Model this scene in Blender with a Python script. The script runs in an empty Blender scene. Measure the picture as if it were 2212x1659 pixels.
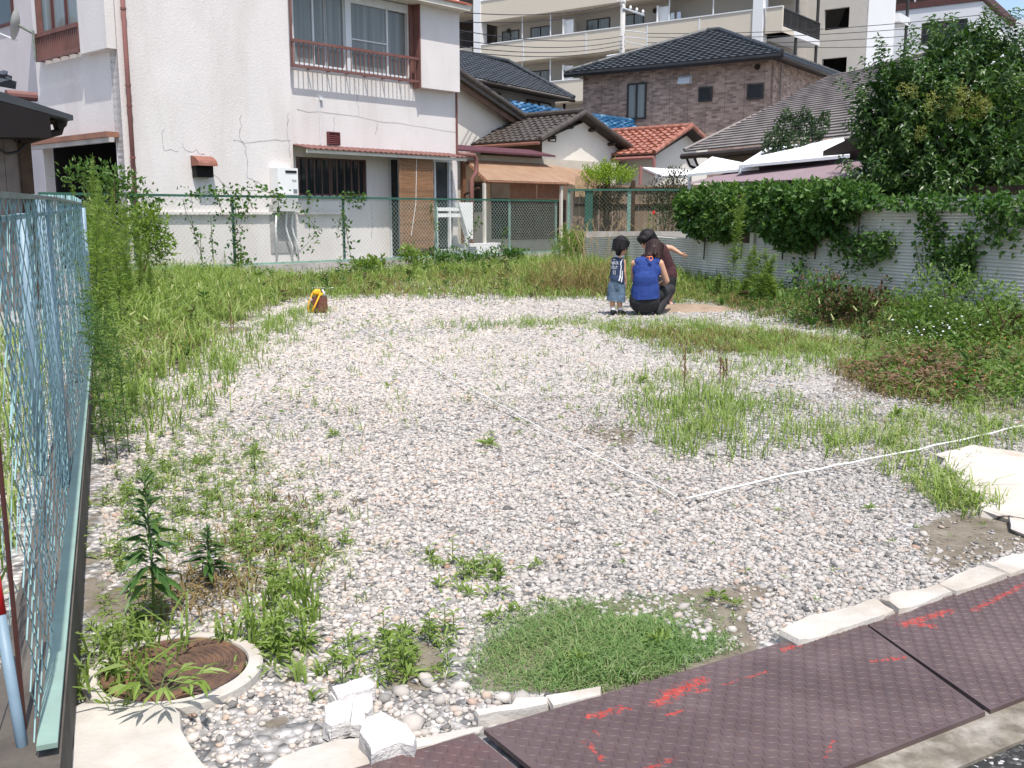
import bpy, math, random
import numpy as np
from mathutils import Vector, Matrix
from mathutils.bvhtree import BVHTree
R = math.radians
random.seed(5); rng = np.random.default_rng(5)
C = bpy.context.scene.collection
SC = bpy.context.scene
# ---------------------------------------------------------------- camera, sky, sun, exposure
F, CX, CY, H, PIT = 2135., 1106., 829.5, 1.2, R(9.8)
cam = bpy.data.cameras.new('camera'); camo = bpy.data.objects.new('camera', cam); C.objects.link(camo)
camo.location = (0, 0, H); camo.rotation_euler = (R(90) - PIT, 0, 0)
cam.sensor_width = 36; cam.lens = 36 * F / 2212; cam.clip_end = 2000; cam.clip_start = .05
SC.camera = camo
SUN_AZ, SUN_EL = R(160), R(66)          # azimuth of the sun, clockwise from +Y
w = bpy.data.worlds.new('World'); SC.world = w; w.use_nodes = True
nt = w.node_tree; bg = nt.nodes['Background']
sky = nt.nodes.new('ShaderNodeTexSky'); sky.sky_type = 'NISHITA'; sky.sun_disc = False
sky.sun_elevation = SUN_EL; sky.sun_rotation = SUN_AZ; sky.dust_density = 2.0; sky.air_density = 1.0
nt.links.new(sky.outputs[0], bg.inputs[0]); bg.inputs[1].default_value = .15
sl = bpy.data.lights.new('sun', 'SUN'); sl.energy = 4.0; sl.angle = R(.5); sl.color = (1, .955, .89)
so = bpy.data.objects.new('sun', sl); C.objects.link(so)
sd = Vector((math.sin(SUN_AZ) * math.cos(SUN_EL), math.cos(SUN_AZ) * math.cos(SUN_EL), math.sin(SUN_EL)))
so.rotation_euler = sd.to_track_quat('Z', 'Y').to_euler(); so.location = sd * 60
SC.view_settings.view_transform = 'Standard'; SC.view_settings.look = 'None'
SC.view_settings.exposure = .52; SC.view_settings.gamma = 1
# ---------------------------------------------------------------- measuring helpers (photo pixel -> point in the place)
cP, sP = math.cos(PIT), math.sin(PIT)
def ray(px, py):
    X = (px - CX) / F; Y = -(py - CY) / F
    return Vector((X, cP + Y * sP, -sP + Y * cP))
def G(px, py, z=0.):
    d = ray(px, py); t = (z - H) / d.z
    return Vector((d.x * t, d.y * t, z))
def P(px, py, Y):
    d = ray(px, py); t = Y / d.y
    return Vector((d.x * t, Y, H + d.z * t))
def V2(az): return Vector((math.sin(R(az)), math.cos(R(az)), 0))
class Frame:                               # a vertical plane: a along it, z up, o towards the viewer
    def __init__(s, o, az):
        s.O = Vector((o[0], o[1], 0)); s.u = V2(az); s.az = az
        s.n = Vector((s.u.y, -s.u.x, 0))
        if s.n.dot(s.O) > 0: s.n = -s.n
    def pt(s, a, z, o=0.): return s.O + s.u * a + s.n * o + Vector((0, 0, z))
    def hit(s, px, py, o=0.):
        d = ray(px, py); q = s.O + s.n * o
        t = q.dot(s.n) / Vector((d.x, d.y, 0)).dot(s.n)
        p = d * t
        return (Vector((p.x, p.y, 0)) - q).dot(s.u), p.z + H
    def shift(s, o, a=0.): return Frame(s.O + s.n * o + s.u * a, s.az)
def rect(fr, tl, br, o=0.):
    a0, z1 = fr.hit(*tl, o); a1, z0 = fr.hit(*br, o)
    return min(a0, a1), max(a0, a1), min(z0, z1), max(z0, z1)
# ---------------------------------------------------------------- mesh builder
def root_loc(o):
    while o.parent: o = o.parent
    return np.array(o.location)
class MB:
    def __init__(s): s.v = []; s.f = []; s.n = 0
    def add(s, v, *fs):
        v = np.asarray(v, dtype=float).reshape(-1, 3)
        for f in fs:
            f = np.asarray(f, dtype=np.int64)
            if f.size == 0: continue
            s.f.append(f.reshape(-1, f.shape[-1]) + s.n)
        s.v.append(v); s.n += len(v)
    def quad(s, *p): s.add([list(q) for q in p], [list(range(len(p)))])
    def hexa(s, p):
        s.add([list(q) for q in p], [[0, 3, 2, 1], [4, 5, 6, 7], [0, 1, 5, 4], [1, 2, 6, 5], [2, 3, 7, 6], [3, 0, 4, 7]])
    def fbox(s, fr, a0, a1, z0, z1, o0, o1):
        p = fr.pt
        s.hexa([p(a0, z0, o0), p(a1, z0, o0), p(a1, z0, o1), p(a0, z0, o1), p(a0, z1, o0), p(a1, z1, o0), p(a1, z1, o1), p(a0, z1, o1)])
    def pbox(s, fr, tl, br, o0, o1):
        s.fbox(fr, *rect(fr, tl, br, o1), o0, o1)
    def box(s, c, d, rz=0):
        c = Vector(c); m = Matrix.Rotation(rz, 3, 'Z'); x, y, z = d[0] / 2, d[1] / 2, d[2] / 2
        s.hexa([c + m @ Vector(q) for q in ((-x, -y, -z), (x, -y, -z), (x, y, -z), (-x, y, -z), (-x, -y, z), (x, -y, z), (x, y, z), (-x, y, z))])
    def prism(s, poly, vec):
        n = len(poly); vec = Vector(vec); p = [Vector(q) for q in poly]
        v = [list(q) for q in p] + [list(q + vec) for q in p]
        s.add(v, [list(range(n))], [list(range(2 * n - 1, n - 1, -1))], [[i, (i + 1) % n, (i + 1) % n + n, i + n] for i in range(n)])
    def tube(s, pts, r, n=6, cap=True):
        pts = [Vector(p) for p in pts]; k = len(pts)
        rs = r if hasattr(r, '__len__') else [r] * k
        V = []; ref = None
        for i, p in enumerate(pts):
            t = (pts[min(i + 1, k - 1)] - pts[max(i - 1, 0)])
            if t.length < 1e-9: t = Vector((0, 0, 1))
            t.normalize()
            if ref is None:
                ref = Vector((0, 0, 1)) if abs(t.z) < .9 else Vector((1, 0, 0))
            x = (ref - t * ref.dot(t)).normalized(); y = t.cross(x); ref = x
            for j in range(n):
                a = 2 * math.pi * j / n
                V.append(list(p + (x * math.cos(a) + y * math.sin(a)) * rs[i]))
        f = [[i * n + j, i * n + (j + 1) % n, (i + 1) * n + (j + 1) % n, (i + 1) * n + j] for i in range(k - 1) for j in range(n)]
        s.add(V, f)
        if cap:
            b = s.n - n * k
            s.f.append(np.array([[b + j for j in range(n)][::-1]])); s.f.append(np.array([[b + (k - 1) * n + j for j in range(n)]]))
    def capsule(s, p0, p1, r0, r1, n=12, flat=(1, 1), fdir=None):
        p0, p1 = Vector(p0), Vector(p1); t = p1 - p0; L = t.length
        t = t.normalized() if L > 1e-6 else Vector((0, 0, 1))
        ref = Vector(fdir) if fdir else (Vector((0, 1, 0)) if abs(t.y) < .9 else Vector((1, 0, 0)))
        y = (ref - t * ref.dot(t)).normalized(); x = y.cross(t)
        prof = [(-r0 * math.cos(a), r0 * math.sin(a)) for a in (0.001, .4, .8, 1.2, 1.57)] + [(L + r1 * math.sin(a), r1 * math.cos(a)) for a in (0, .4, .8, 1.2, 1.569)]
        V = []
        for h, rr in prof:
            for j in range(n):
                a = 2 * math.pi * j / n
                V.append(list(p0 + t * h + x * (math.cos(a) * rr * flat[0]) + y * (math.sin(a) * rr * flat[1])))
        k = len(prof)
        s.add(V, [[i * n + j, i * n + (j + 1) % n, (i + 1) * n + (j + 1) % n, (i + 1) * n + j] for i in range(k - 1) for j in range(n)],
              [list(range(n))[::-1]], [[(k - 1) * n + j for j in range(n)]])
    def ell(s, c, r, rot=None, n=16, m=10):
        c = Vector(c); V = []
        for i in range(m + 1):
            th = math.pi * (i + .001) / (m + .002)
            for j in range(n):
                a = 2 * math.pi * j / n
                q = Vector((r[0] * math.sin(th) * math.cos(a), r[1] * math.sin(th) * math.sin(a), r[2] * math.cos(th)))
                if rot is not None: q = rot @ q
                V.append(list(c + q))
        s.add(V, [[i * n + j, (i + 1) * n + j, (i + 1) * n + (j + 1) % n, i * n + (j + 1) % n] for i in range(m) for j in range(n)],
              [list(range(n))], [[m * n + j for j in range(n)][::-1]])
    def build(s, name, mat, parent=None, smooth=False, base=None, attrs=None):
        V = np.concatenate(s.v) if s.v else np.zeros((0, 3))
        if parent is not None: off = root_loc(parent)
        elif base is not None: off = np.array(base, dtype=float)
        else: off = np.zeros(3)
        V = V - off
        me = bpy.data.meshes.new(name)
        me.vertices.add(len(V)); me.vertices.foreach_set('co', V.astype(np.float32).ravel())
        loops = np.concatenate([f.ravel() for f in s.f]); tot = np.concatenate([np.full(len(f), f.shape[1]) for f in s.f])
        st = np.concatenate([[0], np.cumsum(tot)[:-1]])
        me.loops.add(len(loops)); me.loops.foreach_set('vertex_index', loops.astype(np.int32))
        me.polygons.add(len(tot)); me.polygons.foreach_set('loop_start', st.astype(np.int32))
        me.polygons.foreach_set('use_smooth', np.full(len(tot), bool(smooth)))
        if attrs:
            for k, a in attrs.items():
                at = me.attributes.new(k, 'FLOAT', 'POINT'); at.data.foreach_set('value', np.asarray(a, dtype=np.float32))
        me.update(calc_edges=True)
        if mat: me.materials.append(mat)
        o = bpy.data.objects.new(name, me); C.objects.link(o)
        if parent is not None: o.parent = parent
        elif base is not None: o.location = base
        return o
def tag(o, label=None, cat=None, group=None, kind=None):
    for k, v in (('label', label), ('category', cat), ('group', group), ('kind', kind)):
        if v: o[k] = v
    return o
def thing(name, label, cat, loc=(0, 0, 0), group=None):
    o = bpy.data.objects.new(name, None); C.objects.link(o); o.location = loc; o.empty_display_size = .2
    return tag(o, label, cat, group)
def dup(root, loc, rz=0., sc=1., label=None, group=None):
    def cp(o, par):
        c = o.copy(); C.objects.link(c); c.parent = par
        for ch in o.children: cp(ch, c)
        return c
    r = cp(root, None); r.location = loc; r.rotation_euler = (0, 0, rz)
    r.scale = sc if hasattr(sc, '__len__') else (sc,) * 3
    if label: r['label'] = label
    if group: r['group'] = group
    return r
# ---------------------------------------------------------------- materials
def srgb(h):
    h = h.lstrip('#'); v = [int(h[i:i + 2], 16) / 255 for i in (0, 2, 4)]
    return tuple(((c + .055) / 1.055) ** 2.4 if c > .04 else c / 12.92 for c in v)
class NT:
    def __init__(s, name):
        s.m = bpy.data.materials.new(name); s.m.use_nodes = True; s.t = s.m.node_tree
        s.b = s.t.nodes['Principled BSDF']; s.out = s.t.nodes['Material Output']
    def n(s, ty, **kw):
        nd = s.t.nodes.new('ShaderNode' + ty)
        for k, v in kw.items():
            if k.startswith('i_'):
                key = k[2:]; key = int(key) if key.isdigit() else key
                s.set(nd.inputs[key], v)
            else: setattr(nd, k, v)
        return nd
    def set(s, sock, v):
        if isinstance(v, bpy.types.NodeSocket): s.t.links.new(v, sock)
        elif hasattr(v, '__len__') and len(v) == 3 and sock.type == 'RGBA': sock.default_value = (*v, 1)
        else: sock.default_value = v
    def pos(s): return s.n('NewGeometry').outputs['Position']
    def noise(s, scale, detail=4, rough=.55, vec=None, dist=0):
        nd = s.n('TexNoise', i_Scale=scale, i_Detail=detail, i_Roughness=rough, i_Distortion=dist)
        s.set(nd.inputs['Vector'], vec if vec is not None else s.pos()); return nd.outputs['Fac']
    def ramp(s, fac, stops, interp='LINEAR'):
        nd = s.n('ValToRGB'); s.set(nd.inputs[0], fac); e = nd.color_ramp.elements; nd.color_ramp.interpolation = interp
        while len(e) > 1: e.remove(e[-1])
        for i, (p, c) in enumerate(stops):
            el = e[0] if i == 0 else e.new(p)
            el.position = p; c = (c, c, c) if not hasattr(c, '__len__') else c; el.color = (*c, 1)
        return nd.outputs[0]
    def mix(s, fac, a, b, mode='MIX'):
        nd = s.n('Mix', data_type='RGBA', blend_type=mode)
        s.set(nd.inputs[0], fac); s.set(nd.inputs[6], a); s.set(nd.inputs[7], b); return nd.outputs[2]
    def math(s, op, a, b=0., c=0., clamp=False):
        nd = s.n('Math', operation=op, use_clamp=clamp); s.set(nd.inputs[0], a); s.set(nd.inputs[1], b); s.set(nd.inputs[2], c); return nd.outputs[0]
    def attr(s, name): return s.n('Attribute', attribute_name=name).outputs['Fac']
    def island(s): return s.n('NewGeometry').outputs['Random Per Island']
    def bump(s, h, strength=.5, dist=.01):
        nd = s.n('Bump', i_Strength=strength, i_Distance=dist); s.set(nd.inputs['Height'], h)
        s.t.links.new(nd.outputs[0], s.b.inputs['Normal']); return nd
    def fin(s, col, rough=.8, spec=.3, metal=0.):
        s.set(s.b.inputs['Base Color'], col); s.set(s.b.inputs['Roughness'], rough)
        s.b.inputs['Specular IOR Level'].default_value = spec; s.set(s.b.inputs['Metallic'], metal); return s.m
def mat(name, c, rough=.8, var=.22, sc=2.5, bump=0., bsc=60., spec=.3, metal=0., dirt=None, damt=.5, dsc=1.2, isl=0.):
    t = NT(name); n1 = t.noise(sc, 6, .6)
    dk = tuple(x * (1 - var) for x in c); lt = tuple(min(1, x * (1 + var)) for x in c)
    col = t.ramp(n1, [(.3, dk), (.7, lt)])
    if isl:
        v = t.ramp(t.island(), [(0, 1 - isl), (1, 1 + isl)]); col = t.mix(1., col, v, 'MULTIPLY')
    if dirt:
        v = t.n('Mapping'); v.inputs['Scale'].default_value = (1, 1, .25); t.set(v.inputs[0], t.pos())
        f = t.ramp(t.noise(dsc, 7, .65, v.outputs[0]), [(.48, 0.), (.75, damt)])
        col = t.mix(f, col, dirt)
    if bump: t.bump(t.noise(bsc, 4, .6), .6, bump)
    return t.fin(col, rough, spec, metal)
def leafmat(name, cols, trans=.25, rough=.5, spec=.3, sc=1.2):
    t = NT(name); k = len(cols)
    f = t.math('ADD', t.math('MULTIPLY', t.island(), .65), t.math('MULTIPLY', t.math('SUBTRACT', t.noise(sc, 3), .3), .9), clamp=True)
    col = t.ramp(f, [(i / (k - 1), c) for i, c in enumerate(cols)])
    t.fin(col, rough, spec)
    tr = t.n('BsdfTranslucent'); t.set(tr.inputs[0], t.mix(1., col, (1.3, 1.5, .6), 'MULTIPLY'))
    mx = t.n('MixShader', i_0=trans); t.t.links.new(t.b.outputs[0], mx.inputs[1]); t.t.links.new(tr.outputs[0], mx.inputs[2])
    t.t.links.new(mx.outputs[0], t.out.inputs[0]); return t.m
# ---------------------------------------------------------------- vectorised plant pieces
def nrm(a): return a / np.maximum(np.linalg.norm(a, axis=-1, keepdims=True), 1e-9)
def leaves(mb, base, d, L, W, droop=.3, up=None):
    base = np.asarray(base, float).reshape(-1, 3); N = len(base); d = nrm(np.asarray(d, float).reshape(-1, 3))
    L = np.broadcast_to(np.asarray(L, float), (N,))[:, None]; W = np.broadcast_to(np.asarray(W, float), (N,))[:, None]
    upv = np.array([[0, 0, 1.]]) + rng.normal(0, .35, (N, 3)) if up is None else up
    s = nrm(np.cross(d, upv)); nn = nrm(np.cross(s, d)); dz = np.array([[0, 0, -1.]]) * droop
    m1 = base + d * L * .35 + nn * W * .1 + dz * L * .08; m2 = base + d * L * .7 + dz * L * .35; tip = base + d * L * .98 + dz * L * .8
    fold = nn * W * .28
    V = np.stack([base, m1 - s * W * .5 + fold, m1 - fold * .2, m1 + s * W * .5 + fold, m2 - s * W * .36 + fold * .7, m2 - fold * .2, m2 + s * W * .36 + fold * .7, tip], 1)
    i = (np.arange(N) * 8)[:, None]
    mb.add(V.reshape(-1, 3), i + np.array([[0, 2, 1]]), i + np.array([[0, 3, 2]]), i + np.array([[1, 2, 5, 4]]), i + np.array([[2, 3, 6, 5]]), i + np.array([[4, 5, 7]]), i + np.array([[5, 6, 7]]))
def leaf4(mb, base, d, L, W, up=None):
    base = np.asarray(base, float).reshape(-1, 3); N = len(base); d = nrm(np.asarray(d, float).reshape(-1, 3))
    L = np.broadcast_to(np.asarray(L, float), (N,))[:, None]; W = np.broadcast_to(np.asarray(W, float), (N,))[:, None]
    upv = np.array([[0, 0, 1.]]) + rng.normal(0, .5, (N, 3)) if up is None else up
    s = nrm(np.cross(d, upv)); nn = nrm(np.cross(s, d))
    m = base + d * L * .45
    V = np.stack([base, m - s * W * .5 + nn * W * .15, base + d * L - nn * L * .15, m + s * W * .5 + nn * W * .15], 1)
    i = (np.arange(N) * 4)[:, None]
    mb.add(V.reshape(-1, 3), i + np.array([[0, 2, 1]]), i + np.array([[0, 3, 2]]))
def blades(mb, base, h, wd, lean=.5, az=None):
    base = np.asarray(base, float).reshape(-1, 3); N = len(base)
    h = np.broadcast_to(np.asarray(h, float), (N,))[:, None]; wd = np.broadcast_to(np.asarray(wd, float), (N,))[:, None]
    a = rng.uniform(0, 2 * np.pi, N) if az is None else az
    d = np.stack([np.cos(a), np.sin(a), np.zeros(N)], 1); ln = np.abs(rng.normal(lean, lean * .5, N))[:, None]
    tw = a + np.pi / 2 + rng.normal(0, .5, N); s = np.stack([np.cos(tw), np.sin(tw), np.zeros(N)], 1) * wd * .5
    z = np.array([[0, 0, 1.]])
    b = base; m = b + z * h * .5 + d * h * ln * .22; m2 = b + z * h * (.82 - .1 * ln) + d * h * ln * .6; t = b + z * h * (1 - .32 * ln) + d * h * ln * 1.1
    V = np.stack([b - s * .7, b + s * .7, m - s, m + s, m2 - s * .7, m2 + s * .7, t], 1)
    i = (np.arange(N) * 7)[:, None]
    mb.add(V.reshape(-1, 3), i + np.array([[0, 1, 3, 2]]), i + np.array([[2, 3, 5, 4]]), i + np.array([[4, 5, 6]]))
def inpoly(x, y, poly):
    c = np.zeros(len(x), bool); n = len(poly)
    for i in range(n):
        x0, y0 = poly[i]; x1, y1 = poly[i - 1]
        k = (y0 > y) != (y1 > y)
        c ^= k & (x < (x1 - x0) * (y - y0) / (y1 - y0 + 1e-12) + x0)
    return c
def gpoly(pp): return [tuple(G(*p)[:2]) for p in pp]
def polypts(poly, n, edge=0.):
    xs = [p[0] for p in poly]; ys = [p[1] for p in poly]; X = []; Y = []; k = 0
    while k < n:
        x = rng.uniform(min(xs), max(xs), n * 3); y = rng.uniform(min(ys), max(ys), n * 3)
        m = inpoly(x + rng.normal(0, edge, len(x)) if edge else x, y + rng.normal(0, edge, len(x)) if edge else y, poly)
        X.append(x[m]); Y.append(y[m]); k += m.sum()
    return np.concatenate(X)[:n], np.concatenate(Y)[:n]
_ph = rng.uniform(0, 6.28, (12, 2)); _dr = rng.uniform(0, 6.28, 12)
def fnoise(x, y, s=1.):                    # cheap smooth noise, about 0..1
    v = 0
    for i in range(12):
        k = s * (1 + .55 * (i % 5)); v = v + np.sin(k * (x * np.cos(_dr[i]) + y * np.sin(_dr[i])) + _ph[i, 0])
    return np.clip(.5 + v / 9., 0, 1)
# ================================================================ GROUND
Q6 = lambda x, y: (x / 3, 1106 + y / 3)
Q7 = lambda x, y: (737.4 + x / 3, 1106 + y / 3)
Q8 = lambda x, y: (1474.8 + x / 3, 1106 + y / 3)
QR = lambda x, y: (1474.8 + x / 3, 553 + y / 3)
Qc = lambda x, y: (545.8 + x * .1919, 1394.8 + x * 0 + y * .1919)
DIRT = [  # (photo outline, strength)
    ([(1430, 1300), (1550, 1262), (1730, 1275), (1760, 1310), (1690, 1350), (1640, 1392), (1540, 1390), (1470, 1330)], 1.),
    ([(1265, 930), (1300, 912), (1400, 920), (1420, 950), (1380, 968), (1300, 955)], .9),
    ([(1960, 1150), (2080, 1090), (2150, 1120), (2212, 1190), (2060, 1218), (1980, 1200)], .95),
    ([(1830, 900), (1980, 880), (2212, 905), (2212, 960), (2060, 960), (1900, 930)], .45),
    ([(580, 1570), (620, 1550), (690, 1565), (680, 1600), (620, 1615)], 1.),
    ([(390, 1590), (470, 1560), (560, 1570), (560, 1659), (440, 1659)], .2),
    ([(760, 1400), (860, 1380), (960, 1420), (1000, 1480), (880, 1500), (760, 1470)], .8),
    ([(180, 1280), (340, 1200), (560, 1300), (640, 1400), (600, 1500), (540, 1480), (520, 1360), (400, 1330), (260, 1360), (180, 1500)], .6),
    ([(190, 960), (330, 860), (470, 730), (560, 660), (640, 640), (700, 600), (320, 590), (230, 640), (190, 800)], .8),
    ([(560, 652), (700, 640), (1000, 640), (1320, 640), (1480, 655), (1480, 590), (1240, 560), (640, 604)], .75),
    ([(1470, 600), (1480, 655), (1700, 690), (1860, 700), (1900, 770), (1830, 800), (1850, 870), (2212, 900), (2300, 900), (2300, 690), (2180, 690)], .8),
    ([(1290, 700), (1480, 690), (1740, 730), (1760, 760), (1500, 760), (1350, 735)], .35),
    ([(1340, 830), (1560, 810), (1760, 900), (1700, 960), (1560, 1010), (1420, 1000), (1380, 900)], .35),
    ([(190, 1020), (380, 960), (560, 1040), (760, 1160), (700, 1300), (500, 1280), (300, 1100)], .35),
    ([(1000, 1480), (1020, 1390), (1300, 1290), (1500, 1280), (1620, 1400), (1500, 1480), (1200, 1520)], .9),
    ([(160, 1290), (205, 900), (260, 900), (230, 1290), (190, 1600)], .8),
]
DIRT = [(gpoly(p), s) for p, s in DIRT]
def dirtmap(x, y):
    v = np.zeros(len(x)); jx = (fnoise(x, y, 3.) - .5) * .5; jy = (fnoise(y + 7, x, 3.3) - .5) * .5
    sc = np.clip(y / 8, .15, 1)
    for p, s in DIRT:
        a = 0
        for k in range(4):
            a = a + inpoly(x + jx * sc + (k % 2 - .5) * .14 * sc, y + jy * sc + (k // 2 - .5) * .14 * sc, p)
        v = np.maximum(v, a / 4. * s)
    return v
xs = np.concatenate([[-600, -150, -50, -20], np.arange(-13, 13.01, .09), [20, 50, 150, 600]])
ys = np.concatenate([[-60, -10], np.arange(-.5, 30.01, .09), [60, 200, 900]])
gx, gy = np.meshgrid(xs, ys); gx = gx.ravel(); gy = gy.ravel()
gd = dirtmap(gx, gy)
t = NT('gravelly soil')
vor = t.n('TexVoronoi', i_Scale=34.); t.set(vor.inputs['Vector'], t.pos())
sep = t.n('SeparateColor'); t.set(sep.inputs[0], vor.outputs['Color'])
cell = t.ramp(sep.outputs[0], [(0, (.16, .16, .165)), (.2, (.27, .265, .26)), (.4, (.46, .44, .42)), (.75, (.55, .52, .5)), (1, (.62, .6, .58))])
gap = t.ramp(vor.outputs['Distance'], [(.25, 1.), (.62, .5)])
cell = t.mix(1., cell, gap, 'MULTIPLY')
soil = t.ramp(t.noise(9, 8, .7), [(.3, (.10, .083, .062)), (.55, (.19, .165, .13)), (.75, (.27, .24, .2))])
dm = t.math('ADD', t.attr('dirt'), t.math('MULTIPLY', t.math('SUBTRACT', t.noise(22, 5, .7), .5), .9))
dm = t.math('ADD', dm, t.math('MULTIPLY', t.math('SUBTRACT', t.noise(1.1, 5, .65), .52), .8))
dmask = t.ramp(dm, [(.42, 0.), (.62, 1.)])
col = t.mix(dmask, cell, soil)
hh = t.math('MULTIPLY', t.math('SUBTRACT', 1., vor.outputs['Distance']), t.math('SUBTRACT', 1.15, dmask))
hh = t.math('ADD', hh, t.math('MULTIPLY', t.noise(60, 4), .4))
t.bump(hh, .9, .012)
m_soil = t.fin(col, .95, .1)
mb = MB(); nx = len(xs); ny = len(ys)
ii = np.arange(ny - 1)[:, None] * nx + np.arange(nx - 1)[None]
mb.add(np.stack([gx, gy, np.where((np.abs(gx) < 13) & (gy < 30), (fnoise(gx, gy, 1.3) - .5) * .03 * np.clip(gy / 6, 0, 1), 0)], 1), np.stack([ii, ii + 1, ii + nx + 1, ii + nx], -1).reshape(-1, 4))
tag(mb.build('ground', m_soil, smooth=True, attrs={'dirt': gd}), kind='structure')
def gz(x, y): return (fnoise(np.atleast_1d(x), np.atleast_1d(y), 1.3) - .5) * .03 * np.clip(np.atleast_1d(y) / 6, 0, 1)
# ---- loose gravel
t = NT('gravel stone'); isl = t.island()
col = t.ramp(isl, [(0, (.07, .075, .085)), (.05, (.2, .2, .2)), (.16, (.37, .36, .355)), (.3, (.46, .435, .41)), (.5, (.52, .49, .47)), (.68, (.57, .54, .52)), (.8, (.48, .38, .31)), (.84, (.53, .5, .475)), (.97, (.62, .6, .58)), (1., (.4, .24, .17))])
col = t.mix(t.ramp(t.noise(150, 4), [(.35, .0), (.8, .35)]), col, (.45, .41, .36))
sx_ = t.n('SeparateXYZ'); t.set(sx_.inputs[0], t.pos()); gfac = t.ramp(t.math('ADD', t.math('MULTIPLY', sx_.outputs[0], .22), t.noise(.5, 3)), [(.3, 0.), (.9, 1.)])
col = t.mix(1., col, t.mix(gfac, (.86, .83, .79), (.7, .7, .69)), 'MULTIPLY')
t.bump(t.noise(260, 3), .4, .002); m_stone = t.fin(col, .88, .2)
m_conc0 = None
PL = gpoly([(-60, 1700), (1040, 1572), (1060, 1659), (1841, 1659), (2212, 1499), (2400, 1410), (2400, 1170), (2212, 1232), (1850, 1360), (1740, 1380), (1050, 1572)])
KERB_LINE = (G(1040, 1580), G(2212, 1205))
SLAB_R = gpoly([(2025, 983), (2108, 972), (2290, 1004), (2290, 1190), (2168, 1149), (2128, 1108), (2082, 1063), (2041, 1016)])
SLAB_L = gpoly([(150, 1700), (160, 1553), (187, 1543), (370, 1549), (400, 1569), (397, 1606), (413, 1636), (460, 1700)])
MH = G(377, 1440, .022); MHC = (MH.x, MH.y)
def stones(x, y, sz, low=False):
    N = len(x); ph = (1 + 5 ** .5) / 2
    ico = nrm(np.array([[-1, ph, 0], [1, ph, 0], [-1, -ph, 0], [1, -ph, 0], [0, -1, ph], [0, 1, ph], [0, -1, -ph], [0, 1, -ph], [ph, 0, -1], [ph, 0, 1], [-ph, 0, -1], [-ph, 0, 1]]))
    fc = np.array([[0, 11, 5], [0, 5, 1], [0, 1, 7], [0, 7, 10], [0, 10, 11], [1, 5, 9], [5, 11, 4], [11, 10, 2], [10, 7, 6], [7, 1, 8], [3, 9, 4], [3, 4, 2], [3, 2, 6], [3, 6, 8], [3, 8, 9], [4, 9, 5], [2, 4, 11], [6, 2, 10], [8, 6, 7], [9, 8, 1]])
    c = ico[fc].mean(1); fc = fc[c[:, 2] > -.7]
    K = 12
    if low: ico = np.array([[1, 0, -.2], [.2, 1, -.2], [-1, .1, -.2], [-.1, -1, -.2], [.2, .1, 1.]]); fc = np.array([[0, 1, 4], [1, 2, 4], [2, 3, 4], [3, 0, 4]]); K = 5
    V = np.broadcast_to(ico[None], (N, K, 3)) * (1 + rng.normal(0, .17, (N, K, 1)))
    V = V * np.stack([rng.uniform(.85, 1.2, N), rng.uniform(.72, 1.02, N), rng.uniform(.42, .68, N)], 1)[:, None]
    a = rng.uniform(0, 6.28, N); ca, sa = np.cos(a)[:, None], np.sin(a)[:, None]
    tl = rng.normal(0, .14, N)[:, None]
    X = V[..., 0] * ca - V[..., 1] * sa; Y = V[..., 0] * sa + V[..., 1] * ca; Z = V[..., 2] + X * tl
    S = (sz / 2)[:, None]
    W = np.stack([X * S + x[:, None], Y * S + y[:, None], Z * S + (gz(x, y) + sz * .1)[:, None]], -1)
    mbs.add(W.reshape(-1, 3), (np.arange(N) * K)[:, None, None] + fc[None])
mbs = MB()
def side_kerb(x, y):                       # >0 on the lot side of the kerb line
    a, b = KERB_LINE; return (b.x - a.x) * (y - a.y) - (b.y - a.y) * (x - a.x)
def field(y0, y1, dens, size, sig=.45):
    area = .56 * (y1 * y1 - y0 * y0) * 1.0; n = int(area * dens)
    y = np.sqrt(rng.uniform(y0 * y0, y1 * y1, n)); x = rng.uniform(-.56, .56, n) * y
    d = dirtmap(x, y)
    k = rng.uniform(0, 1, n) > d * .9 + (fnoise(x + 3, y, 1.6) - .54) * 1.3 * (d < .99)
    k &= side_kerb(x, y) > .0
    k &= ~inpoly(x, y, SLAB_R) & ~inpoly(x, y, SLAB_L)
    k &= (x - MHC[0]) ** 2 + (y - MHC[1]) ** 2 > .2 ** 2
    k &= x > -.152 - .406 * y + .06
    x, y = x[k], y[k]; sz = size * np.exp(rng.normal(0, sig, len(x)))
    stones(x, y, np.clip(sz, size * .4, size * 2.8), y0 > 6)
field(1.6, 4.2, 6800, .0135, .42); field(4.2, 6.5, 5400, .0145, .42); field(6.5, 10, 3400, .0165, .4); field(10, 14, 1500, .021); field(14, 19, 260, .032)
field(1.6, 5, 900, .0085, .5)
n = 110; y = rng.uniform(2.3, 9, n); x = rng.uniform(-.3, .5, n) * y
k = (side_kerb(x, y) > .05) & ((x - MHC[0]) ** 2 + (y - MHC[1]) ** 2 > .07) & ~inpoly(x, y, SLAB_L) & ~inpoly(x, y, SLAB_R)
stones(x[k], y[k], rng.uniform(.02, .036, k.sum()))
# rubble along the broken kerb
x, y = polypts(gpoly([(700, 1560), (960, 1440), (1020, 1500), (1200, 1500), (1200, 1530), (1040, 1565), (900, 1590)]), 150)
stones(x, y, .019 * np.exp(rng.normal(0, .5, len(x))))
tag(mbs.build('gravel', m_stone, smooth=True), kind='stuff', label='loose pale crushed gravel covering the vacant lot', cat='gravel')
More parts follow.
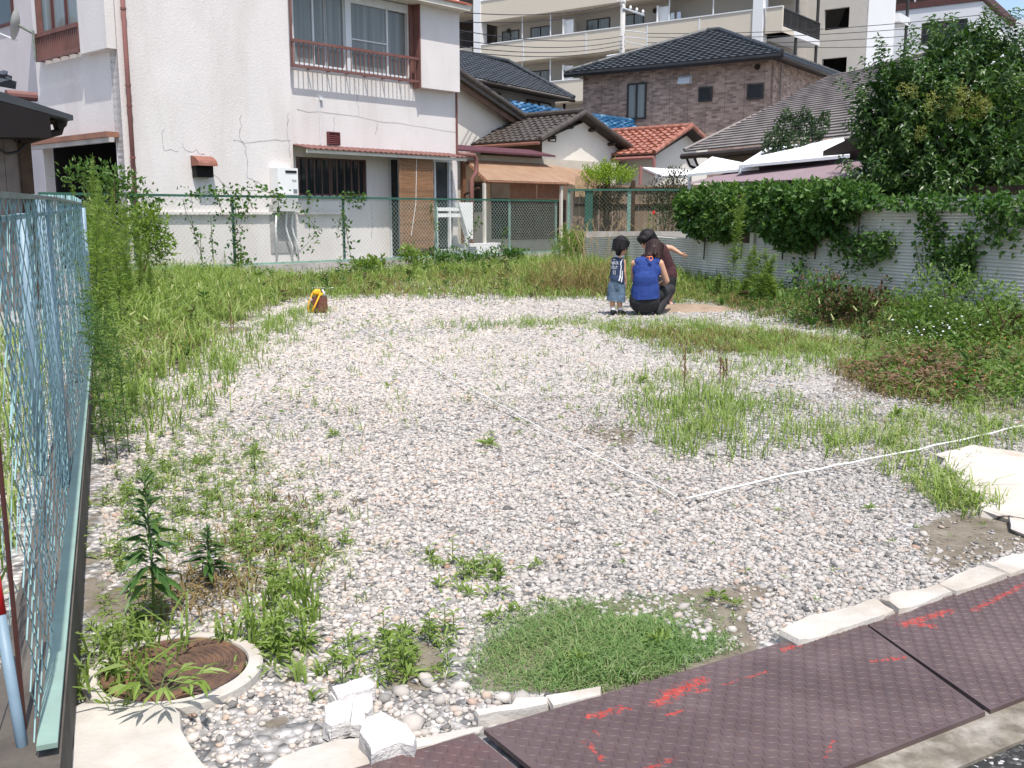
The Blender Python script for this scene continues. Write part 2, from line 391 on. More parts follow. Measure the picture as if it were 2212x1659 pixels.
# ---- concrete pieces
m_conc = mat('pale weathered concrete', (.46, .43, .39), .9, .14, 6, .004, 90, .2, dirt=(.27, .2, .13), damt=.7, dsc=2.5)
m_concd = mat('grey concrete', (.36, .34, .32), .9, .2, 4, .004, 70, .2, dirt=(.14, .12, .1), damt=.7)
m_shadec = mat('concrete with painted shade', (.085, .073, .062), .8, .35, 5, .004, 50, .3, dirt=(.2, .18, .15), damt=.5, dsc=3)  # dark tone puts the shade on the kerb's side into the colour
def slab(poly, h, mt, name, label=None, cat=None, group=None, jag=.006, z0=-.01, kind=None, cell=.05, rough=.003):
    bm = bmesh_poly(poly, h, z0, jag, cell, rough)
    me = bpy.data.meshes.new(name); bm.to_mesh(me); bm.free(); me.materials.append(mt)
    o = bpy.data.objects.new(name, me); C.objects.link(o)
    c = np.mean([list(p)[:2] for p in poly], 0); me.transform(Matrix.Translation((-c[0], -c[1], 0))); o.location = (c[0], c[1], 0)
    return tag(o, label, cat, group, kind)
import bmesh
def bmesh_poly(poly, h, z0, jag, cell, rough):
    pts = []; n = len(poly)
    for i in range(n):
        a = Vector((*poly[i][:2], 0)); b = Vector((*poly[(i + 1) % n][:2], 0)); k = max(1, int((b - a).length / cell))
        for j in range(k):
            q = a.lerp(b, j / k); pts.append((q.x + random.gauss(0, jag), q.y + random.gauss(0, jag)))
    bm = bmesh.new(); hf = h if callable(h) else (lambda x, y: h)
    c = np.mean(pts, 0)
    top = [bm.verts.new((c[0] + (x - c[0]) * .97, c[1] + (y - c[1]) * .97, hf(x, y) + random.gauss(0, rough))) for x, y in pts]
    mid = [bm.verts.new((x, y, hf(x, y) * .8 + z0 * .2 + random.gauss(0, rough))) for x, y in pts]
    bot = [bm.verts.new((x + random.gauss(0, jag), y + random.gauss(0, jag), z0)) for x, y in pts]
    for i in range(len(pts)):
        j = (i + 1) % len(pts)
        bm.faces.new((mid[i], mid[j], top[j], top[i])); bm.faces.new((bot[i], bot[j], mid[j], mid[i]))
    f = bm.faces.new(top)
    bmesh.ops.triangulate(bm, faces=[f]); bmesh.ops.recalc_face_normals(bm, faces=bm.faces)
    return bm
def tp(f, pts, z): return [tuple(G(*f(*p), z)[:2]) for p in pts]
KG = 'broken lengths of pale concrete kerb'
kl = ['pale kerb length with a chipped rounded end beside the mud', 'stained kerb length in the middle of the unbroken kerb row', 'clean pale kerb length left of the last kerb joint', 'last kerb length at the right edge of the photo']
for pts, lb in zip([[(625, 765), (735, 838), (1240, 690), (1385, 640), (1252, 558), (1190, 580), (740, 700)], [(1262, 552), (1396, 636), (1755, 518), (1640, 465)], [(1652, 460), (1768, 513), (2115, 406), (1940, 342)], [(1952, 337), (2128, 400), (2500, 285), (2500, 170)]], kl):
    slab(tp(Q8, pts, .04), .04, m_conc, 'kerb_stone', lb, 'kerb', KG, .003)
for pts, lb in (([(845, 1285), (1100, 1250), (1140, 1210), (1335, 1190), (1350, 1250), (1000, 1290), (870, 1312)], 'low worn kerb fragment sunk among rubble left of the grass'), ([(1345, 1190), (1690, 1130), (1680, 1190), (1365, 1262)], 'cracked kerb fragment half covered by the fine grass')):
    slab(tp(Q7, pts, .03), .03, m_conc, 'kerb_fragment', lb, 'kerb', 'sunken kerb fragments', .004)
slab(tp(lambda x, y: (x, y), [(540, 1700), (600, 1640), (660, 1612), (730, 1600), (800, 1590), (870, 1600), (1046, 1566), (1046, 1580), (900, 1612), (760, 1700)], .012), .012, m_conc, 'concrete_footing', 'stained flat concrete base under the leftmost steel plate', 'concrete base', None, .005)
slab(SLAB_L, .035, m_conc, 'concrete_slab', 'pale square cornered concrete slab in front of the manhole', 'concrete slab', None, .004)
tc = NT('cracked pale slab'); v = tc.n('TexVoronoi', feature='DISTANCE_TO_EDGE', i_Scale=1.05, i_Randomness=1.)
nv = tc.n('TexNoise', i_Scale=5., i_Detail=5); tc.set(nv.inputs[0], tc.pos()); va = tc.n('VectorMath', operation='MULTIPLY_ADD'); tc.set(va.inputs[0], nv.outputs['Color']); va.inputs[1].default_value = (.3, .3, .3); tc.set(va.inputs[2], tc.pos()); tc.set(v.inputs['Vector'], va.outputs[0])
cr = tc.ramp(v.outputs['Distance'], [(0, 0.), (.004, 0.), (.014, 1.)])
cl = tc.ramp(tc.noise(2.6, 7, .65), [(.35, (.52, .48, .44)), (.62, (.46, .41, .36)), (.74, (.38, .24, .14))])
m_crack = tc.fin(tc.mix(cr, (.07, .06, .05), cl), .9, .2)
slab(SLAB_R, .03, m_crack, 'broken_slab', 'cracked pale concrete slab with rusty stains at the right edge', 'concrete slab', None, .02, cell=.1)
def chunk(pts, h, lb, z0=.0, tilt=(0, 0), step=None):
    poly = tp(Qc, pts, h); c = np.mean(poly, 0)
    if step:
        h -= .012
    o = slab(poly, lambda x, y: h + (x - c[0]) * tilt[0] + (y - c[1]) * tilt[1], m_chunk, 'concrete_chunk', lb, 'concrete chunk', 'broken concrete chunks beside the steel plate', .004, z0, None, .025, .003)
    if step:
        bm = bmesh_poly(tp(Qc, step, h + .012), lambda x, y: h + .013 + (y - c[1]) * tilt[1], h - .02, .0015, .03, .0015); bmesh.ops.translate(bm, vec=-o.location, verts=bm.verts); bm.from_mesh(o.data); bm.to_mesh(o.data); bm.free()
m_chunk = mat('broken concrete', (.52, .5, .48), .92, .16, 9, .014, 70, .2, dirt=(.4, .36, .32), damt=.5, dsc=4)
chunk([(885, 470), (1280, 378), (1370, 432), (1366, 600), (1240, 655), (960, 610)], .038, 'stepped concrete chunk farthest from the steel plates', tilt=(0, .1), step=[(885, 470), (1280, 378), (1370, 432), (1368, 482), (955, 582)])
chunk([(805, 690), (920, 642), (1120, 632), (1250, 682), (1250, 840), (1170, 850), (1090, 830), (870, 905), (812, 860)], .042, 'middle concrete chunk with a square corner', tilt=(0, .1), step=[(805, 690), (920, 642), (1125, 634), (1105, 830), (870, 905), (812, 860)])
chunk([(1260, 790), (1500, 752), (1740, 852), (1838, 1000), (1815, 1120), (1660, 1075), (1320, 1215), (1212, 970)], .055, 'largest concrete chunk touching the steel plate')
# manhole
m_rust = None
tr = NT('rusty cast iron'); rd = tr.n('TexNoise', i_Scale=16., i_Detail=8, i_Roughness=.7); tr.set(rd.inputs[0], tr.pos())
m_rust = tr.fin(tr.ramp(rd.outputs['Fac'], [(.3, (.05, .032, .026)), (.5, (.11, .066, .045)), (.66, (.2, .105, .055)), (.8, (.3, .2, .13))]), .75, .3)
mh = thing('manhole_cover', 'small rusty round cover with concentric rings in a concrete collar', 'manhole cover', (MH.x, MH.y, 0))
def lathe(prof, n, c, mt, name, par, cx=0., sm=False):
    b = MB(); V = []
    for r_, z_ in prof:
        for j in range(n):
            a = 2 * math.pi * j / n; V.append((c[0] + r_ * math.cos(a), c[1] + r_ * math.sin(a), z_))
    b.add(V, [[i * n + j, i * n + (j + 1) % n, (i + 1) * n + (j + 1) % n, (i + 1) * n + j] for i in range(len(prof) - 1) for j in range(n)])
    return b.build(name, mt, par, sm)
lathe([(.228, -.01), (.226, .016), (.22, .021), (.19, .022), (.187, .015), (.187, -.005)], 64, MHC, m_conc, 'collar', mh)
pr = [(.182, .005), (.182, .02), (.178, .024)]
r_ = .169
while r_ > .02: pr += [(r_, .024), (r_ - .002, .021), (r_ - .006, .021), (r_ - .008, .024)]; r_ -= .0145
pr += [(.002, .024)]
lathe(pr, 64, MHC, m_rust, 'cover', mh)
# ---- steel road plates
e1 = (G(2212, 1232) - G(1050, 1570)).normalized(); e2 = Vector((e1.y, -e1.x, 0))
if e2.dot(-G(1050, 1570)) < 0: e2 = -e2
O = G(1050, 1570, .026)
def q(px, py, z=.027): p = G(px, py, z) - Vector((O.x, O.y, z)); return p.dot(e1), p.dot(e2)
s1, _ = q(1040, 1590); s2, _ = q(1871, 1344); s2b, _ = q(2130, 1536); wlow = (q(1841, 1659)[1] + q(2212, 1499)[1]) / 2; wtop = (q(1250, 1505)[1] + q(1871, 1344)[1] + q(2212, 1236)[1]) / 3
tp_ = NT('painted checker plate')
base = tp_.ramp(tp_.noise(5, 7, .65), [(.3, (.066, .045, .045)), (.55, (.1, .071, .071)), (.75, (.135, .098, .095))])
base = tp_.mix(tp_.ramp(tp_.noise(90, 3), [(.5, 0.), (.75, .6)]), base, (.1, .055, .04))
pm = tp_.math('ADD', tp_.math('SUBTRACT', tp_.attr('paint'), .1), tp_.math('MULTIPLY', tp_.math('SUBTRACT', tp_.noise(75, 7, .75), .5), 1.9))
red = tp_.ramp(tp_.noise(30, 3), [(.3, (.27, .035, .027)), (.7, (.4, .065, .048))])
pmask = tp_.ramp(pm, [(.5, 0.), (.56, 1.)])
col = tp_.mix(pmask, base, red)
tint = tp_.ramp(tp_.math('ADD', tp_.attr('rust'), tp_.math('MULTIPLY', tp_.noise(20, 5), .5)), [(.6, 0.), (1.2, .6)])
m_plate = tp_.fin(tp_.mix(tint, col, (.15, .035, .03)), .5, .35, 0.)
PAINT = [((2212, 1262), (2100, 1320), .028), ((2050, 1320), (1950, 1350), .04), ((2010, 1352), (1960, 1345), .045), ((1960, 1420), (1880, 1430), .02), ((1730, 1393), (1690, 1405), .03), ((1660, 1450), (1560, 1480), .012), ((1520, 1470), (1440, 1500), .05), ((1480, 1490), (1420, 1520), .05), ((1350, 1530), (1270, 1550), .035), ((1265, 1605), (1300, 1640), .02), ((1455, 1640), (1400, 1659), .02), ((1480, 1535), (1440, 1545), .02), ((1300, 1590), (1280, 1580), .015), ((1530, 1490), (1500, 1495), .02), ((1800, 1600), (1780, 1640), .012)]
PAINT = [(q(*a), q(*b), r) for a, b, r in PAINT]
def plate(sa, sb, sb2, label, ztop, rust, sa2=None):
    sa2 = sa if sa2 is None else sa2
    # grid top with attributes, thickness and raised lozenges
    nx_, ny_ = max(2, int((sb - sa) / .012)), int((wlow - wtop) / .012)
    b = MB(); V = []; PV = []
    for j in range(ny_ + 1):
        tt = wtop + (wlow - wtop) * j / ny_; se = sb + (sb2 - sb) * j / ny_; s0 = sa + (sa2 - sa) * j / ny_
        for i in range(nx_ + 1): V.append((s0 + (se - s0) * i / nx_, tt))
    V = np.array(V)
    def pnt(V):
        v = np.full(len(V), -.13)
        for a, c, r in PAINT:
            a = np.array(a); c = np.array(c); d = c - a; u = np.clip(((V - a) @ d) / (d @ d), 0, 1)
            v = np.maximum(v, .75 - .55 * (np.linalg.norm(V - a - u[:, None] * d, axis=1) / r))
        return v
    def W(V, z): return np.array([O.x, O.y, 0]) + V[:, :1] * np.array(e1) + V[:, 1:2] * np.array(e2) + np.stack([0 * z, 0 * z, z], 1)
    ii = np.arange(ny_)[:, None] * (nx_ + 1) + np.arange(nx_)[None]
    f = np.stack([ii, ii + 1, ii + nx_ + 2, ii + nx_ + 1], -1).reshape(-1, 4)
    b.add(W(V, np.full(len(V), ztop)), f); PV.append(pnt(V))
    n0 = len(V)
    E = [0, nx_, ny_ * (nx_ + 1) + nx_, ny_ * (nx_ + 1)]
    b.add(np.concatenate([W(V[E], np.full(4, ztop - .0004)), W(V[E], np.full(4, ztop - .012))]), [[i, (i + 1) % 4, (i + 1) % 4 + 4, i + 4] for i in range(4)]); PV.append(np.full(8, -1.))
    pit = .0225; L = []
    for j in range(int((wlow - wtop) / pit)):
        for i in range(int((max(sb, sb2) - min(sa, sa2)) / pit) + 1):
            c = np.array([min(sa, sa2) + .015 + i * pit, wtop + .015 + j * pit])
            if c[0] > sb + (sb2 - sb) * (c[1] - wtop) / (wlow - wtop) - .012 or c[0] < sa + (sa2 - sa) * (c[1] - wtop) / (wlow - wtop) + .012: continue
            L.append((c[0], c[1], (i + j) % 2))
    L = np.array(L); a = np.where(L[:, 2] > .5, R(30), R(118)); d = np.stack([np.cos(a), np.sin(a)], 1); p = np.stack([-d[:, 1], d[:, 0]], 1); c = L[:, :2]
    pts = [c - d * .0115, c - p * .0034, c + d * .0115, c + p * .0034, c - d * .006, c + d * .006]
    zz = [ztop + .0002] * 4 + [ztop + .002] * 2
    LV = np.stack([W(q_, np.full(len(c), z_)) for q_, z_ in zip(pts, zz)], 1).reshape(-1, 3)
    i6 = (np.arange(len(c)) * 6)[:, None]
    b.add(LV, i6 + np.array([[0, 1, 4]]), i6 + np.array([[1, 5, 4]])[:, :], i6 + np.array([[1, 2, 5]]), i6 + np.array([[2, 3, 5]]), i6 + np.array([[3, 4, 5]]), i6 + np.array([[3, 0, 4]]))
    PV.append(pnt(np.stack(pts, 1).reshape(-1, 2)) - .1)
    pv = np.concatenate(PV)
    c = O + e1 * ((sa + sb) / 2) + e2 * ((wtop + wlow) / 2)
    tag(b.build('steel_plate', m_plate, base=(c.x, c.y, 0), attrs={'paint': pv, 'rust': np.full(len(pv), rust)}), label, 'steel plate', 'checker plates laid along the kerb')
plate(s1 - 1.3, s1 - .008, s1 + .03, 'leftmost reddish checker steel plate lying against the big concrete chunk', .026, .4)
plate(s1 + .018, s2 - .006, s2b - .006, 'middle checker steel plate with red paint worn off beside the grass', .028, 0., s1 + .05)
plate(s2 + .002, s2 + 1.3, s2 + 1.3, 'right checker steel plate with a red paint streak beside the whole kerb', .027, -.2, s2b + .014)
# gutter strip and road (the camera stands on it)
gs = [O + e1 * -4 + e2 * (wlow - .02), O + e1 * 6 + e2 * (wlow - .02), O + e1 * 6 + e2 * (wlow + .11), O + e1 * -4 + e2 * (wlow + .11)]
mb = MB(); mb.prism([(p.x, p.y, .016) for p in gs], (0, 0, -.03)); tag(mb.build('gutter', mat('mossy gutter concrete', (.17, .15, .12), .95, .4, 14, .004, 60, .15, dirt=(.45, .42, .38), damt=1., dsc=5)), kind='structure')
mb = MB(); a = O + e1 * -150 + e2 * (wlow + .1); b_ = O + e1 * 150 + e2 * (wlow + .1)
mb.quad((a.x, a.y, .008), (b_.x, b_.y, .008), (b_ + e2 * 60 - Vector((0, 0, b_.z - .008))), (a + e2 * 60 - Vector((0, 0, a.z - .008))))
ta = NT('asphalt'); va = ta.n('TexVoronoi', i_Scale=110.); ta.set(va.inputs['Vector'], ta.pos()); sa_ = ta.n('SeparateColor'); ta.set(sa_.inputs[0], va.outputs['Color'])
m_asph = ta.fin(ta.ramp(sa_.outputs[0], [(0, (.03, .03, .03)), (.7, (.07, .068, .066)), (.86, (.12, .115, .11)), (.93, (.4, .39, .38))], 'CONSTANT'), .9, .25); ta.bump(ta.math('SUBTRACT', 1., va.outputs['Distance']), .8, .006)
tag(mb.build('road', m_asph), kind='structure')
# sand pile beside the children
sp = G(1490, 672); b = MB(); V = []; n = 30
for i in range(9):
    for j in range(n):
        a = 2 * math.pi * j / n; rr = i / 8 * (1 + .16 * math.sin(3 * a + 1) + .1 * math.sin(5 * a)); h = .085 * (1 - (i / 8) ** 1.7) + random.gauss(0, .006) * (i < 8) - .01 * (i == 8)
        V.append((sp.x + rr * .62 * math.cos(a), sp.y + rr * .42 * math.sin(a), h))
b.add(V, [[i * n + j, i * n + (j + 1) % n, (i + 1) * n + (j + 1) % n, (i + 1) * n + j] for i in range(8) for j in range(n)])
m_sand = mat('brown sand', (.27, .205, .15), .95, .2, 6, .008, 40, .1)
tag(b.build('sand', m_sand, smooth=True), 'low heap of brown sand where the children play', 'sand', kind='stuff')
# cord lines
m_cord = mat('white cord', (.66, .65, .63), .7, .05)
def cord(px, label, r=.005):
    pts = []
    for (a, b_) in zip(px[:-1], px[1:]):
        A, B = G(*a), G(*b_); k = int((B - A).length / .12) + 1
        for i in range(k): pts.append(A.lerp(B, i / k) + Vector((0, 0, .034 + random.gauss(0, .002))))
    pts.append(G(*px[-1]) + Vector((0, 0, .034)))
    b = MB(); b.tube(pts, r, 6); c = pts[0]
    tag(b.build('marking_cord', m_cord, smooth=True, base=(c.x, c.y, 0)), label, 'cord', 'white cords stretched over the gravel')
cord([(718, 684), (790, 722), (905, 782), (1050, 867), (1170, 938), (1300, 1005), (1400, 1054), (1460, 1090)], 'long white cord running diagonally back towards the basket bag', .0033)
cord([(1482, 1094), (1700, 1040), (1900, 1002), (2040, 972), (2212, 931), (2300, 910)], 'short white cord running to the right edge of the lot')
b = MB(); A, B = G(638, 633), G(722, 632); b.tube([A + Vector((0, 0, .07)), B + Vector((0, 0, .07))], .011, 8)
tag(b.build('white_pipe', m_cord, base=(A.x, A.y, 0)), 'thin white pipe lying in the grass behind the basket bag', 'pipe')
# ================================================================ FENCES
m_green = mat('green painted steel', (.035, .11, .08), .55, .2, 4, spec=.4)
m_greenl = mat('pale green painted steel', (.2, .33, .27), .55, .2, 6, spec=.4)
m_wireg = mat('pale green coated wire', (.36, .46, .4), .5, .15, 5, spec=.4)
m_wireb = mat('blue green coated wire', (.2, .33, .335), .5, .25, 9, spec=.4)
m_wired = mat('dark green coated wire', (.06, .1, .08), .5, .2, 5, spec=.4)
m_mint = mat('mint painted steel', (.22, .32, .275), .5, .1, 10, spec=.4, dirt=(.2, .25, .2), damt=.5, dsc=9)
m_paleb = mat('pale blue painted steel', (.18, .26, .325), .5, .12, 8, spec=.4)
m_capg = mat('weathered grey green rail', (.17, .2, .17), .6, .25, 8)
def chain(mb, fr, a0, a1, zb, zt, wd, r, o=0., wob=0., skip=0.):
    nw = int((a1 - a0) / wd); K = int((max(zt(a0), zt(a1)) - zb) / wd) + 1
    a = a0 + np.arange(nw)[:, None] * wd + np.zeros((1, K)); j = np.arange(K)[None] + np.zeros((nw, 1)); k = np.arange(nw)[:, None] + np.zeros((1, K))
    zt_ = np.array([zt(x) for x in a0 + np.arange(nw) * wd])[:, None]
    z = zb + (zt_ - zb) * j / (K - 1)
    odd = (j + k) % 2
    if wob: a = a + wob * np.sin(z * 5 + a * 3) * .6 + rng.normal(0, wob * .12, a.shape); oo = o + wob * np.sin(a * 6 + z * 4) + wob * .6 * np.sin(a * 17)
    else: oo = o + 0 * a
    A = a + odd * wd + rng.normal(0, wd * .03, a.shape); oo = oo + (odd - .5) * r * 2
    u = np.array(fr.u); n = np.array(fr.n); O = np.array(fr.O)
    Pn = O + A[..., None] * u + oo[..., None] * n + z[..., None] * np.array([0, 0, 1.])
    ring = np.stack([u * math.cos(t) * r + n * math.sin(t) * r for t in (0.5, 2.6, 4.7)])
    V = Pn[:, :, None, :] + ring
    idx = np.arange(nw * K * 3).reshape(nw, K, 3)
    f = np.stack([idx[:, :-1, :], np.roll(idx, -1, 2)[:, :-1, :], np.roll(idx, -1, 2)[:, 1:, :], idx[:, 1:, :]], -1)
    mb.add(V.reshape(-1, 3), f.reshape(-1, 4))
def rail(fr, pts, o, d, hgt, mt, name, par):
    b = MB()
    for (a0, z0), (a1, z1) in zip(pts[:-1], pts[1:]):
        p = fr.pt
        b.hexa([p(a0, z0 - hgt, o - d), p(a1, z1 - hgt, o - d), p(a1, z1 - hgt, o + d), p(a0, z0 - hgt, o + d), p(a0, z0, o - d), p(a1, z1, o - d), p(a1, z1, o + d), p(a0, z0, o + d)])
    return b.build(name, mt, par)
# near fence at the left
LF = Frame((-.96, 1.99), -22.1)
fe = LF.hit(196, 700, -.04)[0]; fs = LF.hit(84, 1605, -.035)[0]
ztl = lambda a: 1.238 + .062 * min(max((a + .1) / 4.1, 0), 1.2)
c0 = LF.pt(fs, 0)
nf = thing('chain_link_fence', 'blue green chain link fence close by at the left edge with a mint bottom rail', 'fence', (c0.x, c0.y, 0), 'chain link fences around the lot')
b = MB(); chain(b, LF, fs, fe, .235, ztl, .052, .0017, -.04, .004); b.build('wire_mesh', m_wireb, nf)
b = MB(); chain(b, LF, fs + .05, fe - .05, .3, lambda a: ztl(a) - .06, .15, .0016, -.12, .01); b.build('loose_net', m_wireb, nf)
rail(LF, [(fs - .02, ztl(fs)), (LF.hit(113, 417, -.04)[0], 1.262), (fe, 1.288)], -.04, .01, .012, m_capg, 'top_rail', nf)
rail(LF, [(fs, .228), (fe, .228)], -.022, .018, .01, m_mint, 'bottom_rail', nf)
rail(LF, [(fs, ztl(fs) - .045), (fe, 1.24)], -.05, .004, .012, m_wireb, 'tension_bar', nf)
for px, o, dz in ((197, -.04, 0), (113, -.06, 0.), (66, -.16, -.05)):
    a = LF.hit(px, 700, o)[0]; b = MB(); b.tube([LF.pt(a, .15, o), LF.pt(a, 1.25 + dz, o)], .023, 10); b.build('post', m_paleb, nf, True)
a = LF.hit(50, 1400, -.06)[0]; b = MB(); b.tube([LF.pt(a, .2, -.07), LF.pt(a - .02, 1.2, -.07)], .005, 6); b.build('tension_rod', mat('rusty rod', (.08, .03, .025), .7), nf)
b = MB(); b.fbox(LF, -3, fe + .05, -.05, .2, -.14, 0); c = LF.pt(1, 0)
tag(b.build('concrete_kerb', m_shadec, base=(c.x, c.y, 0)), 'concrete kerb with its shade painted dark, carrying the near blue green fence', 'kerb')
mp = thing('marker_pole', 'leaning pale blue pole with a red reflective band at the lower left corner', 'pole', tuple(P(50, 1612, 1.74))[:2] + (0,))
pb, pt_ = P(48, 1612, 1.74), P(-16, 1230, 1.80)
dd = (pt_ - pb)
b = MB(); b.tube([pb - dd * .25, pb + dd * .745], .0105, 12); b.build('pole', m_paleb, mp, True)
b = MB(); b.tube([pb + dd * .745, pb + dd * 1.05], .0112, 12); b.build('red_band', mat('red reflective tape', (.5, .01, .015), .35, .05), mp, True)
b = MB(); b.tube([pb + dd * 1.05, pb + dd * 1.9], .0105, 12); b.build('pole', m_paleb, mp, True)
# back fence in front of the white house
BF = Frame(G(290, 603), 42.9)
bt0, bt1 = BF.hit(290, 418)[1], BF.hit(1205, 432)[1]; L_ = BF.hit(1205, 500)[0]; bb = (BF.hit(330, 577)[1] + BF.hit(1205, 546)[1]) / 2
ztb = lambda a: bt0 + (bt1 - bt0) * min(max(a / L_, -.3), 1)
c0 = BF.pt(0, 0)
bf = thing('chain_link_fence', 'long green chain link fence with climbing vines before the white house', 'fence', (c0.x, c0.y, 0), 'chain link fences around the lot')
b = MB(); chain(b, BF, -1.5, L_, bb, ztb, .05, .0036, 0, .004); b.build('wire_mesh', m_wireg, bf)
rail(BF, [(-1.6, ztb(0)), (0, ztb(0)), (L_, bt1)], 0, .025, .045, m_green, 'top_rail', bf)
rail(BF, [(-1.5, bb + .03), (L_, bb + .03)], 0, .018, .04, m_greenl, 'bottom_rail', bf)
for px in (292, 507, 745, 945, 1103, 1203):
    a = BF.hit(px, 500)[0]; b = MB(); b.fbox(BF, a - .022, a + .022, 0, ztb(a) - .045, -.06, -.02); b.build('post', m_green if px < 900 else m_greenl, bf)
b = MB(); b.fbox(BF, -1.6, L_ + .3, -.05, bb - .02, -.09, .07)
tag(b.build('low_wall', m_concd, base=tuple(c0)), 'low grey concrete wall under the long green fence', 'low wall')
# second fence on the corner
F2 = Frame(P(1235, 500, 25.5), 91)
c0 = F2.pt(0, 0); e2_ = F2.hit(1500, 450)[0]; zt2 = F2.hit(1300, 408)[1]; zb2 = F2.hit(1300, 500)[1]
ff = thing('chain_link_fence', 'dark green chain link fence on a concrete wall behind the corner', 'fence', (c0.x, c0.y, 0), 'chain link fences around the lot')
b = MB(); chain(b, F2, F2.hit(1228, 450)[0], e2_ + 2, zb2, lambda a: zt2, .05, .0036); b.build('wire_mesh', m_wired, ff)
rail(F2, [(F2.hit(1226, 450)[0], zt2), (e2_ + 2, zt2)], 0, .02, .05, m_green, 'top_rail', ff)
for px, mt, wd in ((1229, m_greenl, .035), (1272, m_green, .1), (1359, m_greenl, .045), (1474, m_green, .05)):
    a = F2.hit(px, 450)[0]; b = MB(); b.fbox(F2, a - wd, a + wd, zb2 - .1, zt2 - .05, -.08, -.01); b.build('post', mt, ff)
b = MB(); b.fbox(F2, F2.hit(1262, 505)[0], e2_ + 4, -.05, zb2, -.2, .08)
tag(b.build('retaining_wall', m_concd, base=tuple(c0)), 'grey concrete wall under the dark green corner fence', 'wall')
# corrugated sheet wall at the right
m_sheet = mat('weathered white corrugated sheet', (.66, .625, .575), .65, .12, 1.4, spec=.25, dirt=(.3, .25, .18), damt=.6, dsc=1.5)
def corr(fr, a0, a1, z0, z1, o=0., wl=.042, am=.0095, z0b=None, z1b=None):
    N = int((z1 - z0) / wl * 6); b = MB(); V = []
    z0b = z0 if z0b is None else z0b; z1b = z1 if z1b is None else z1b
    for a, q0, q1 in ((a0, z0, z1), ((a0 + a1) / 2, (z0 + z0b) / 2, (z1 + z1b) / 2), (a1, z0b, z1b)):
        for i in range(N + 1): V.append(list(fr.pt(a, q0 + (q1 - q0) * i / N, o + am * math.sin(2 * math.pi * (z1 - z0) / wl * i / N))))
    b.add(V, [[k * (N + 1) + i, (k + 1) * (N + 1) + i, (k + 1) * (N + 1) + i + 1, k * (N + 1) + i + 1] for k in range(2) for i in range(N)])
    return b
W1 = Frame((1.65, 22.6), math.degrees(math.atan2(2.66 - 1.65, 18.74 - 22.6)))
W2 = Frame((2.66, 18.74), 157.4)
cw = thing('corrugated_wall', 'low white corrugated sheet wall with vines rising in a step to the right', 'wall', (2.66, 18.74, 0))
l1 = (Vector((2.66, 18.74, 0)) - W1.O).length
zt1a, zt1b = W1.hit(1258, 513)[1], W2.hit(1412, 508)[1]
corr(W1, 0, l1, .1, zt1a, 0, z1b=zt1b).build('sheet', m_sheet, cw, True)
st = W2.hit(1628, 560)[0]; zl = W2.hit(1585, 524)[1]; zh = W2.hit(1900, 431)[1]
gb = (W2.hit(1475, 600)[1] + W2.hit(2174, 668)[1]) / 2
corr(W2, 0, st * .5, gb, zt1b, 0, z1b=(zl + zt1b) / 2).build('sheet', m_sheet, cw, True)
corr(W2, st * .5 - .05, st, gb - .01, (zl + zt1b) / 2 - .01, .012, z1b=zl).build('sheet', m_sheet, cw, True)
a = st - .06; i = 0
while a < 13.5:
    corr(W2, a, a + 1.86, gb - .015 * (i % 2), zh + .01 * (i % 3), -.012 * (i % 2)).build('sheet', m_sheet, cw, True); a += 1.8; i += 1
for px in (1475, 1560, 1628, 1790, 1975, 2160):
    a = W2.hit(px, 560)[0]; b = MB(); b.fbox(W2, a - .03, a + .03, 0, (zl if px < 1620 else zh) - .03, -.12, -.03); b.build('post', mat('brown timber', (.2, .13, .08), .8) if px == 1475 else bpy.data.materials['brown timber'], cw)
a = W2.hit(1635, 520)[0]; b = MB(); b.fbox(W2, a - .12, a - .03, zl - .1, zl + .32, .02, .05); b.build('end_trim', mat('cream trim', (.62, .58, .48), .7), cw)

# ================================================================ WHITE HOUSE
m_stucco = mat('white stucco', (.66, .622, .605), .92, .05, .8, .008, 24, .15, dirt=(.45, .385, .35), damt=.4, dsc=1.)
m_red = mat('faded red paint', (.165, .08, .07), .65, .2, 3, spec=.3, dirt=(.2, .06, .04), damt=.5)
m_pipe = mat('pinkish brown plastic', (.29, .13, .115), .5, .12, 2)
m_dark = mat('dark opening', (.012, .011, .011), .9, .3)  # near black, puts the shade inside openings into the colour
m_alu = mat('aluminium frame', (.62, .64, .66), .4, .06, 5, spec=.5)
m_glass = NT('curtained glass'); v = m_glass.n('Mapping'); v.inputs['Scale'].default_value = (7, 7, .25); m_glass.set(v.inputs[0], m_glass.pos())
m_glass = m_glass.fin(m_glass.ramp(m_glass.noise(1.5, 3, .5, v.outputs[0]), [(.3, (.13, .145, .145)), (.6, (.2, .215, .21)), (.75, (.27, .3, .31))]), .12, .6)
m_glassd = mat('dark glass', (.022, .026, .028), .08, .4, 1.5, spec=.6)
m_crackp = mat('grey crack filler', (.4, .38, .38), .9, .15, 9)
m_fascia = mat('cream fascia', (.6, .57, .5), .8, .1)
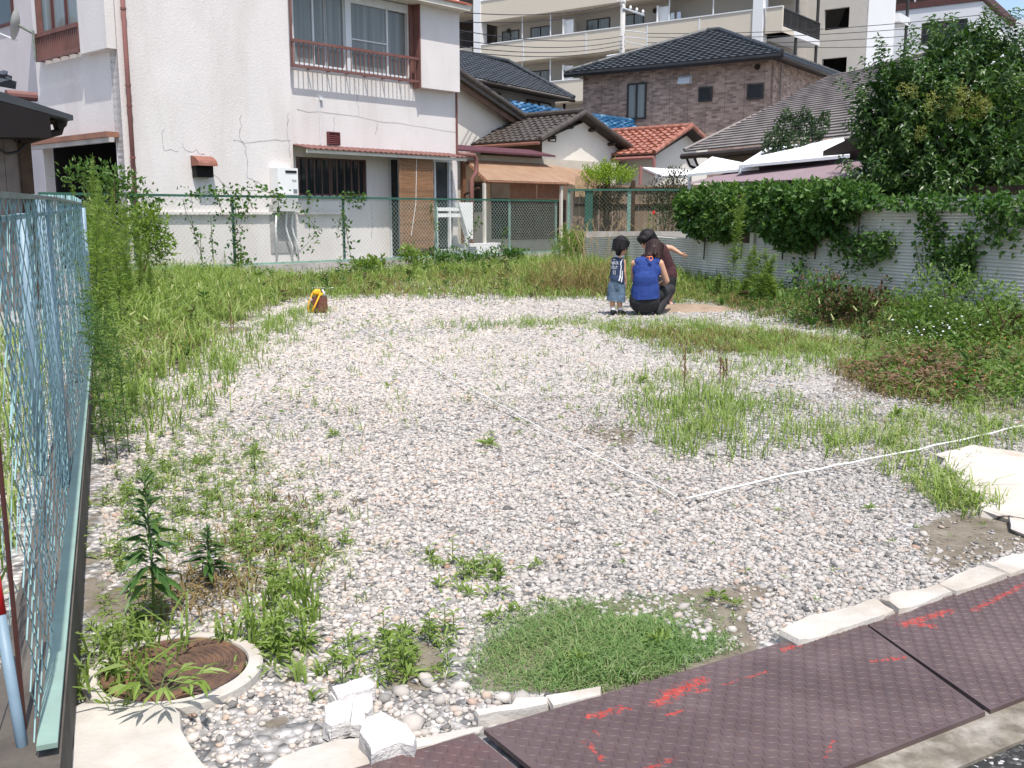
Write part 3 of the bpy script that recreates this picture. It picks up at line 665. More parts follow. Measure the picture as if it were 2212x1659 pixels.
def wall(fr, a0, a1, z0, z1, holes, th=.16, o=0.):
    A = sorted({a0, a1, *[min(max(h[i], a0), a1) for h in holes for i in (0, 1)]}); Z = sorted({z0, z1, *[min(max(h[i], z0), z1) for h in holes for i in (2, 3)]})
    b = MB(); p = fr.pt
    for i in range(len(A) - 1):
        for j in range(len(Z) - 1):
            am, zm = (A[i] + A[i + 1]) / 2, (Z[j] + Z[j + 1]) / 2
            if any(h[0] < am < h[1] and h[2] < zm < h[3] for h in holes): continue
            for oo in (o, o - th): b.quad(p(A[i], Z[j], oo), p(A[i + 1], Z[j], oo), p(A[i + 1], Z[j + 1], oo), p(A[i], Z[j + 1], oo))
    for h in list(holes) + [(a0, a1, z0, z1)]:
        x0, x1, y0, y1 = h[:4]
        b.quad(p(x0, y0, o), p(x1, y0, o), p(x1, y0, o - th), p(x0, y0, o - th)); b.quad(p(x0, y1, o), p(x1, y1, o), p(x1, y1, o - th), p(x0, y1, o - th))
        b.quad(p(x0, y0, o), p(x0, y1, o), p(x0, y1, o - th), p(x0, y0, o - th)); b.quad(p(x1, y0, o), p(x1, y1, o), p(x1, y1, o - th), p(x1, y0, o - th))
    return b
def window(fr, h, par, o=-.05, bars=(.5,), fm=None, gm=None, fw=.035, hb=()):
    a0, a1, z0, z1 = h; fm = fm or m_alu; gm = gm or m_glass; b = MB()
    for x0, x1 in ((a0, a0 + fw), (a1 - fw, a1)): b.fbox(fr, x0, x1, z0, z1, o - .05, o)
    for y0, y1 in ((z0, z0 + fw), (z1 - fw, z1)): b.fbox(fr, a0 + fw, a1 - fw, y0, y1, o - .05, o - .002)
    for t_ in bars: x = a0 + (a1 - a0) * t_; b.fbox(fr, x - fw * .6, x + fw * .6, z0 + fw, z1 - fw, o - .045, o + .004)
    for t_ in hb: y = z0 + (z1 - z0) * t_; b.fbox(fr, a0 + fw, a1 - fw, y - fw * .3, y + fw * .3, o - .045, o - .004)
    w_ = b.build('window', fm, par)
    b = MB(); b.quad(fr.pt(a0 + .01, z0 + .01, o - .03), fr.pt(a1 - .01, z0 + .01, o - .03), fr.pt(a1 - .01, z1 - .01, o - .03), fr.pt(a0 + .01, z1 - .01, o - .03)); b.build('pane', gm, w_)
    return w_
MF = Frame(BF.O - BF.n * .95, 42.4)
A0 = MF.hit(266, 300, .14)[0]; A1 = MF.hit(632, 300, .14)[0]; A2 = MF.hit(987, 260)[0]
c0 = MF.pt(A0, 0)
hs = thing('white_house', 'white stucco two storey house with red railings behind the long green fence', 'house', (c0.x, c0.y, 0))
wall(MF, A0, A1, -.1, 9.2, [], .3, .14).build('wall', m_stucco, hs)
uw = (MF.hit(635, 100)[0], MF.hit(881, 100)[0], (MF.hit(640, 134)[1] + MF.hit(880, 172)[1]) / 2, 6.6)
lw = rect(MF, (639, 338), (791, 424)); a_d0, a_d1 = MF.hit(840, 400)[0], MF.hit(978, 400)[0]; zd = MF.hit(850, 338)[1]
wall(MF, A1, A2, -.1, 9.2, [uw, lw, (a_d0, a_d1, .1, zd)], .2).build('wall', m_stucco, hs)
b = MB(); b.fbox(MF, A1 + .05, A2 - .05, 0, 6.8, -.8, -.75); b.build('dark_interior', m_dark, hs)
b = MB(); b.fbox(MF, A0 + .05, A2 - .03, 8.9, 9.0, -6, .1); b.build('roof', m_red, hs)
b = MB(); b.fbox(MF, A2 - .2, A2 - .01, -.1, 9, -6, -.21); b.build('wall', m_stucco, hs)
# upper sliding windows
ax = lambda px, py=100, o=-.04: MF.hit(px, py, o)[0]
for p0, p1, bars, hb in ((633, 759, (), ()), (759, 882, (), ())):
    pass
zs = uw[2]
for p0, p1, o in ((632, 679, -.03), (677, 708, -.07), (704, 748, -.07), (755, 838, -.03), (834, 894, -.07)):
    window(MF, (ax(p0), ax(p1), zs, 6.55), hs, o, (), fw=.045, hb=(.33,) if p0 == 755 else ())
b = MB(); b.fbox(MF, ax(746), ax(758), zs, 6.58, -.1, -.01); b.build('mullion', m_alu, hs)
b = MB(); b.fbox(MF, ax(756), ax(894), MF.hit(757, 5)[1], MF.hit(757, -14)[1], -.06, -.012); b.build('window_head', m_alu, hs)
# railing
ro = .2; r0, r1 = MF.hit(630, 90, ro)[0], MF.hit(908, 130, ro)[0]
zt_, zb_ = (MF.hit(632, 82, ro)[1] + MF.hit(906, 126, ro)[1]) / 2, (MF.hit(632, 137, ro)[1] + MF.hit(906, 176, ro)[1]) / 2
rl = MB(); rl.fbox(MF, r0, r1, zt_ - .06, zt_, ro - .02, ro + .02); rl.fbox(MF, r0, r1, zb_ - .05, zb_, ro - .02, ro + .02); [rl.fbox(MF, r0 + (r1 - r0) * i / 7 - .012, r0 + (r1 - r0) * i / 7 + .012, zb_ - .045, zb_ - .02, .002, ro - .02) for i in range(1, 8)]
rl.fbox(MF, r0, r1, zb_ + .26, zb_ + .28, ro - .006, ro + .006) if False else None
for i in range(29):
    a = r0 + .05 + (r1 - r0 - .1) * i / 28; rl.fbox(MF, a - .009, a + .009, zb_, zt_ - .06, ro - .009, ro + .009)
rl.fbox(MF, r0 - .0, r0 + .05, zb_ - .05, 6.6, .145, ro - .03)
rl.build('railing', m_red, hs)
# shutter box and eave
so_ = .24; b0, b1 = MF.hit(909, 150, so_)[0], MF.hit(993, 150, so_)[0]; zb1 = (MF.hit(914, 188, so_)[1] + MF.hit(992, 200, so_)[1]) / 2
b = MB(); b.fbox(MF, b0, b1, zb1, 6.55, .003, so_); b.build('shutter_box', m_stucco, hs)
b = MB(); b.fbox(MF, b0 - .04, b0 - .003, zb1 - .02, 6.55, -.02, so_ + .015); b.fbox(MF, b0 - .16, b0 - .045, zb1 + .1, 6.55, -.06, .05); b.build('shutter_box_side', m_red, hs)
eo = .55; ez = MF.hit(1016, 24, eo)[1]; ea = MF.hit(1016, 24, eo)[0]
b = MB(); b.fbox(MF, A1 + .02, ea, ez, ez + .12, .003, eo); b.build('eave', m_fascia, hs)
b = MB(); p = MF.pt; b.hexa([p(A1 + .02, ez + .122, eo + .04), p(ea + .03, ez + .122, eo + .04), p(ea + .03, ez + .3, .003), p(A1 + .02, ez + .3, .003), p(A1 + .02, ez + .16, eo + .04), p(ea + .03, ez + .16, eo + .04), p(ea + .03, ez + .34, .003), p(A1 + .02, ez + .34, .003)]); b.build('eave_roof', mat('orange red roof sheet', (.33, .1, .06), .6), hs)
# red awning over the ground floor
ao = .62; az0 = (MF.hit(634, 326, ao)[1] + MF.hit(1008, 341, ao)[1]) / 2; zw = (MF.hit(640, 308)[1] + MF.hit(970, 334)[1]) / 2
aa0, aa1 = A1 + .0, MF.hit(1010, 340, ao)[0]
b = MB(); N = 160; V = []
for i in range(N + 1):
    a = aa0 + (aa1 - aa0) * i / N; w_ = .012 * math.sin(i * 1.25)
    V += [list(p(a, zw + w_, .003)), list(p(a, az0 + .05 + w_, ao + .05)), list(p(a, zw + w_ - .02, .003)), list(p(a, az0 + .03 + w_, ao + .05))]
b.add(V, [[4 * i, 4 * i + 1, 4 * i + 5, 4 * i + 4] for i in range(N)], [[4 * i + 1, 4 * i + 3, 4 * i + 7, 4 * i + 5] for i in range(N)], [[4 * i + 2, 4 * i + 3, 4 * i + 7, 4 * i + 6] for i in range(N)])
b.build('awning', m_red, hs)
b = MB(); b.fbox(MF, aa0 + .01, aa1 - .03, az0 - .05, az0 + .018, ao - .02, ao + .01); b.build('awning_fascia', m_fascia, hs)
# barred window, doors
wn = window(MF, lw, hs, -.03, (.5,), mat('brown window frame', (.11, .065, .055), .6), m_glassd, .04)
b = MB()
for i in range(10): a = lw[0] + .03 + (lw[1] - lw[0] - .06) * i / 9; b.fbox(MF, a - .014, a + .014, lw[2] - .03, lw[3] - .01, .02, .045)
b.fbox(MF, lw[0] - .03, lw[1] + .03, lw[2] - .06, lw[2] - .03, .004, .06); b.build('window_bars', bpy.data.materials['brown window frame'], hs)
b = MB()
for px in (843, 866, 940, 972): a = ax(px, 400, -.02); b.fbox(MF, a - .03, a + .03, .12, zd - .02, -.1, -.02)
b.fbox(MF, a_d0, a_d1, zd - .07, zd, -.1, -.021); b.fbox(MF, a_d0, a_d1, .1, .17, -.1, -.022); dr = b.build('door', m_alu, hs)
b = MB(); b.fbox(MF, a_d0 + .02, a_d1 - .02, .14, zd - .04, -.16, -.12); b.build('door_glass', mat('grey door glass', (.05, .055, .06), .15, .4, 2, spec=.5), dr)
# ledge, downpipes, vents, cracks
zl_ = MF.hit(450, 458, .14)[1]
b = MB(); b.fbox(MF, A0 + .1, A1, zl_ - .05, zl_, .142, .22); b.fbox(MF, A1 + .15, MF.hit(740, 455)[0], zl_ - .05, zl_, .003, .08); b.build('ledge', m_stucco, hs)
pa = A0 + .13
b = MB(); b.tube([MF.pt(pa, 9, .21), MF.pt(pa, .2, .21)], .045, 10); b.build('downpipe', m_pipe, hs, True)
for py in (20, 183, 228, 340): z = MF.hit(272, py, .2)[1]; b = MB(); b.tube([MF.pt(pa, z - .02, .21), MF.pt(pa, z + .02, .21)], .055, 10); b.build('pipe_bracket', m_red, hs)
b = MB(); b.fbox(MF, A2 - .05, A2 - .01, 2.6, zb1 + .3, .003, .045); b.build('corner_pipe', m_red, hs)
hx = rect(MF, (411, 336), (453, 356), .14); b = MB(); V = []
for i in range(7):
    an = math.pi / 2 * i / 6; V += [(hx[0], hx[3] - .2 * (1 - math.cos(an)), .145 + .3 * math.sin(an)), (hx[1], hx[3] - .2 * (1 - math.cos(an)), .145 + .3 * math.sin(an))]
b.add([list(MF.pt(*v)) for v in V], [[2 * i, 2 * i + 1, 2 * i + 3, 2 * i + 2] for i in range(6)])
for e in (0, 1): b.add([list(MF.pt(*V[2 * i + e])) for i in range(7)] + [list(MF.pt(hx[e], hx[3] - .2, .145))], [list(range(8))])
vh = b.build('vent_hood', mat('rusty brown hood', (.22, .1, .075), .7, .3, 6, dirt=(.35, .1, .04), damt=.8, dsc=5), hs)
b = MB(); b.fbox(MF, hx[0] + .02, hx[1] - .02, hx[3] - .42, hx[3] - .16, .141, .3); b.build('vent_mouth', m_dark, vh)
vx = rect(MF, (705, 287), (731, 314)); b = MB()
for i in range(6): z = vx[2] + (vx[3] - vx[2]) * (i + .3) / 6; p = MF.pt; b.hexa([p(vx[0] + .02, z, .07), p(vx[1] - .02, z, .07), p(vx[1] - .02, z + .012, .07), p(vx[0] + .02, z + .012, .07), p(vx[0] + .02, z + .05, .02), p(vx[1] - .02, z + .05, .02), p(vx[1] - .02, z + .062, .02), p(vx[0] + .02, z + .062, .02)])
for x0, x1 in ((vx[0], vx[0] + .02), (vx[1] - .02, vx[1])): b.fbox(MF, x0, x1, vx[2], vx[3], .003, .08)
b.fbox(MF, vx[0], vx[1], vx[3], vx[3] + .025, .003, .08); b.fbox(MF, vx[0] + .02, vx[1] - .02, vx[2], vx[3], .004, .012); b.build('louvre_vent', mat('dark red louvre', (.13, .04, .04), .6), hs)
b = MB(); z0, z1 = MF.hit(690, 312)[1], MF.hit(690, 212)[1]; a = MF.hit(690, 260)[0]; b.tube([MF.pt(a, z0, .02), MF.pt(a, z1, .02)], .012, 6); b.fbox(MF, a - .01, a + .08, z1 - .05, z1 + .02, .01, .06); b.build('conduit', m_alu, hs)
def crack(pts, o, wd=.025):
    P_ = [MF.hit(x, y, o) for x, y in pts]; b = MB(); q = []
    for (a0, z0), (a1, z1) in zip(P_[:-1], P_[1:]):
        for k in range(4): q.append((a0 + (a1 - a0) * k / 4 + random.gauss(0, .015), z0 + (z1 - z0) * k / 4 + random.gauss(0, .015)))
    q.append(P_[-1])
    V = []
    for i, (a, z) in enumerate(q):
        j = min(i + 1, len(q) - 1); k = max(i - 1, 0); dx, dz = q[j][0] - q[k][0], q[j][1] - q[k][1]; l = math.hypot(dx, dz) or 1; h = wd * random.uniform(.35, 1.1) / 2
        V += [list(MF.pt(a - dz / l * h, z + dx / l * h, o + .0015)), list(MF.pt(a + dz / l * h, z - dx / l * h, o + .0015))]
    b.add(V, [[2 * i, 2 * i + 1, 2 * i + 3, 2 * i + 2] for i in range(len(q) - 1)]); b.build('crack_filler', m_crackp, hs)
for c in ([(521, 248), (519, 295), (527, 310), (534, 350), (536, 385), (565, 398), (578, 408)], [(393, 315), (402, 327), (425, 328), (443, 334)], [(453, 370), (475, 392), (500, 411)], [(352, 277), (353, 323), (385, 327)], [(621, 243), (620, 275), (622, 305), (627, 340)], [(506, 303), (530, 308), (595, 303), (628, 304)], [(413, 415), (415, 470), (423, 520), (428, 550)]): crack(c, .14, .026)
for c in ([(640, 238), (740, 246), (860, 268), (985, 286)], [(767, 170), (772, 210), (775, 250)], [(815, 265), (811, 290)], [(721, 252), (721, 285)], [(802, 440), (806, 480), (803, 515)]): crack(c, 0., .024)
# side wall turning away to the left
SF = Frame(MF.pt(A0, 0, .14), MF.az - 90)
S1 = SF.hit(82, 200)[0]
win = (SF.hit(170, 60)[0], SF.hit(81, 60)[0], SF.hit(120, 115)[1], 7.2); gz1 = (SF.hit(255, 297)[1] + SF.hit(80, 316)[1]) / 2
gar = (.25, S1 - .03, .0, gz1)
wall(SF, .002, S1, -.1, 9.2, [win, gar], .2).build('wall', m_stucco, hs)
b = MB(); b.fbox(SF, .4, S1 + .2, -.1, 6.9, -3.2, -3.1); b.fbox(SF, S1 - .1, S1 - .02, -.1, 8.8, -3, -.21); b.fbox(SF, .4, S1 - .12, gz1 + .3, gz1 + .36, -3, -.22); b.build('dark_interior', m_dark, hs)  # added near-black planes paint in the shade inside the garage
b = MB(); b.fbox(SF, .15, S1 + .3, gz1, gz1 + .1, .004, .25); b.build('lower_eave', mat('rusty eave sheet', (.25, .12, .08), .7), hs)
b = MB(); b.fbox(SF, .15, S1 + .3, gz1 - .09, gz1 - .003, .1, .2); b.build('lower_gutter', mat('pale gutter', (.4, .37, .35), .6), hs)
window(SF, (win[0], win[1], win[2], win[3]), hs, -.04, (.33, .66), mat('dark red frame', (.09, .03, .03), .6), m_glass, .05)
ro = .15; r0, r1 = SF.hit(168, 60, ro)[0], SF.hit(76, 80, ro)[0]; zt_ = (SF.hit(80, 72, ro)[1] + SF.hit(166, 50, ro)[1]) / 2; zb_ = (SF.hit(76, 130, ro)[1] + SF.hit(168, 107, ro)[1]) / 2
rl = MB(); rl.fbox(SF, r0, r1, zt_ - .08, zt_, ro - .03, ro + .03); rl.fbox(SF, r0, r1, zb_ - .05, zb_, ro - .03, ro + .03); [rl.fbox(SF, r0 + (r1 - r0) * i / 5 - .012, r0 + (r1 - r0) * i / 5 + .012, zb_ - .04, zb_ - .02, .003, ro - .03) for i in range(6)]
for i in range(24): a = r0 + (r1 - r0) * i / 23; rl.fbox(SF, a - .018, a + .018, zb_, zt_ - .08, ro - .01, ro + .01)
rl.fbox(SF, r1 - .06, r1, zb_, 7.2, .003, ro - .04); rl.build('railing', m_red, hs)
so_ = .185; b = MB(); b.fbox(SF, SF.hit(231, 101, so_)[0], SF.hit(174, 119, so_)[0], (SF.hit(174, 119, so_)[1] + SF.hit(231, 101, so_)[1]) / 2, 7.2, .003, so_); b.build('shutter_box', m_stucco, hs)
RW = Frame(SF.pt(S1, 0, -1.6), SF.az)
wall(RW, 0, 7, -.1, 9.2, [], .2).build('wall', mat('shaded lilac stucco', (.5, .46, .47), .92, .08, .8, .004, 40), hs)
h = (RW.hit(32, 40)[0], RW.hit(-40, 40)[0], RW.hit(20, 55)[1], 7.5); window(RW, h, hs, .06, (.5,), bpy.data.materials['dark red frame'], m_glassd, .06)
# satellite dish
dc = P(41, 55, SF.pt(S1 - .2, 0, .6).y); dn = Vector((-.97, -.2, .2)).normalized()
sdh = thing('satellite_dish', 'small pale satellite dish on the railing of the white house at far left', 'satellite dish', tuple(dc))
b = MB(); V = []; ux = dn.cross(Vector((0, 0, 1))).normalized(); uy = ux.cross(dn)
for i in range(6):
    for j in range(24): an = 2 * math.pi * j / 24; rr = .3 * i / 5; V.append(list(dc + ux * rr * math.cos(an) + uy * rr * 1.05 * math.sin(an) + dn * (rr * rr * .9)))
b.add(V, [[i * 24 + j, i * 24 + (j + 1) % 24, (i + 1) * 24 + (j + 1) % 24, (i + 1) * 24 + j] for i in range(5) for j in range(24)]); b.build('dish', mat('pale grey dish', (.55, .58, .57), .45, .1), sdh, True)
b = MB(); b.tube([dc - uy * .3, dc - uy * .22 + dn * .45], .015, 6); b.tube([dc - uy * .22 + dn * .45, dc - uy * .12 + dn * .47], .04, 8); b.build('feed_arm', m_alu, sdh)
q_ = P(72, 72, dc.y); b = MB(); b.tube([dc, q_], .03, 8); b.tube([q_ + Vector((0, 0, .05)), P(76, 130, dc.y)], .025, 8); b.build('mast', m_capg, sdh)

# ---- bamboo blind, water heater, air conditioners and shelf by the house
t = NT('split bamboo'); v = t.n('Mapping'); v.inputs['Scale'].default_value = (1, 1, 40); t.set(v.inputs[0], t.pos())
m_bamboo = t.fin(t.ramp(t.noise(2.2, 5, .6, v.outputs[0]), [(.3, (.15, .07, .036)), (.5, (.28, .15, .08)), (.7, (.37, .22, .125))]), .8, .2)
bl = rect(MF, (860, 336), (938, 553), .5)
b = MB(); N = 110; nb = []
for i in range(N): z = bl[2] + (bl[3] - bl[2]) * i / N; o_ = .5 + .01 * math.sin(i * .35); b.fbox(MF, bl[0] + random.uniform(0, .012), bl[1] - random.uniform(0, .012), z, z + (bl[3] - bl[2]) / N * .82, o_, o_ + .012)
c = MF.pt(bl[0], bl[2], .5); bd = thing('bamboo_blind', 'long brown bamboo blind hanging from the red awning of the white house', 'blind', tuple(c))
b.build('slats', m_bamboo, bd); b = MB(); am_ = (bl[0] + bl[1]) / 2; b.tube([MF.pt(am_, bl[3] - .02, .525), MF.pt(am_ - .05, bl[3] - 1.1, .53), MF.pt(am_ - .22, bl[2] + .5, .53)], .008, 5); b.build('pull_cord', m_cord, bd)
wh = rect(MF, (599, 362), (645, 421), .42); c = MF.pt(wh[0], wh[2], .4)
ht = thing('water_heater', 'white gas water heater box on the wall beside the barred window', 'water heater', tuple(c))
m_white = mat('white enamel', (.74, .74, .73), .45, .05, 3, spec=.4)
b = MB(); b.fbox(MF, wh[0], wh[1], wh[2], wh[3], .15, .42); b.build('body', m_white, ht)
b = MB(); b.fbox(MF, wh[0] + .01, wh[1] - .01, wh[2] - .35, wh[2] - .003, .15, .41); b.build('lower_cover', mat('grey white cover', (.5, .49, .48), .6), ht)
b = MB(); a, c_ = wh[0] + (wh[1] - wh[0]) * .38, wh[0] + (wh[1] - wh[0]) * .93; b.fbox(MF, a, c_, wh[3] - .1, wh[3] - .05, .421, .432); b.build('flue_slot', m_dark, ht)
b = MB(); b.fbox(MF, wh[1] - .13, wh[1] - .03, wh[2] + .03, wh[2] + .12, .421, .424); b.build('label_plate', mat('grey label', (.2, .22, .25), .5), ht)
def text(body, size, fr, a, z, o, mt, name, par, depth=.001, sx=1.):
    cu = bpy.data.curves.new(name, 'FONT'); cu.body = body; cu.size = size; cu.extrude = depth; cu.align_x = 'CENTER'
    to = bpy.data.objects.new('t', cu); C.objects.link(to); bpy.context.view_layer.update()
    me = bpy.data.meshes.new_from_object(to.evaluated_get(bpy.context.evaluated_depsgraph_get())); bpy.data.objects.remove(to)
    p = fr.pt(a, z, o); x = fr.u if fr.u.cross(Vector((0, 0, 1))).dot(fr.n) > 0 else -fr.u
    M_ = Matrix((x * sx, Vector((0, 0, 1)), fr.n)).transposed().to_4x4(); M_.translation = p - Vector(root_loc(par))
    me.transform(M_); me.materials.clear(); me.materials.append(mt); ob = bpy.data.objects.new(name, me); C.objects.link(ob); ob.parent = par; return ob
m_ink = mat('dark print', (.05, .05, .07), .6)
text('V=', .1, MF, wh[1] - .1, wh[3] - .3, .423, m_ink, 'lettering', ht)
b = MB(); bp = rect(MF, (582, 442), (640, 545), .16); b.fbox(MF, bp[0], bp[1], bp[2], bp[3], .143, .16); b.build('back_plate', mat('grey plate', (.36, .34, .34), .7), ht)
for px, e in ((597, 0), (619, 1), (632, 1)):
    b = MB(); a = MF.hit(px, 480, .25)[0]; z0 = wh[2] - .33; pts = [MF.pt(a, z0, .28), MF.pt(a - .02, z0 - .35, .25)] + ([MF.pt(a + .03, z0 - .55, .25), MF.pt(a + .12, z0 - .75, .25), MF.pt(a + .14, .15, .22)] if e else [MF.pt(a, .2, .22)])
    b.tube(pts, .022, 8); b.build('pipe', m_white, ht, True)
# white metal shelf and outdoor units
c = BF.pt(BF.hit(985, 500, -.6)[0], 0, -.6)
sh = thing('white_shelf', 'white metal stand behind the fence at the foot of the white house', 'stand', tuple(c))
for py in (449, 462, 541): r_ = rect(BF, (943, py), (1010, py + 7), -.5); b = MB(); b.fbox(BF, r_[0], r_[1], r_[2], r_[3] + .01, -.75, -.5); b.build('shelf_board', m_white, sh)
for px in (944, 972, 1008): b = MB(); a = BF.hit(px, 500, -.5)[0]; b.fbox(BF, a - .02, a + .02, 0, BF.hit(1000, 448, -.5)[1], -.55, -.48); b.build('upright', m_white, sh)
r_ = rect(BF, (985, 437), (1016, 516), -.55); b = MB(); b.hexa([BF.pt(*v) for v in ((r_[0] + .35, r_[2], -.6), (r_[1], r_[2], -.6), (r_[1], r_[2], -.45), (r_[0] + .35, r_[2], -.45), (r_[0], r_[3], -.6), (r_[1], r_[3], -.6), (r_[1], r_[3], -.45), (r_[0], r_[3], -.45))]); c = BF.pt(r_[0], r_[2], -.5)
tag(b.build('leaning_board', m_white, base=tuple(c)), 'tapering white board standing on the white metal stand', 'board')
def ac(fr, tl, br, o, label):
    r_ = rect(fr, tl, br, o); c = fr.pt(r_[0], 0, o); a = thing('air_conditioner_unit', label, 'air conditioner', tuple(c))
    b = MB(); b.fbox(fr, r_[0], r_[1], r_[2] - .25, r_[3], o - .28, o); b.build('casing', m_white, a)
    b = MB()
    for i in range(10): z = r_[2] - .2 + i * (r_[3] - r_[2] + .15) / 10; b.fbox(fr, r_[0] + .02, r_[0] + (r_[1] - r_[0]) * .32, z, z + .02, o + .001, o + .012)
    b.build('grille', mat('grille grey', (.12, .12, .12), .6), a)
    b = MB(); b.fbox(fr, r_[1] - .12, r_[1] - .03, r_[3] - .1, r_[3] - .03, o + .001, o + .004); b.build('badge', bpy.data.materials['grey label'], a)
ac(BF, (1003, 527), (1081, 552), -.7, 'long white outdoor unit on the ground behind the fence')
# ================================================================ HOUSES BEHIND
def tiles(mb, EL, ER, RR, RL, w, l, amp=.03, lip=.03, ns=6, jit=.004, flat=False):
    EL, ER, RR, RL = map(Vector, (EL, ER, RR, RL)); e = (ER - EL).normalized(); m = (RL + RR) / 2 - EL
    s = (m - e * m.dot(e)).normalized(); nn = e.cross(s)
    if nn.z < 0: nn = -nn
    f = lambda p: ((p - EL).dot(e), (p - EL).dot(s))
    (xl0, _), (xr0, _), (xr1, sr), (xl1, sl_) = f(EL), f(ER), f(RR), f(RL); L = max(sr, sl_)
    xlf = lambda q: xl0 + (xl1 - xl0) * min(q / max(sl_, .01), 1); xrf = lambda q: xr0 + (xr1 - xr0) * min(q / max(sr, .01), 1)
    n = max(1, int(round(L / l))); lo, hi = min(xl0, xl1), max(xr0, xr1); st = w / ns
    X = np.arange(int(math.floor(lo / st)), int(math.ceil(hi / st)) + 1) * st; K = len(X)
    for i in range(n):
        s0, s1 = L * i / n, L * (i + 1) / n
        ph = (X / w) % 1.; wave = np.zeros(K) if flat else (.5 - .5 * np.cos(2 * np.pi * ph)) ** 1.3 * amp
        tl = np.floor(X / w).astype(int); jj = np.array([((t_ * 7919 + i * 104729) % 97) / 97. - .5 for t_ in tl]) * jit * 2
        V = []
        for q_, hgt in ((s0, -.005 + 0 * wave), (s0, wave + lip + jj), (min(s1 + .01, L), wave * .9 + jj)):
            xx = np.clip(X, xlf(q_), xrf(q_))
            V.append(np.array(EL)[None] + xx[:, None] * np.array(e) + q_ * np.array(s) + hgt[:, None] * np.array(nn))
        k = np.arange(K - 1)
        ff = [np.stack([r * K + k, r * K + k + 1, (r + 1) * K + k + 1, (r + 1) * K + k], 1) for r in (0, 1)]
        b_ = np.concatenate([V[0], V[1], V[1], V[2]])
        mb.add(b_, ff[0], ff[0] + 2 * K)
    return e, s, nn
def ridge(mb, p0, p1, r, seg=.3, n=10):
    p0, p1 = Vector(p0), Vector(p1); L = (p1 - p0).length; k = max(1, int(L / seg))
    for i in range(k):
        a, b_ = p0.lerp(p1, i / k), p0.lerp(p1, (i + 1.06) / k); mb.tube([a, b_], [r * 1.06, r * .94], n)
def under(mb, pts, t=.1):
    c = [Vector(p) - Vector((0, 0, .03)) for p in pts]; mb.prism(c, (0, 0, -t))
def solve_len(p, d, px):                   # how far from p along d until it shows at photo column px
    k = (px - CX) / F
    # (p.x + d.x t) = k * depth ; depth along the optical axis
    den = lambda v: v.y * cP - v.z * sP
    return (k * den(Vector((p.x, p.y, p.z - H))) - p.x) / (d.x - k * den(d))
Z2 = lambda x, y: (606.4 + x / 3, y / 3); Z3 = lambda x, y: (970.3 + x / 3, y / 3); Z4 = lambda x, y: (1474.8 + x / 3, y / 3)
m_tile = mat('dark brown glazed tile', (.07, .058, .05), .45, .2, 3, spec=.4, isl=.0)
m_tileg = mat('charcoal roof tile', (.045, .05, .056), .5, .25, 2, spec=.4)
m_cream = mat('cream render', (.62, .585, .53), .9, .05, 1, .004, 30, .15)
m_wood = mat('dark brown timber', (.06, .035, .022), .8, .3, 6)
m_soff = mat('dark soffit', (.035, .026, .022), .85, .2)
# ---- gable house with brown tiles
HA = BF.shift(-3.2); al, ar = HA.hit(1171, 330)[0], HA.hit(1334, 330)[0]; ap = HA.hit(1266, 256)
c0 = HA.pt(al, 0)
ga = thing('gable_house', 'cream gable house with dark brown tiled roof right of the white house', 'house', (c0.x, c0.y, 0))
OV = HA.shift(.34); rp = OV.pt(*OV.hit(1264, 246)); le = OV.pt(*OV.hit(1167, 303)); re = OV.pt(*OV.hit(1366, 323)); v = -HA.n
lb = solve_len(rp, v, 1128); l2 = solve_len(le, v, 1006); LB = max(lb, l2, 3)
zl0, zr0 = le.z + .05, re.z + .05
b = MB(); p = HA.pt; pl = [p(al, -.1), p(ar, -.1), p(ar, zr0 - .02), p(ap[0], rp.z - .18), p(al, zl0 - .02)]
b.prism(pl, v * LB); b.build('wall', m_cream, ga)
b = MB(); b.prism([p(al - .03, -.1), p(al - .004, -.1), p(al - .004, zl0 - .04), p(al - .03, zl0 - .04)], v * LB); b.build('eave_shade_boards', m_wood, ga)  # added dark boards stand in for the eave's shade on this wall
rf = MB(); tiles(rf, le + v * l2, le, rp, rp + v * lb, .27, .26, .05, .035); tiles(rf, re, re + v * LB, rp + v * LB, rp, .27, .26, .05, .035)
rfo = rf.build('roof', m_tile, ga)
b = MB(); up = Vector((0, 0, .05)); ridge(b, le + up, rp + up, .085, .33); ridge(b, re + up, rp + up, .085, .33); b.build('verge_tiles', m_tile, rfo)
b = MB(); ridge(b, rp + up * 2, rp + up * 2 + v * lb, .1, .35); b.build('ridge_tiles', m_tile, rfo)
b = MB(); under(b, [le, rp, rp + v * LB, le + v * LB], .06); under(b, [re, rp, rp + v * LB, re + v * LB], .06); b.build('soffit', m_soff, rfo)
b = MB()
for t_ in (.35, .75):
    q_ = le.lerp(rp, t_) - Vector((0, 0, .2)); b.tube([q_ + v * .5, q_ + v * .05], .06, 4)
    q_ = re.lerp(rp, t_) - Vector((0, 0, .2)); b.tube([q_ + v * .5, q_ + v * .05], .06, 4)
b.build('purlin_ends', m_soff, rfo)
b = MB(); gl = le - Vector((0, 0, .08)); gq = HA.u * -.05; b.tube([gl + gq, gl + gq + v * l2], .05, 8); b.build('gutter', mat('brown gutter', (.2, .09, .065), .55), ga)
b = MB(); b.fbox(HA, HA.hit(1183, 295)[0], HA.hit(1199, 305)[0], HA.hit(1190, 306)[1], HA.hit(1190, 292)[1], .004, .05); b.build('vent', m_soff, ga)
b = MB(); b.fbox(HA, HA.hit(1186, 295)[0], HA.hit(1196, 305)[0], HA.hit(1190, 304)[1], HA.hit(1190, 294)[1], .05, .06); b.build('vent_louvre', m_white, ga)
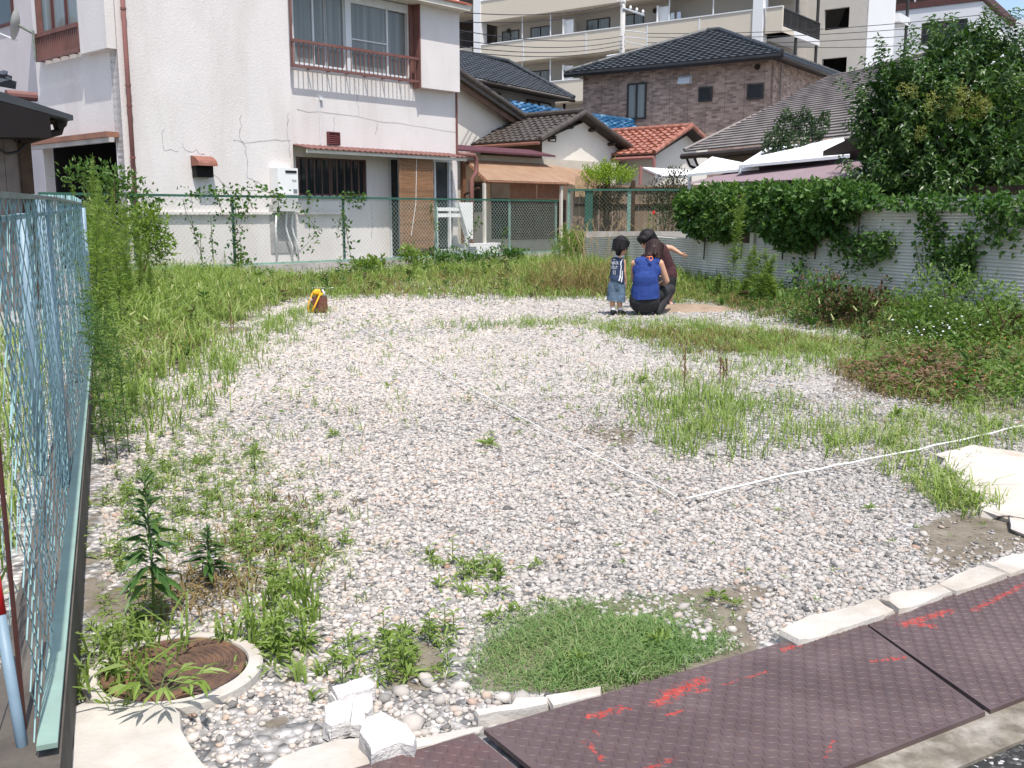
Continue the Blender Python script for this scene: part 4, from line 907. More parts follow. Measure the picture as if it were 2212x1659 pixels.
# lean-to eave in maroon and the annex under it
fo = 1.3; z_f = (HA.hit(985, 316, fo)[1] + HA.hit(1198, 341, fo)[1]) / 2; a0, a1 = HA.hit(985, 316, fo)[0], HA.hit(1200, 340, fo)[0]
b = MB(); pp = HA.pt; b.hexa([pp(a0, z_f - .05, fo), pp(a1, z_f - .05, fo), pp(a1 - .3, z_f + .1, .6), pp(a0, z_f + .1, .6), pp(a0, z_f, fo), pp(a1, z_f, fo), pp(a1 - .3, z_f + .18, .6), pp(a0, z_f + .18, .6)])
b.build('lean_to_roof', mat('maroon sheet', (.1, .035, .04), .5, .2, 6), ga)
aw = HA.shift(.9)
wl0, wl1 = aw.hit(985, 400)[0], aw.hit(1330, 400)[0]
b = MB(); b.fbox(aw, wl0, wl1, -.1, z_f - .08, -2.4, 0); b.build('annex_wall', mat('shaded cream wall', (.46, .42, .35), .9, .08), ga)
def panel(fr, tl, br, o, mt, name, par, d=.04):
    r_ = rect(fr, tl, br, o + d); b = MB(); b.fbox(fr, *r_, o, o + d); return b.build(name, mt, par)
panel(aw, (1016, 392), (1046, 458), .004, m_glassd, 'annex_window', ga)
panel(aw, (1062, 392), (1101, 428), .004, mat('grey panel', (.25, .25, .24), .5), 'annex_pane', ga)
panel(aw, (1064, 430), (1103, 515), .004, m_dark, 'annex_door', ga)
panel(aw, (1104, 430), (1222, 515), .004, mat('brown boards', (.12, .08, .055), .8, .3, 8), 'annex_boards', ga)
b = MB()
for i in range(14): z = .3 + i * .13; r_ = rect(aw, (1104, 430), (1222, 515), .06); b.fbox(aw, r_[0], r_[1], r_[2] + (r_[3] - r_[2]) * i / 14, r_[2] + (r_[3] - r_[2]) * i / 14 + .03, .045, .07)
b.build('annex_slats', m_wood, ga)
# translucent brown awning
ta, tz = .9, None
A_ = HA.shift(.9); B_ = HA.shift(2.3)
tz0 = A_.hit(1090, 349)[1]; bz0 = (B_.hit(1053, 388)[1] + B_.hit(1226, 395)[1]) / 2
x0, x1 = A_.hit(1006, 351)[0], A_.hit(1182, 350)[0]; y0, y1 = B_.hit(1052, 388)[0], B_.hit(1228, 395)[0]
t = NT('brown translucent sheet'); cc = t.ramp(t.noise(3, 5), [(.3, (.37, .235, .15)), (.7, (.47, .32, .22))]); t.fin(cc, .45, .4)
tr = t.n('BsdfTranslucent'); t.set(tr.inputs[0], (.55, .33, .2)); mx = t.n('MixShader', i_0=.35); t.t.links.new(t.b.outputs[0], mx.inputs[1]); t.t.links.new(tr.outputs[0], mx.inputs[2]); t.t.links.new(mx.outputs[0], t.out.inputs[0]); m_tan = t.m
c = B_.pt(y0, 0); awn = thing('awning_porch', 'tan translucent sheet awning on timber posts behind the long green fence', 'awning', tuple(c))
def sheet(mb, TL, TR, BR, BL, n, am):
    V = []; nn = (TR - TL).cross(BL - TL).normalized()
    for i in range(n + 1):
        t_ = i / n; o_ = nn * am * math.sin(i * 1.57)
        V += [list(TL.lerp(TR, t_) + o_), list(BL.lerp(BR, t_) + o_)]
    mb.add(V, [[2 * i, 2 * i + 1, 2 * i + 3, 2 * i + 2] for i in range(n)])
xl = x0; xr = x0 + (y1 - y0)
b = MB(); sheet(b, A_.pt(x0, tz0), A_.pt(x0 + (y1 - y0), tz0), B_.pt(y1, bz0), B_.pt(y0, bz0), 220, .006); b.build('sheet', m_tan, awn)
b = MB(); q1 = A_.pt(x0 + (y1 - y0), tz0 - .02); q2 = HA.shift(.5).pt(HA.hit(1300, 352, .5)[0], tz0 - .02); sheet(b, q1, q2, B_.shift(.1).pt(B_.hit(1272, 408)[0], bz0 - .2), B_.pt(y1, bz0 - .02), 140, .006); b.build('side_sheet', m_tan, awn)
b = MB()
for i in range(7): t_ = i / 6; b.tube([A_.pt(x0 + (y1 - y0) * t_, tz0 - .04), B_.pt(y0 + (y1 - y0) * t_, bz0 - .03)], .02, 4)
b.tube([B_.pt(y0, bz0 - .05), B_.pt(y1, bz0 - .05)], .035, 4); b.tube([A_.pt(x0, tz0 - .05), B_.pt(y0, bz0 - .06)], .05, 4); b.build('rafters', mat('orange brown timber', (.17, .08, .045), .8, .25, 5), awn)
for px, par in ((1050, 0), (1216, 0)): b = MB(); a = B_.hit(px, 420)[0]; b.fbox(B_, a - .035, a + .035, 0, bz0 - .08, -.1, -.03); b.build('post', m_fascia, awn)
b = MB(); a = A_.hit(997, 400)[0]; b.fbox(A_, a - .05, a + .05, 0, tz0 - .05, .02, .12); b.build('wall_post', bpy.data.materials['orange brown timber'], awn)
b = MB(); b.tube([A_.pt(a, A_.hit(998, 420)[1], .12), B_.pt(y0, bz0 - .2, -.3)], .035, 4); b.build('brace', m_wood, awn)
for l_, r__ in ((1102, 1158), (1161, 1212)):
    r_ = rect(B_, (l_, 395), (r__, 429), -.25); c = B_.pt(r_[0], r_[2], -.25); b = MB()
    for i in range(40): z = r_[2] + (r_[3] - r_[2]) * i / 40; b.fbox(B_, r_[0], r_[1], z, z + (r_[3] - r_[2]) / 40 * .85, -.26, -.25)
    tag(b.build('reed_blind', mat('red brown reed', (.2, .085, .05), .85, .3, 12) if l_ == 1102 else bpy.data.materials['red brown reed'], base=tuple(c)), 'red brown reed blind under the tan awning, ' + ('the left of two' if l_ == 1102 else 'the right of two'), 'blind', 'reed blinds under the tan awning')
# pipe elbow at the corner of the white house
b = MB(); q0 = MF.pt(A2 - .05, zw - .02, .12); b.tube([q0, q0 + MF.u * .55, q0 + MF.u * .62 - Vector((0, 0, .1)), q0 + MF.u * .62 - Vector((0, 0, .42)), q0 + MF.u * .45 - Vector((0, 0, .6)), q0 + MF.u * .45 - Vector((0, 0, 2.4))], .06, 10); b.build('gutter_pipe', mat('brown plastic pipe', (.19, .085, .07), .5, .15, 3), hs, True)
# ---- cream gable behind it
HB = HA.shift(-lb * .98); c0 = HB.pt(HB.hit(1050, 250)[0], 0)
gb_ = thing('rear_gable_house', 'cream gable with a long sloping dark verge directly behind the white house corner', 'house', (c0.x, c0.y, 0))
v0, v1 = HB.hit(960, 142, .3), HB.hit(1136, 263, .3)
b = MB(); b.prism([HB.pt(HB.hit(955, 250)[0], 0), HB.pt(HB.hit(1112, 250)[0], 0), HB.pt(HB.hit(1112, 250)[0], v1[1] + .1), HB.pt(HB.hit(955, 150)[0], v0[1] - .25)], -HB.n * 6); b.build('wall', m_cream, gb_)
b = MB(); b.prism([HB.pt(v0[0], v0[1], .5), HB.pt(v1[0], v1[1], .5), HB.pt(v1[0], v1[1] - .17, .5), HB.pt(v0[0], v0[1] - .17, .5)], -HB.n * 7); b.build('roof', m_tile, gb_)
b = MB(); ridge(b, HB.pt(v1[0], v1[1] + .05, .48), HB.pt(v0[0], v0[1] + .05, .48), .1, .35); b.build('verge_tiles', m_tile, gb_)
b = MB(); b.prism([HB.pt(v0[0], v0[1] - .18, .35), HB.pt(v1[0], v1[1] - .18, .35), HB.pt(v1[0], v1[1] - .34, .35), HB.pt(v0[0], v0[1] - .34, .35)], -HB.n * .1); b.build('bargeboard', mat('brown bargeboard', (.16, .1, .075), .7), gb_)
# ---- dark tiled house
c_l, c_r = P(985, 158, 32.2), P(1240, 213, 39.2); c_r.z = c_l.z = (c_l.z + c_r.z) / 2
c_l = P(985, 160, 38.9); c_r = P(1240, 213, 47)
hc = thing('dark_roofed_house', 'grey house under a charcoal tiled hip roof behind the cream gable', 'house', (c_l.x, c_l.y, 0))
rl_, rr_ = P(960, 108, 45.6), P(1098, 134, 49.7)
b = MB(); tiles(b, c_l, c_r, rr_, rl_, .3, .3, .035, .04); ro_ = b.build('roof', m_tileg, hc)
b = MB(); ridge(b, c_r + up, rr_ + up, .1, .35); ridge(b, rr_ + up, rl_ + up, .1, .35); b.build('ridge_tiles', m_tileg, ro_)
b = MB(); b.tube([c_l - Vector((0, 0, .1)), c_r - Vector((0, 0, .1))], .08, 8); b.build('gutter', m_soff, hc)
e_ = (c_r - c_l).normalized(); nn_ = Vector((-e_.y, e_.x, 0)); nn_ = nn_ if nn_.y > 0 else -nn_
FC = Frame(c_l + nn_ * .6, math.degrees(math.atan2(e_.x, e_.y))); LC = (c_r - c_l).length
b = MB(); b.fbox(FC, -1, LC - .7, -.1, min(c_l.z, c_r.z) - .1, -5, 0); b.build('wall', mat('grey siding', (.3, .29, .28), .8, .1), hc)
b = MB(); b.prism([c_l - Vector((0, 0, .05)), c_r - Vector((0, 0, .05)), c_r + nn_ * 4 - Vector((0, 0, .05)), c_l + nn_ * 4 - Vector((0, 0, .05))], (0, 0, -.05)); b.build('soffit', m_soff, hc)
for tl, br in (((1062, 198), (1080, 215)), ((1137, 214), (1188, 240))):
    window(FC, rect(FC, tl, br), hc, .06, (.5,), m_soff, m_glassd, .06)
b = MB(); a = FC.hit(1214, 230)[0]; b.tube([FC.pt(a, c_r.z - .2, .12), FC.pt(a, 0, .12)], .06, 6); b.build('downpipe', m_soff, hc)
# ---- blue tiled roof
hb = thing('blue_roofed_house', 'low house whose bright blue glazed roof tiles show behind the brown roof', 'house', tuple(P(1230, 400, 33))[:2] + (0,))
tb = NT('blue glazed tile'); m_blue = tb.fin(tb.ramp(tb.noise(3, 4), [(.3, (.015, .065, .14)), (.55, (.03, .11, .22)), (.75, (.25, .4, .5))]), .3, .5)
EL, ER, RL, RR = P(1084, 262, 35.2), P(1390, 312, 38.), P(1102, 227, 37.7), P(1368, 262, 40.6)
b = MB(); tiles(b, EL, ER, RR, RL, .3, .27, .06, .04); rf = b.build('roof', m_blue, hb)
b = MB(); ridge(b, RL, RR, .1, .32); b.build('ridge_tiles', m_blue, rf)
b = MB(); b.prism([Vector((q_.x, q_.y, -.1)) for q_ in (EL.lerp(RL, .15), ER.lerp(RR, .15), RR, RL)], (0, 0, EL.z - .1)); b.build('wall', m_cream, hb)
# ---- brick clad house
EF = Frame(P(1667, 130, 37.5), -55.5); ES = Frame(EF.O, 34.5)
eL, eS = EF.hit(1259, 220)[0], ES.hit(1800, 200)[0]; ze = EF.hit(1667, 128)[1]
he = thing('brick_house', 'brown brick clad house with a charcoal hip roof left of the tree', 'house', tuple(EF.O))
t = NT('brown brick cladding')
def brickcol(t, az):
    mp_ = t.n('Mapping'); mp_.inputs['Rotation'].default_value = (0, 0, R(az - 90)); t.set(mp_.inputs[0], t.pos())
    sx = t.n('SeparateXYZ'); t.set(sx.inputs[0], mp_.outputs[0]); cx = t.n('CombineXYZ'); t.set(cx.inputs[0], sx.outputs[0]); t.set(cx.inputs[1], sx.outputs[2])
    br = t.n('TexBrick', i_Scale=1.); t.set(br.inputs['Vector'], cx.outputs[0]); br.inputs['Brick Width'].default_value = .24; br.inputs['Row Height'].default_value = .085; br.inputs['Mortar Size'].default_value = .006; br.inputs['Bias'].default_value = 0
    t.set(br.inputs['Color1'], (.22, .155, .13)); t.set(br.inputs['Color2'], (.47, .34, .275)); t.set(br.inputs['Mortar'], (.34, .27, .235))
    b2 = t.n('TexBrick', i_Scale=1.); t.set(b2.inputs['Vector'], cx.outputs[0]); b2.inputs['Brick Width'].default_value = .76; b2.inputs['Row Height'].default_value = 40; b2.inputs['Mortar Size'].default_value = .012; b2.offset = 0
    t.set(b2.inputs['Color1'], (1, 1, 1)); t.set(b2.inputs['Color2'], (1, 1, 1)); t.set(b2.inputs['Mortar'], (.6, .6, .6))
    return t.mix(1., t.mix(1., br.outputs['Color'], b2.outputs['Color'], 'MULTIPLY'), t.ramp(t.noise(2.5, 4), [(.3, .85), (.7, 1.15)]), 'MULTIPLY')
m_br1 = t.fin(brickcol(t, -55.5), .85, .2); t = NT('brown brick cladding side'); m_br2 = t.fin(brickcol(t, 34.5), .85, .2)
b = MB(); b.fbox(EF, 0, eL, -.1, ze, -.25, 0); b.build('wall', m_br1, he)
b = MB(); b.fbox(ES, .002, eS, -.1, ze, -.25, -.0); b.build('wall', m_br2, he)
k = Vector((0, 0, 0)); ov = .55
Cc = EF.O - EF.u * ov + ES.u * -ov; Cc.z = ze + .1; C1 = EF.O + EF.u * (eL + ov) - ES.u * ov; C1.z = ze + .1; C2 = ES.O + ES.u * (eS + ov) - EF.u * ov; C2.z = ze + .1; C3 = C1 + (C2 - Cc)
md = (C1 + C2) / 2; A1_ = P(1552, 66, md.y); A2_ = A1_ + EF.u * .0
b = MB(); tiles(b, C1, Cc, A1_, A1_ + EF.u * .5, .33, .3, .03, .045); tiles(b, Cc, C2, A1_, A1_ - EF.u * .01, .33, .3, .03, .045); rf = b.build('roof', m_tileg, he)
b = MB(); ridge(b, Cc + up, A1_ + up, .1, .35); ridge(b, C1 + up, A1_ + EF.u * .5 + up, .09, .35); ridge(b, A1_ + EF.u * .5 + up, A1_ + up, .1, .35); ridge(b, C2 + up, A1_ + up, .1, .35); b.build('ridge_tiles', m_tileg, rf)
b = MB(); dn_ = Vector((0, 0, -.03)); b.prism([Cc + dn_, C1 + dn_, C3 + dn_, C2 + dn_], (0, 0, -.06)); b.tube([C1 + dn_ * 3, Cc + dn_ * 3], .1, 8); b.tube([Cc + dn_ * 3, C2 + dn_ * 3], .1, 8); b.build('gutter', mat('black gutter', (.02, .02, .022), .4), he)
fm_ = mat('dark bronze frame', (.045, .04, .038), .5)
for tl, br, bars in (((1356, 181), (1396, 257), (.5,)), ((1510, 189), (1539, 219), ()), ((1615, 182), (1649, 213), ())):
    window(EF, rect(EF, tl, br), he, .06, bars, fm_, m_glass if bars else m_glassd, .07)
r_ = rect(EF, (1470, 164), (1495, 181)); b = MB(); b.hexa([EF.pt(r_[0], r_[2], .01), EF.pt(r_[1], r_[2], .01), EF.pt(r_[1], r_[2], .3), EF.pt(r_[0], r_[2], .3), EF.pt(r_[0], r_[3], .01), EF.pt(r_[1], r_[3], .01), EF.pt(r_[1], r_[3] - .1, .2), EF.pt(r_[0], r_[3] - .1, .2)]); b.build('vent_hood', m_alu, he)
b = MB(); q_ = EF.hit(1637, 145); b.tube([EF.pt(q_[0], q_[1], 0), EF.pt(q_[0], q_[1], .1)], .1, 10); b.build('round_vent', m_soff, he)
b = MB(); a = ES.hit(1680, 200)[0]; b.tube([ES.pt(a, ze - .1, .1), ES.pt(a, 0, .1)], .045, 8); b.build('downpipe', mat('taupe pipe', (.25, .2, .18), .6), he)
window(ES, rect(ES, (1738, 190), (1760, 235)), he, .05, (.5,), fm_, m_glass, .06)
# ---- red tiled house
FF_ = Frame(P(1440, 330, 34.2), 42.9); fv = -FF_.n; OVF = FF_.shift(.4)
rp = OVF.pt(*OVF.hit(1495, 275)); le = OVF.pt(*OVF.hit(1413, 332)); re = OVF.pt(*OVF.hit(1524, 303)); re.z = min(re.z, le.z + .6)
hf = thing('red_roofed_house', 'small cream house with an orange red tiled roof before the brick house', 'house', (FF_.O.x, FF_.O.y, 0))
fa0, fa1 = FF_.hit(1416, 360)[0], FF_.hit(1528, 340)[0]; rz = FF_.hit(1496, 285)
b = MB(); b.prism([FF_.pt(fa0, -.1), FF_.pt(fa1, -.1), FF_.pt(fa1, re.z), FF_.pt(rz[0], rz[1]), FF_.pt(fa0, le.z)], fv * 5); b.build('wall', m_cream, hf)
t = NT('orange red glazed tile'); m_redt = t.fin(t.ramp(t.noise(6, 3), [(.3, (.2, .07, .045)), (.5, (.3, .115, .075)), (.72, (.4, .22, .17))]), .35, .5)
lr = solve_len(rp, fv, 1320); b = MB(); tiles(b, le + fv * lr * 1.0, le, rp, rp + fv * lr, .3, .28, .055, .045); rf = b.build('roof', m_redt, hf)
b = MB(); ridge(b, rp + up, rp + fv * lr + up, .1, .34); ridge(b, le + up, rp + up, .08, .34); ridge(b, re + up, rp + up, .08, .34); b.build('ridge_tiles', m_redt, rf)
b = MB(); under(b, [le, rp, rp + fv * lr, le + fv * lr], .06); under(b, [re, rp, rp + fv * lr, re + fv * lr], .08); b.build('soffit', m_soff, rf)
b = MB(); b.tube([le - Vector((0, 0, .12)), le - Vector((0, 0, .12)) + fv * lr], .06, 8); q_ = le - Vector((0, 0, .15)); b.tube([q_, q_ - Vector((0, 0, .5)), P(1384, 362, q_.y - .6), P(1382, 420, q_.y - .6)], .06, 8); b.build('gutter', m_pipe, hf)
panel(FF_.shift(-2), (1340, 332), (1414, 420), 0, m_wood, 'side_wall', hf)
# ---- slate roofed house on the right, parallel to the corrugated wall
EL, ER = P(1478, 328, 26), P(1905, 286, 19.4); RL, RR = P(1797, 172, 31), P(2010, 118, 26.5)
hg = thing('slate_roofed_house', 'low house with a broad grey slate hip roof left of the big tree', 'house', (EL.x, EL.y, 0))
b = MB(); tiles(b, EL, ER, RR, RL, .3, .25, 0, .035, ns=1, flat=True); rf = b.build('roof', mat('grey slate', (.2, .178, .168), .65, .15, 3, spec=.3), hg)
b = MB(); b.tube([EL + up, RL + up], .05, 5); b.tube([RL + up, RR + up], .06, 5); b.build('ridge_caps', bpy.data.materials['grey slate'], rf)
e_ = (ER - EL).normalized(); nr = Vector((-e_.y, e_.x, 0)); nr = nr if nr.y > 0 else -nr
b = MB(); d_ = Vector((0, 0, -.06)); b.prism([EL + d_, ER + d_, ER + nr * 6 + d_, EL + nr * 5 + d_], (0, 0, -.08)); b.build('soffit', m_soff, hg)
b = MB(); b.tube([EL + d_ * 2 - nr * .06, ER + d_ * 2 - nr * .06], .07, 8)
for t_ in (.02, .07): q_ = EL.lerp(ER, t_) + d_ * 3; b.tube([q_, q_ + Vector((0, 0, -.18)) + nr * .1, q_ + nr * .35 + Vector((0, 0, -.25))], .035, 6)
b.build('gutter', mat('brown black gutter', (.05, .035, .03), .5), hg)
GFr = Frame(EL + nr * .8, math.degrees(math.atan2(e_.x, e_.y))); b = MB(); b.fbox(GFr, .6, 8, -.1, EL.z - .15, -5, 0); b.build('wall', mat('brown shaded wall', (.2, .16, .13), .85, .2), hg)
# white sheet roofs and the mauve lean-to
m_wsheet = mat('white roofing sheet', (.8, .8, .8), .5, .03)
wr = thing('white_carport_roof', 'bright white sheet roof panels between the slate roof and the mauve roof', 'roof', tuple(P(1650, 400, 20))[:2] + (0,))
for pts in ([(1595, 357, 18.6), (1836, 334, 16.6), (1822, 297, 19.2), (1655, 320, 21)], [(1484, 376, 20.3), (1640, 361, 18.7), (1600, 350, 20.6), (1538, 338, 21.8)]):
    q_ = [P(*a) for a in pts]; b = MB(); b.prism(q_, (0, 0, -.05)); b.build('roof_panel', m_wsheet, wr)
for px, py, Y in ((1600, 360, 18.8), (1830, 338, 16.8), (1490, 378, 20.3)): b = MB(); q_ = P(px, py, Y + .3); b.tube([q_, Vector((q_.x, q_.y, 0))], .04, 6); b.build('post', m_alu, wr)
q_ = [P(*a) for a in ((1388, 361, 31), (1490, 367, 29.5), (1486, 379, 28.4), (1428, 379, 29.4))]
pr_ = thing('porch_roof', 'white flat porch roof in front of the red roofed house', 'roof', (q_[0].x, q_[0].y, 0)); b = MB(); b.prism(q_, (0, 0, -.06)); b.build('roof_panel', m_wsheet, pr_)
b = MB(); q2 = q_[2].lerp(q_[3], .5); b.tube([q2 + Vector((0, .2, 0)), Vector((q2.x, q2.y + .2, 0))], .04, 6); b.build('post', m_alu, pr_)
m_mauve = mat('mauve roofing sheet', (.215, .16, .175), .6, .08, 2)
EL, ER, RR, RL = P(1484, 396, 19.5), P(1990, 379, 13.6), P(1990, 318, 16.2), P(1640, 356, 19.9)
mv = thing('mauve_lean_to', 'faded mauve corrugated lean-to roof above the ivy on the wall', 'lean-to', (EL.x, EL.y, 0))
b = MB(); sheet(b, RL, RR, ER, EL, 420, .006); b.build('roof', m_mauve, mv)
e_ = (ER - EL).normalized(); nr = Vector((-e_.y, e_.x, 0)); nr = nr if nr.y > 0 else -nr
GF2 = Frame(EL + nr * .5, math.degrees(math.atan2(e_.x, e_.y))); b = MB(); b.fbox(GF2, .2, 9, -.1, 1.55, -.1, 0); b.build('wall', m_wood, mv)
pts = [P(1778, 326, 17.2), P(1868, 283, 16.4), P(1990, 300, 16.), P(1870, 331, 16.6)]
de = thing('dark_porch_eave', 'dark brown porch eave poking out of the big tree', 'roof', (pts[0].x, pts[0].y, 0)); b = MB(); b.prism(pts, (0, 0, -.12)); b.build('roof', m_soff, de); b = MB(); q_ = pts[3] + Vector((.2, .2, 0)); b.tube([q_, Vector((q_.x, q_.y, 0))], .06, 6); b.build('post', m_wood, de)
# ---- board fence in the garden behind the corner
BB = Frame(P(1250, 450, 27.5), 91); bz1 = BB.hit(1380, 398)[1]
bf_ = thing('board_fence', 'brown board garden fence behind the dark green corner fence', 'fence', tuple(BB.O))
b = MB(); x = BB.hit(1238, 430)[0]; xe = BB.hit(1520, 430)[0]
while x < xe: b.fbox(BB, x, x + .17, -.1, bz1 - random.uniform(0, .04), -.02, random.uniform(0, .012)); x += .18
b.build('boards', mat('weathered brown boards', (.26, .19, .135), .85, .25, 3, dirt=(.1, .07, .05), damt=.8), bf_)
for z in (bz1 - .12, BB.hit(1300, 443)[1]): b = MB(); b.fbox(BB, BB.hit(1240, 430)[0], xe, z - .03, z + .03, .014, .06); b.build('rail', m_wood, bf_)
for px in (1273, 1312, 1366): a = BB.hit(px, 430)[0]; b = MB(); b.fbox(BB, a - .06, a + .06, 0, bz1 + .1, .065, .15); b.build('post', m_wood, bf_)
r_ = rect(BB, (1243, 380), (1300, 409), .3); b = MB()
for i in range(24): a = r_[0] + (r_[1] - r_[0]) * i / 24; b.fbox(BB, a, a + .025, r_[2] - .2, r_[3], .2, .22)
b.build('bamboo_panel', mat('pale bamboo', (.4, .28, .17), .8, .2, 9), bf_)
# ================================================================ APARTMENT BLOCK AND TOWERS
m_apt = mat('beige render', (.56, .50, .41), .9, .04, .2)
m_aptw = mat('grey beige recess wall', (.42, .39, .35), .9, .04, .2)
m_wht = mat('white render', (.66, .665, .67), .9, .03, .2)
m_rail = mat('dark metal railing', (.035, .034, .034), .5)
AP = Frame(P(1689, 60, 54.8), -53); AS = Frame(AP.O, 37)
apt = thing('apartment_block', 'large beige apartment block with long balconies across the background', 'apartment building', tuple(AP.O))
aL = AP.hit(1037, 60)[0]; zt2_, zb2_ = [(AP.hit(1037, 98)[1] + AP.hit(1637, 22)[1]) / 2, (AP.hit(1097, 133)[1] + AP.hit(1637, 77)[1]) / 2]
zb1_ = (AP.hit(1035, 50)[1] + AP.hit(1320, 5)[1]) / 2; fl = zb1_ - zb2_; bh = zt2_ - zb2_; dp = 1.7
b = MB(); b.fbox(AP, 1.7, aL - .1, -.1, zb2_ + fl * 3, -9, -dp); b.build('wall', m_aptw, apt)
sl_rec = []
for k in range(-2, 3):
    z0 = zb2_ + fl * k
    bo = MB(); bo.fbox(AP, -.0, aL, z0, z0 + .28, -dp + .003, -.15); bo.build('balcony_floor', m_apt, apt)
    bo = MB(); bo.fbox(AP, AP.hit(1640, 60)[0], aL, z0, z0 + bh, -.148, 0); bo.fbox(AP, 0, AP.hit(1640, 60)[0] - .35, z0, z0 + bh, -.148, 0); bl_ = bo.build('balcony_parapet', m_apt, apt)
    bo = MB(); bo.fbox(AP, 0, aL, z0 + bh + .003, z0 + bh + .06, -.19, .04); bo.build('coping', m_wht, bl_)
for px in (1032, 1637): b = MB(); a = AP.hit(px, 60)[0]; b.fbox(AP, a - .28, a + .28, 0, zb2_ + fl * 3, -.6, .1); b.build('column', m_wht, apt)
for i, px in enumerate((1131, 1266, 1398, 1510)):
    b = MB(); a = AP.hit(px, 80)[0]; b.fbox(AP, a - .04, a + .04, zb2_, zt2_ - .05, .003, .02); b.build('rain_pipe', m_alu, apt)
WR = AP.shift(-dp)
for k in (-1, 0, 1):
    for px0, px1 in ((1085, 1122), (1147, 1190), (1268, 1318), (1350, 1391), (1476, 1532), (1561, 1622)):
        a0, a1 = WR.hit(px1, 50)[0], WR.hit(px0, 50)[0]; z0 = zb2_ + fl * k + .35; window(WR, (min(a0, a1), max(a0, a1), z0, z0 + 1.95), apt, .06, (.5,), fm_, m_glass, .06)
    for px in (1212, 1415):
        a = AP.hit(px, 60)[0]; z0 = zb2_ + fl * k + .3; b = MB(); b.fbox(AP, a - .03, a + .03, z0, z0 + 1.95, -dp + .02, -.2); b.fbox(AP, a - .6, a - .031, z0 + .9, z0 + 1.9, -.5, -.45); b.build('balcony_divider', m_white, apt)
    for px in (1123, 1184, 1440, 1535): a = AP.hit(px, 60)[0]; z0 = zb2_ + fl * k + bh; b = MB(); b.fbox(AP, a - .03, a + .03, z0, z0 + fl - bh, -.3, -.24); b.build('pole', m_alu, apt)
    for px in (1100, 1235, 1415): a, z = WR.hit(px, 50)[0], zb2_ + fl * k + 2.3; b = MB(); b.tube([WR.pt(a, z, 0), WR.pt(a, z, .1)], .14, 8); b.build('wall_vent', m_soff, apt)
# side with balcony railing
sE = AS.hit(1773, 60)[0]
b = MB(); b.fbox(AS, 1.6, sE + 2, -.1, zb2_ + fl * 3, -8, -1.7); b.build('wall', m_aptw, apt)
for k in range(-2, 3):
    z0 = zb2_ + fl * k; b = MB(); b.fbox(AS, .2, sE, z0, z0 + .3, -1.7, -.02); b.build('balcony_floor', m_wht, apt)
    b = MB(); b.fbox(AS, .2, sE, z0 + bh - .06, z0 + bh, -.1, -.04); b.fbox(AS, .2, sE, z0 + .38, z0 + .43, -.1, -.04)
    for i in range(46): a = .2 + (sE - .2) * i / 45; w_ = .06 if i % 9 == 0 else .022; b.fbox(AS, a - w_ / 2, a + w_ / 2, z0 + .3, z0 + bh - .06, -.09, -.05)
    b.build('railing', m_rail, apt)
for a in (sE * .42, sE * .97): b = MB(); b.tube([AS.pt(a, 0, -.15), AS.pt(a, zb2_ + fl * 3, -.15)], .09, 8); b.build('drain_pipe', m_rail, apt)
# stair bay at the left end
ST = AP.shift(-1.2); s0, s1 = ST.hit(1029, 60)[0], ST.hit(860, 60)[0]
b = MB(); b.fbox(AP, s0, s1, -.1, zb2_ + fl * 3, -8, -4.2); b.build('stair_wall', m_soff, apt)
for k in (-1, 0, 1):
    z0 = zb2_ + fl * k; b = MB(); b.fbox(AP, s0 + .4, s1, z0 + 1.2, z0 + 1.5, -4.19, -1.2); b.build('stair_landing', m_apt, apt)
    b = MB()
    for i in range(26): a = s0 + .5 + i * .13; b.fbox(AP, a, a + .03, z0 + 1.5, z0 + 2.5, -1.25, -1.22)
    b.fbox(AP, s0 + .4, s1, z0 + 2.5, z0 + 2.56, -1.27, -1.2); b.build('stair_railing', m_rail, apt)
# laundry on the balcony
for i, (px, c_, lb_) in enumerate(((1424, (.35, .25, .3), 'mauve'), (1437, (.05, .05, .09), 'black'), (1452, (.6, .66, .72), 'pale grey'), (1466, (.55, .6, .7), 'pale blue'))):
    a, z = AP.hit(px, 40, -.5)[0], zt2_ + .55; b = MB(); b.hexa([AP.pt(*q_) for q_ in ((a - .22, z - 1.1, -.56), (a + .22, z - 1.15, -.56), (a + .22, z - 1.15, -.5), (a - .22, z - 1.1, -.5), (a - .1, z, -.54), (a + .1, z, -.54), (a + .1, z, -.51), (a - .1, z, -.51))])
    tag(b.build('hanging_laundry', mat(lb_ + ' cloth', c_, .9, .1), base=tuple(AP.pt(a, z - 1.1, -.5))), lb_ + ' garment hanging on the apartment balcony beside its neighbours', 'laundry', 'laundry on the apartment balcony')
# stair tower
TF = Frame(P(1871, 60, 60), -53); TS = Frame(TF.O, 37)
tw = thing('stair_tower', 'white tower with square dark openings at the right end of the apartment block', 'tower', tuple(TF.O))
tL = TF.hit(1772, 60)[0]; h1 = rect(TF, (1781, 21), (1833, 60)); h2 = rect(TF, (1775, 130), (1826, 165)); dz = (h1[2] + h1[3] - h2[2] - h2[3]) / 2
holes = [(h1[0], h1[1], h1[2] + dz * k, h1[3] + dz * k) for k in (-2, -1, 0, 1)]
wall(TF, 0, tL + 3, -.1, h1[3] + dz * 1.5, holes, .25).build('wall', mat('render with painted shade', (.5, .475, .44), .9, .04), tw)  # grey tone puts the shade on the tower's front into the colour
b = MB(); b.fbox(TF, .3, tL + 2.8, -.1, h1[3] + dz * 1.5, -1.6, -1.5); b.build('dark_interior', m_dark, tw)
tE = TS.hit(1932, 60)[0]; b = MB(); b.fbox(TS, .002, tE, -.1, h1[3] + dz * 1.5, -.3, 0); b.build('wall', m_wht, tw)
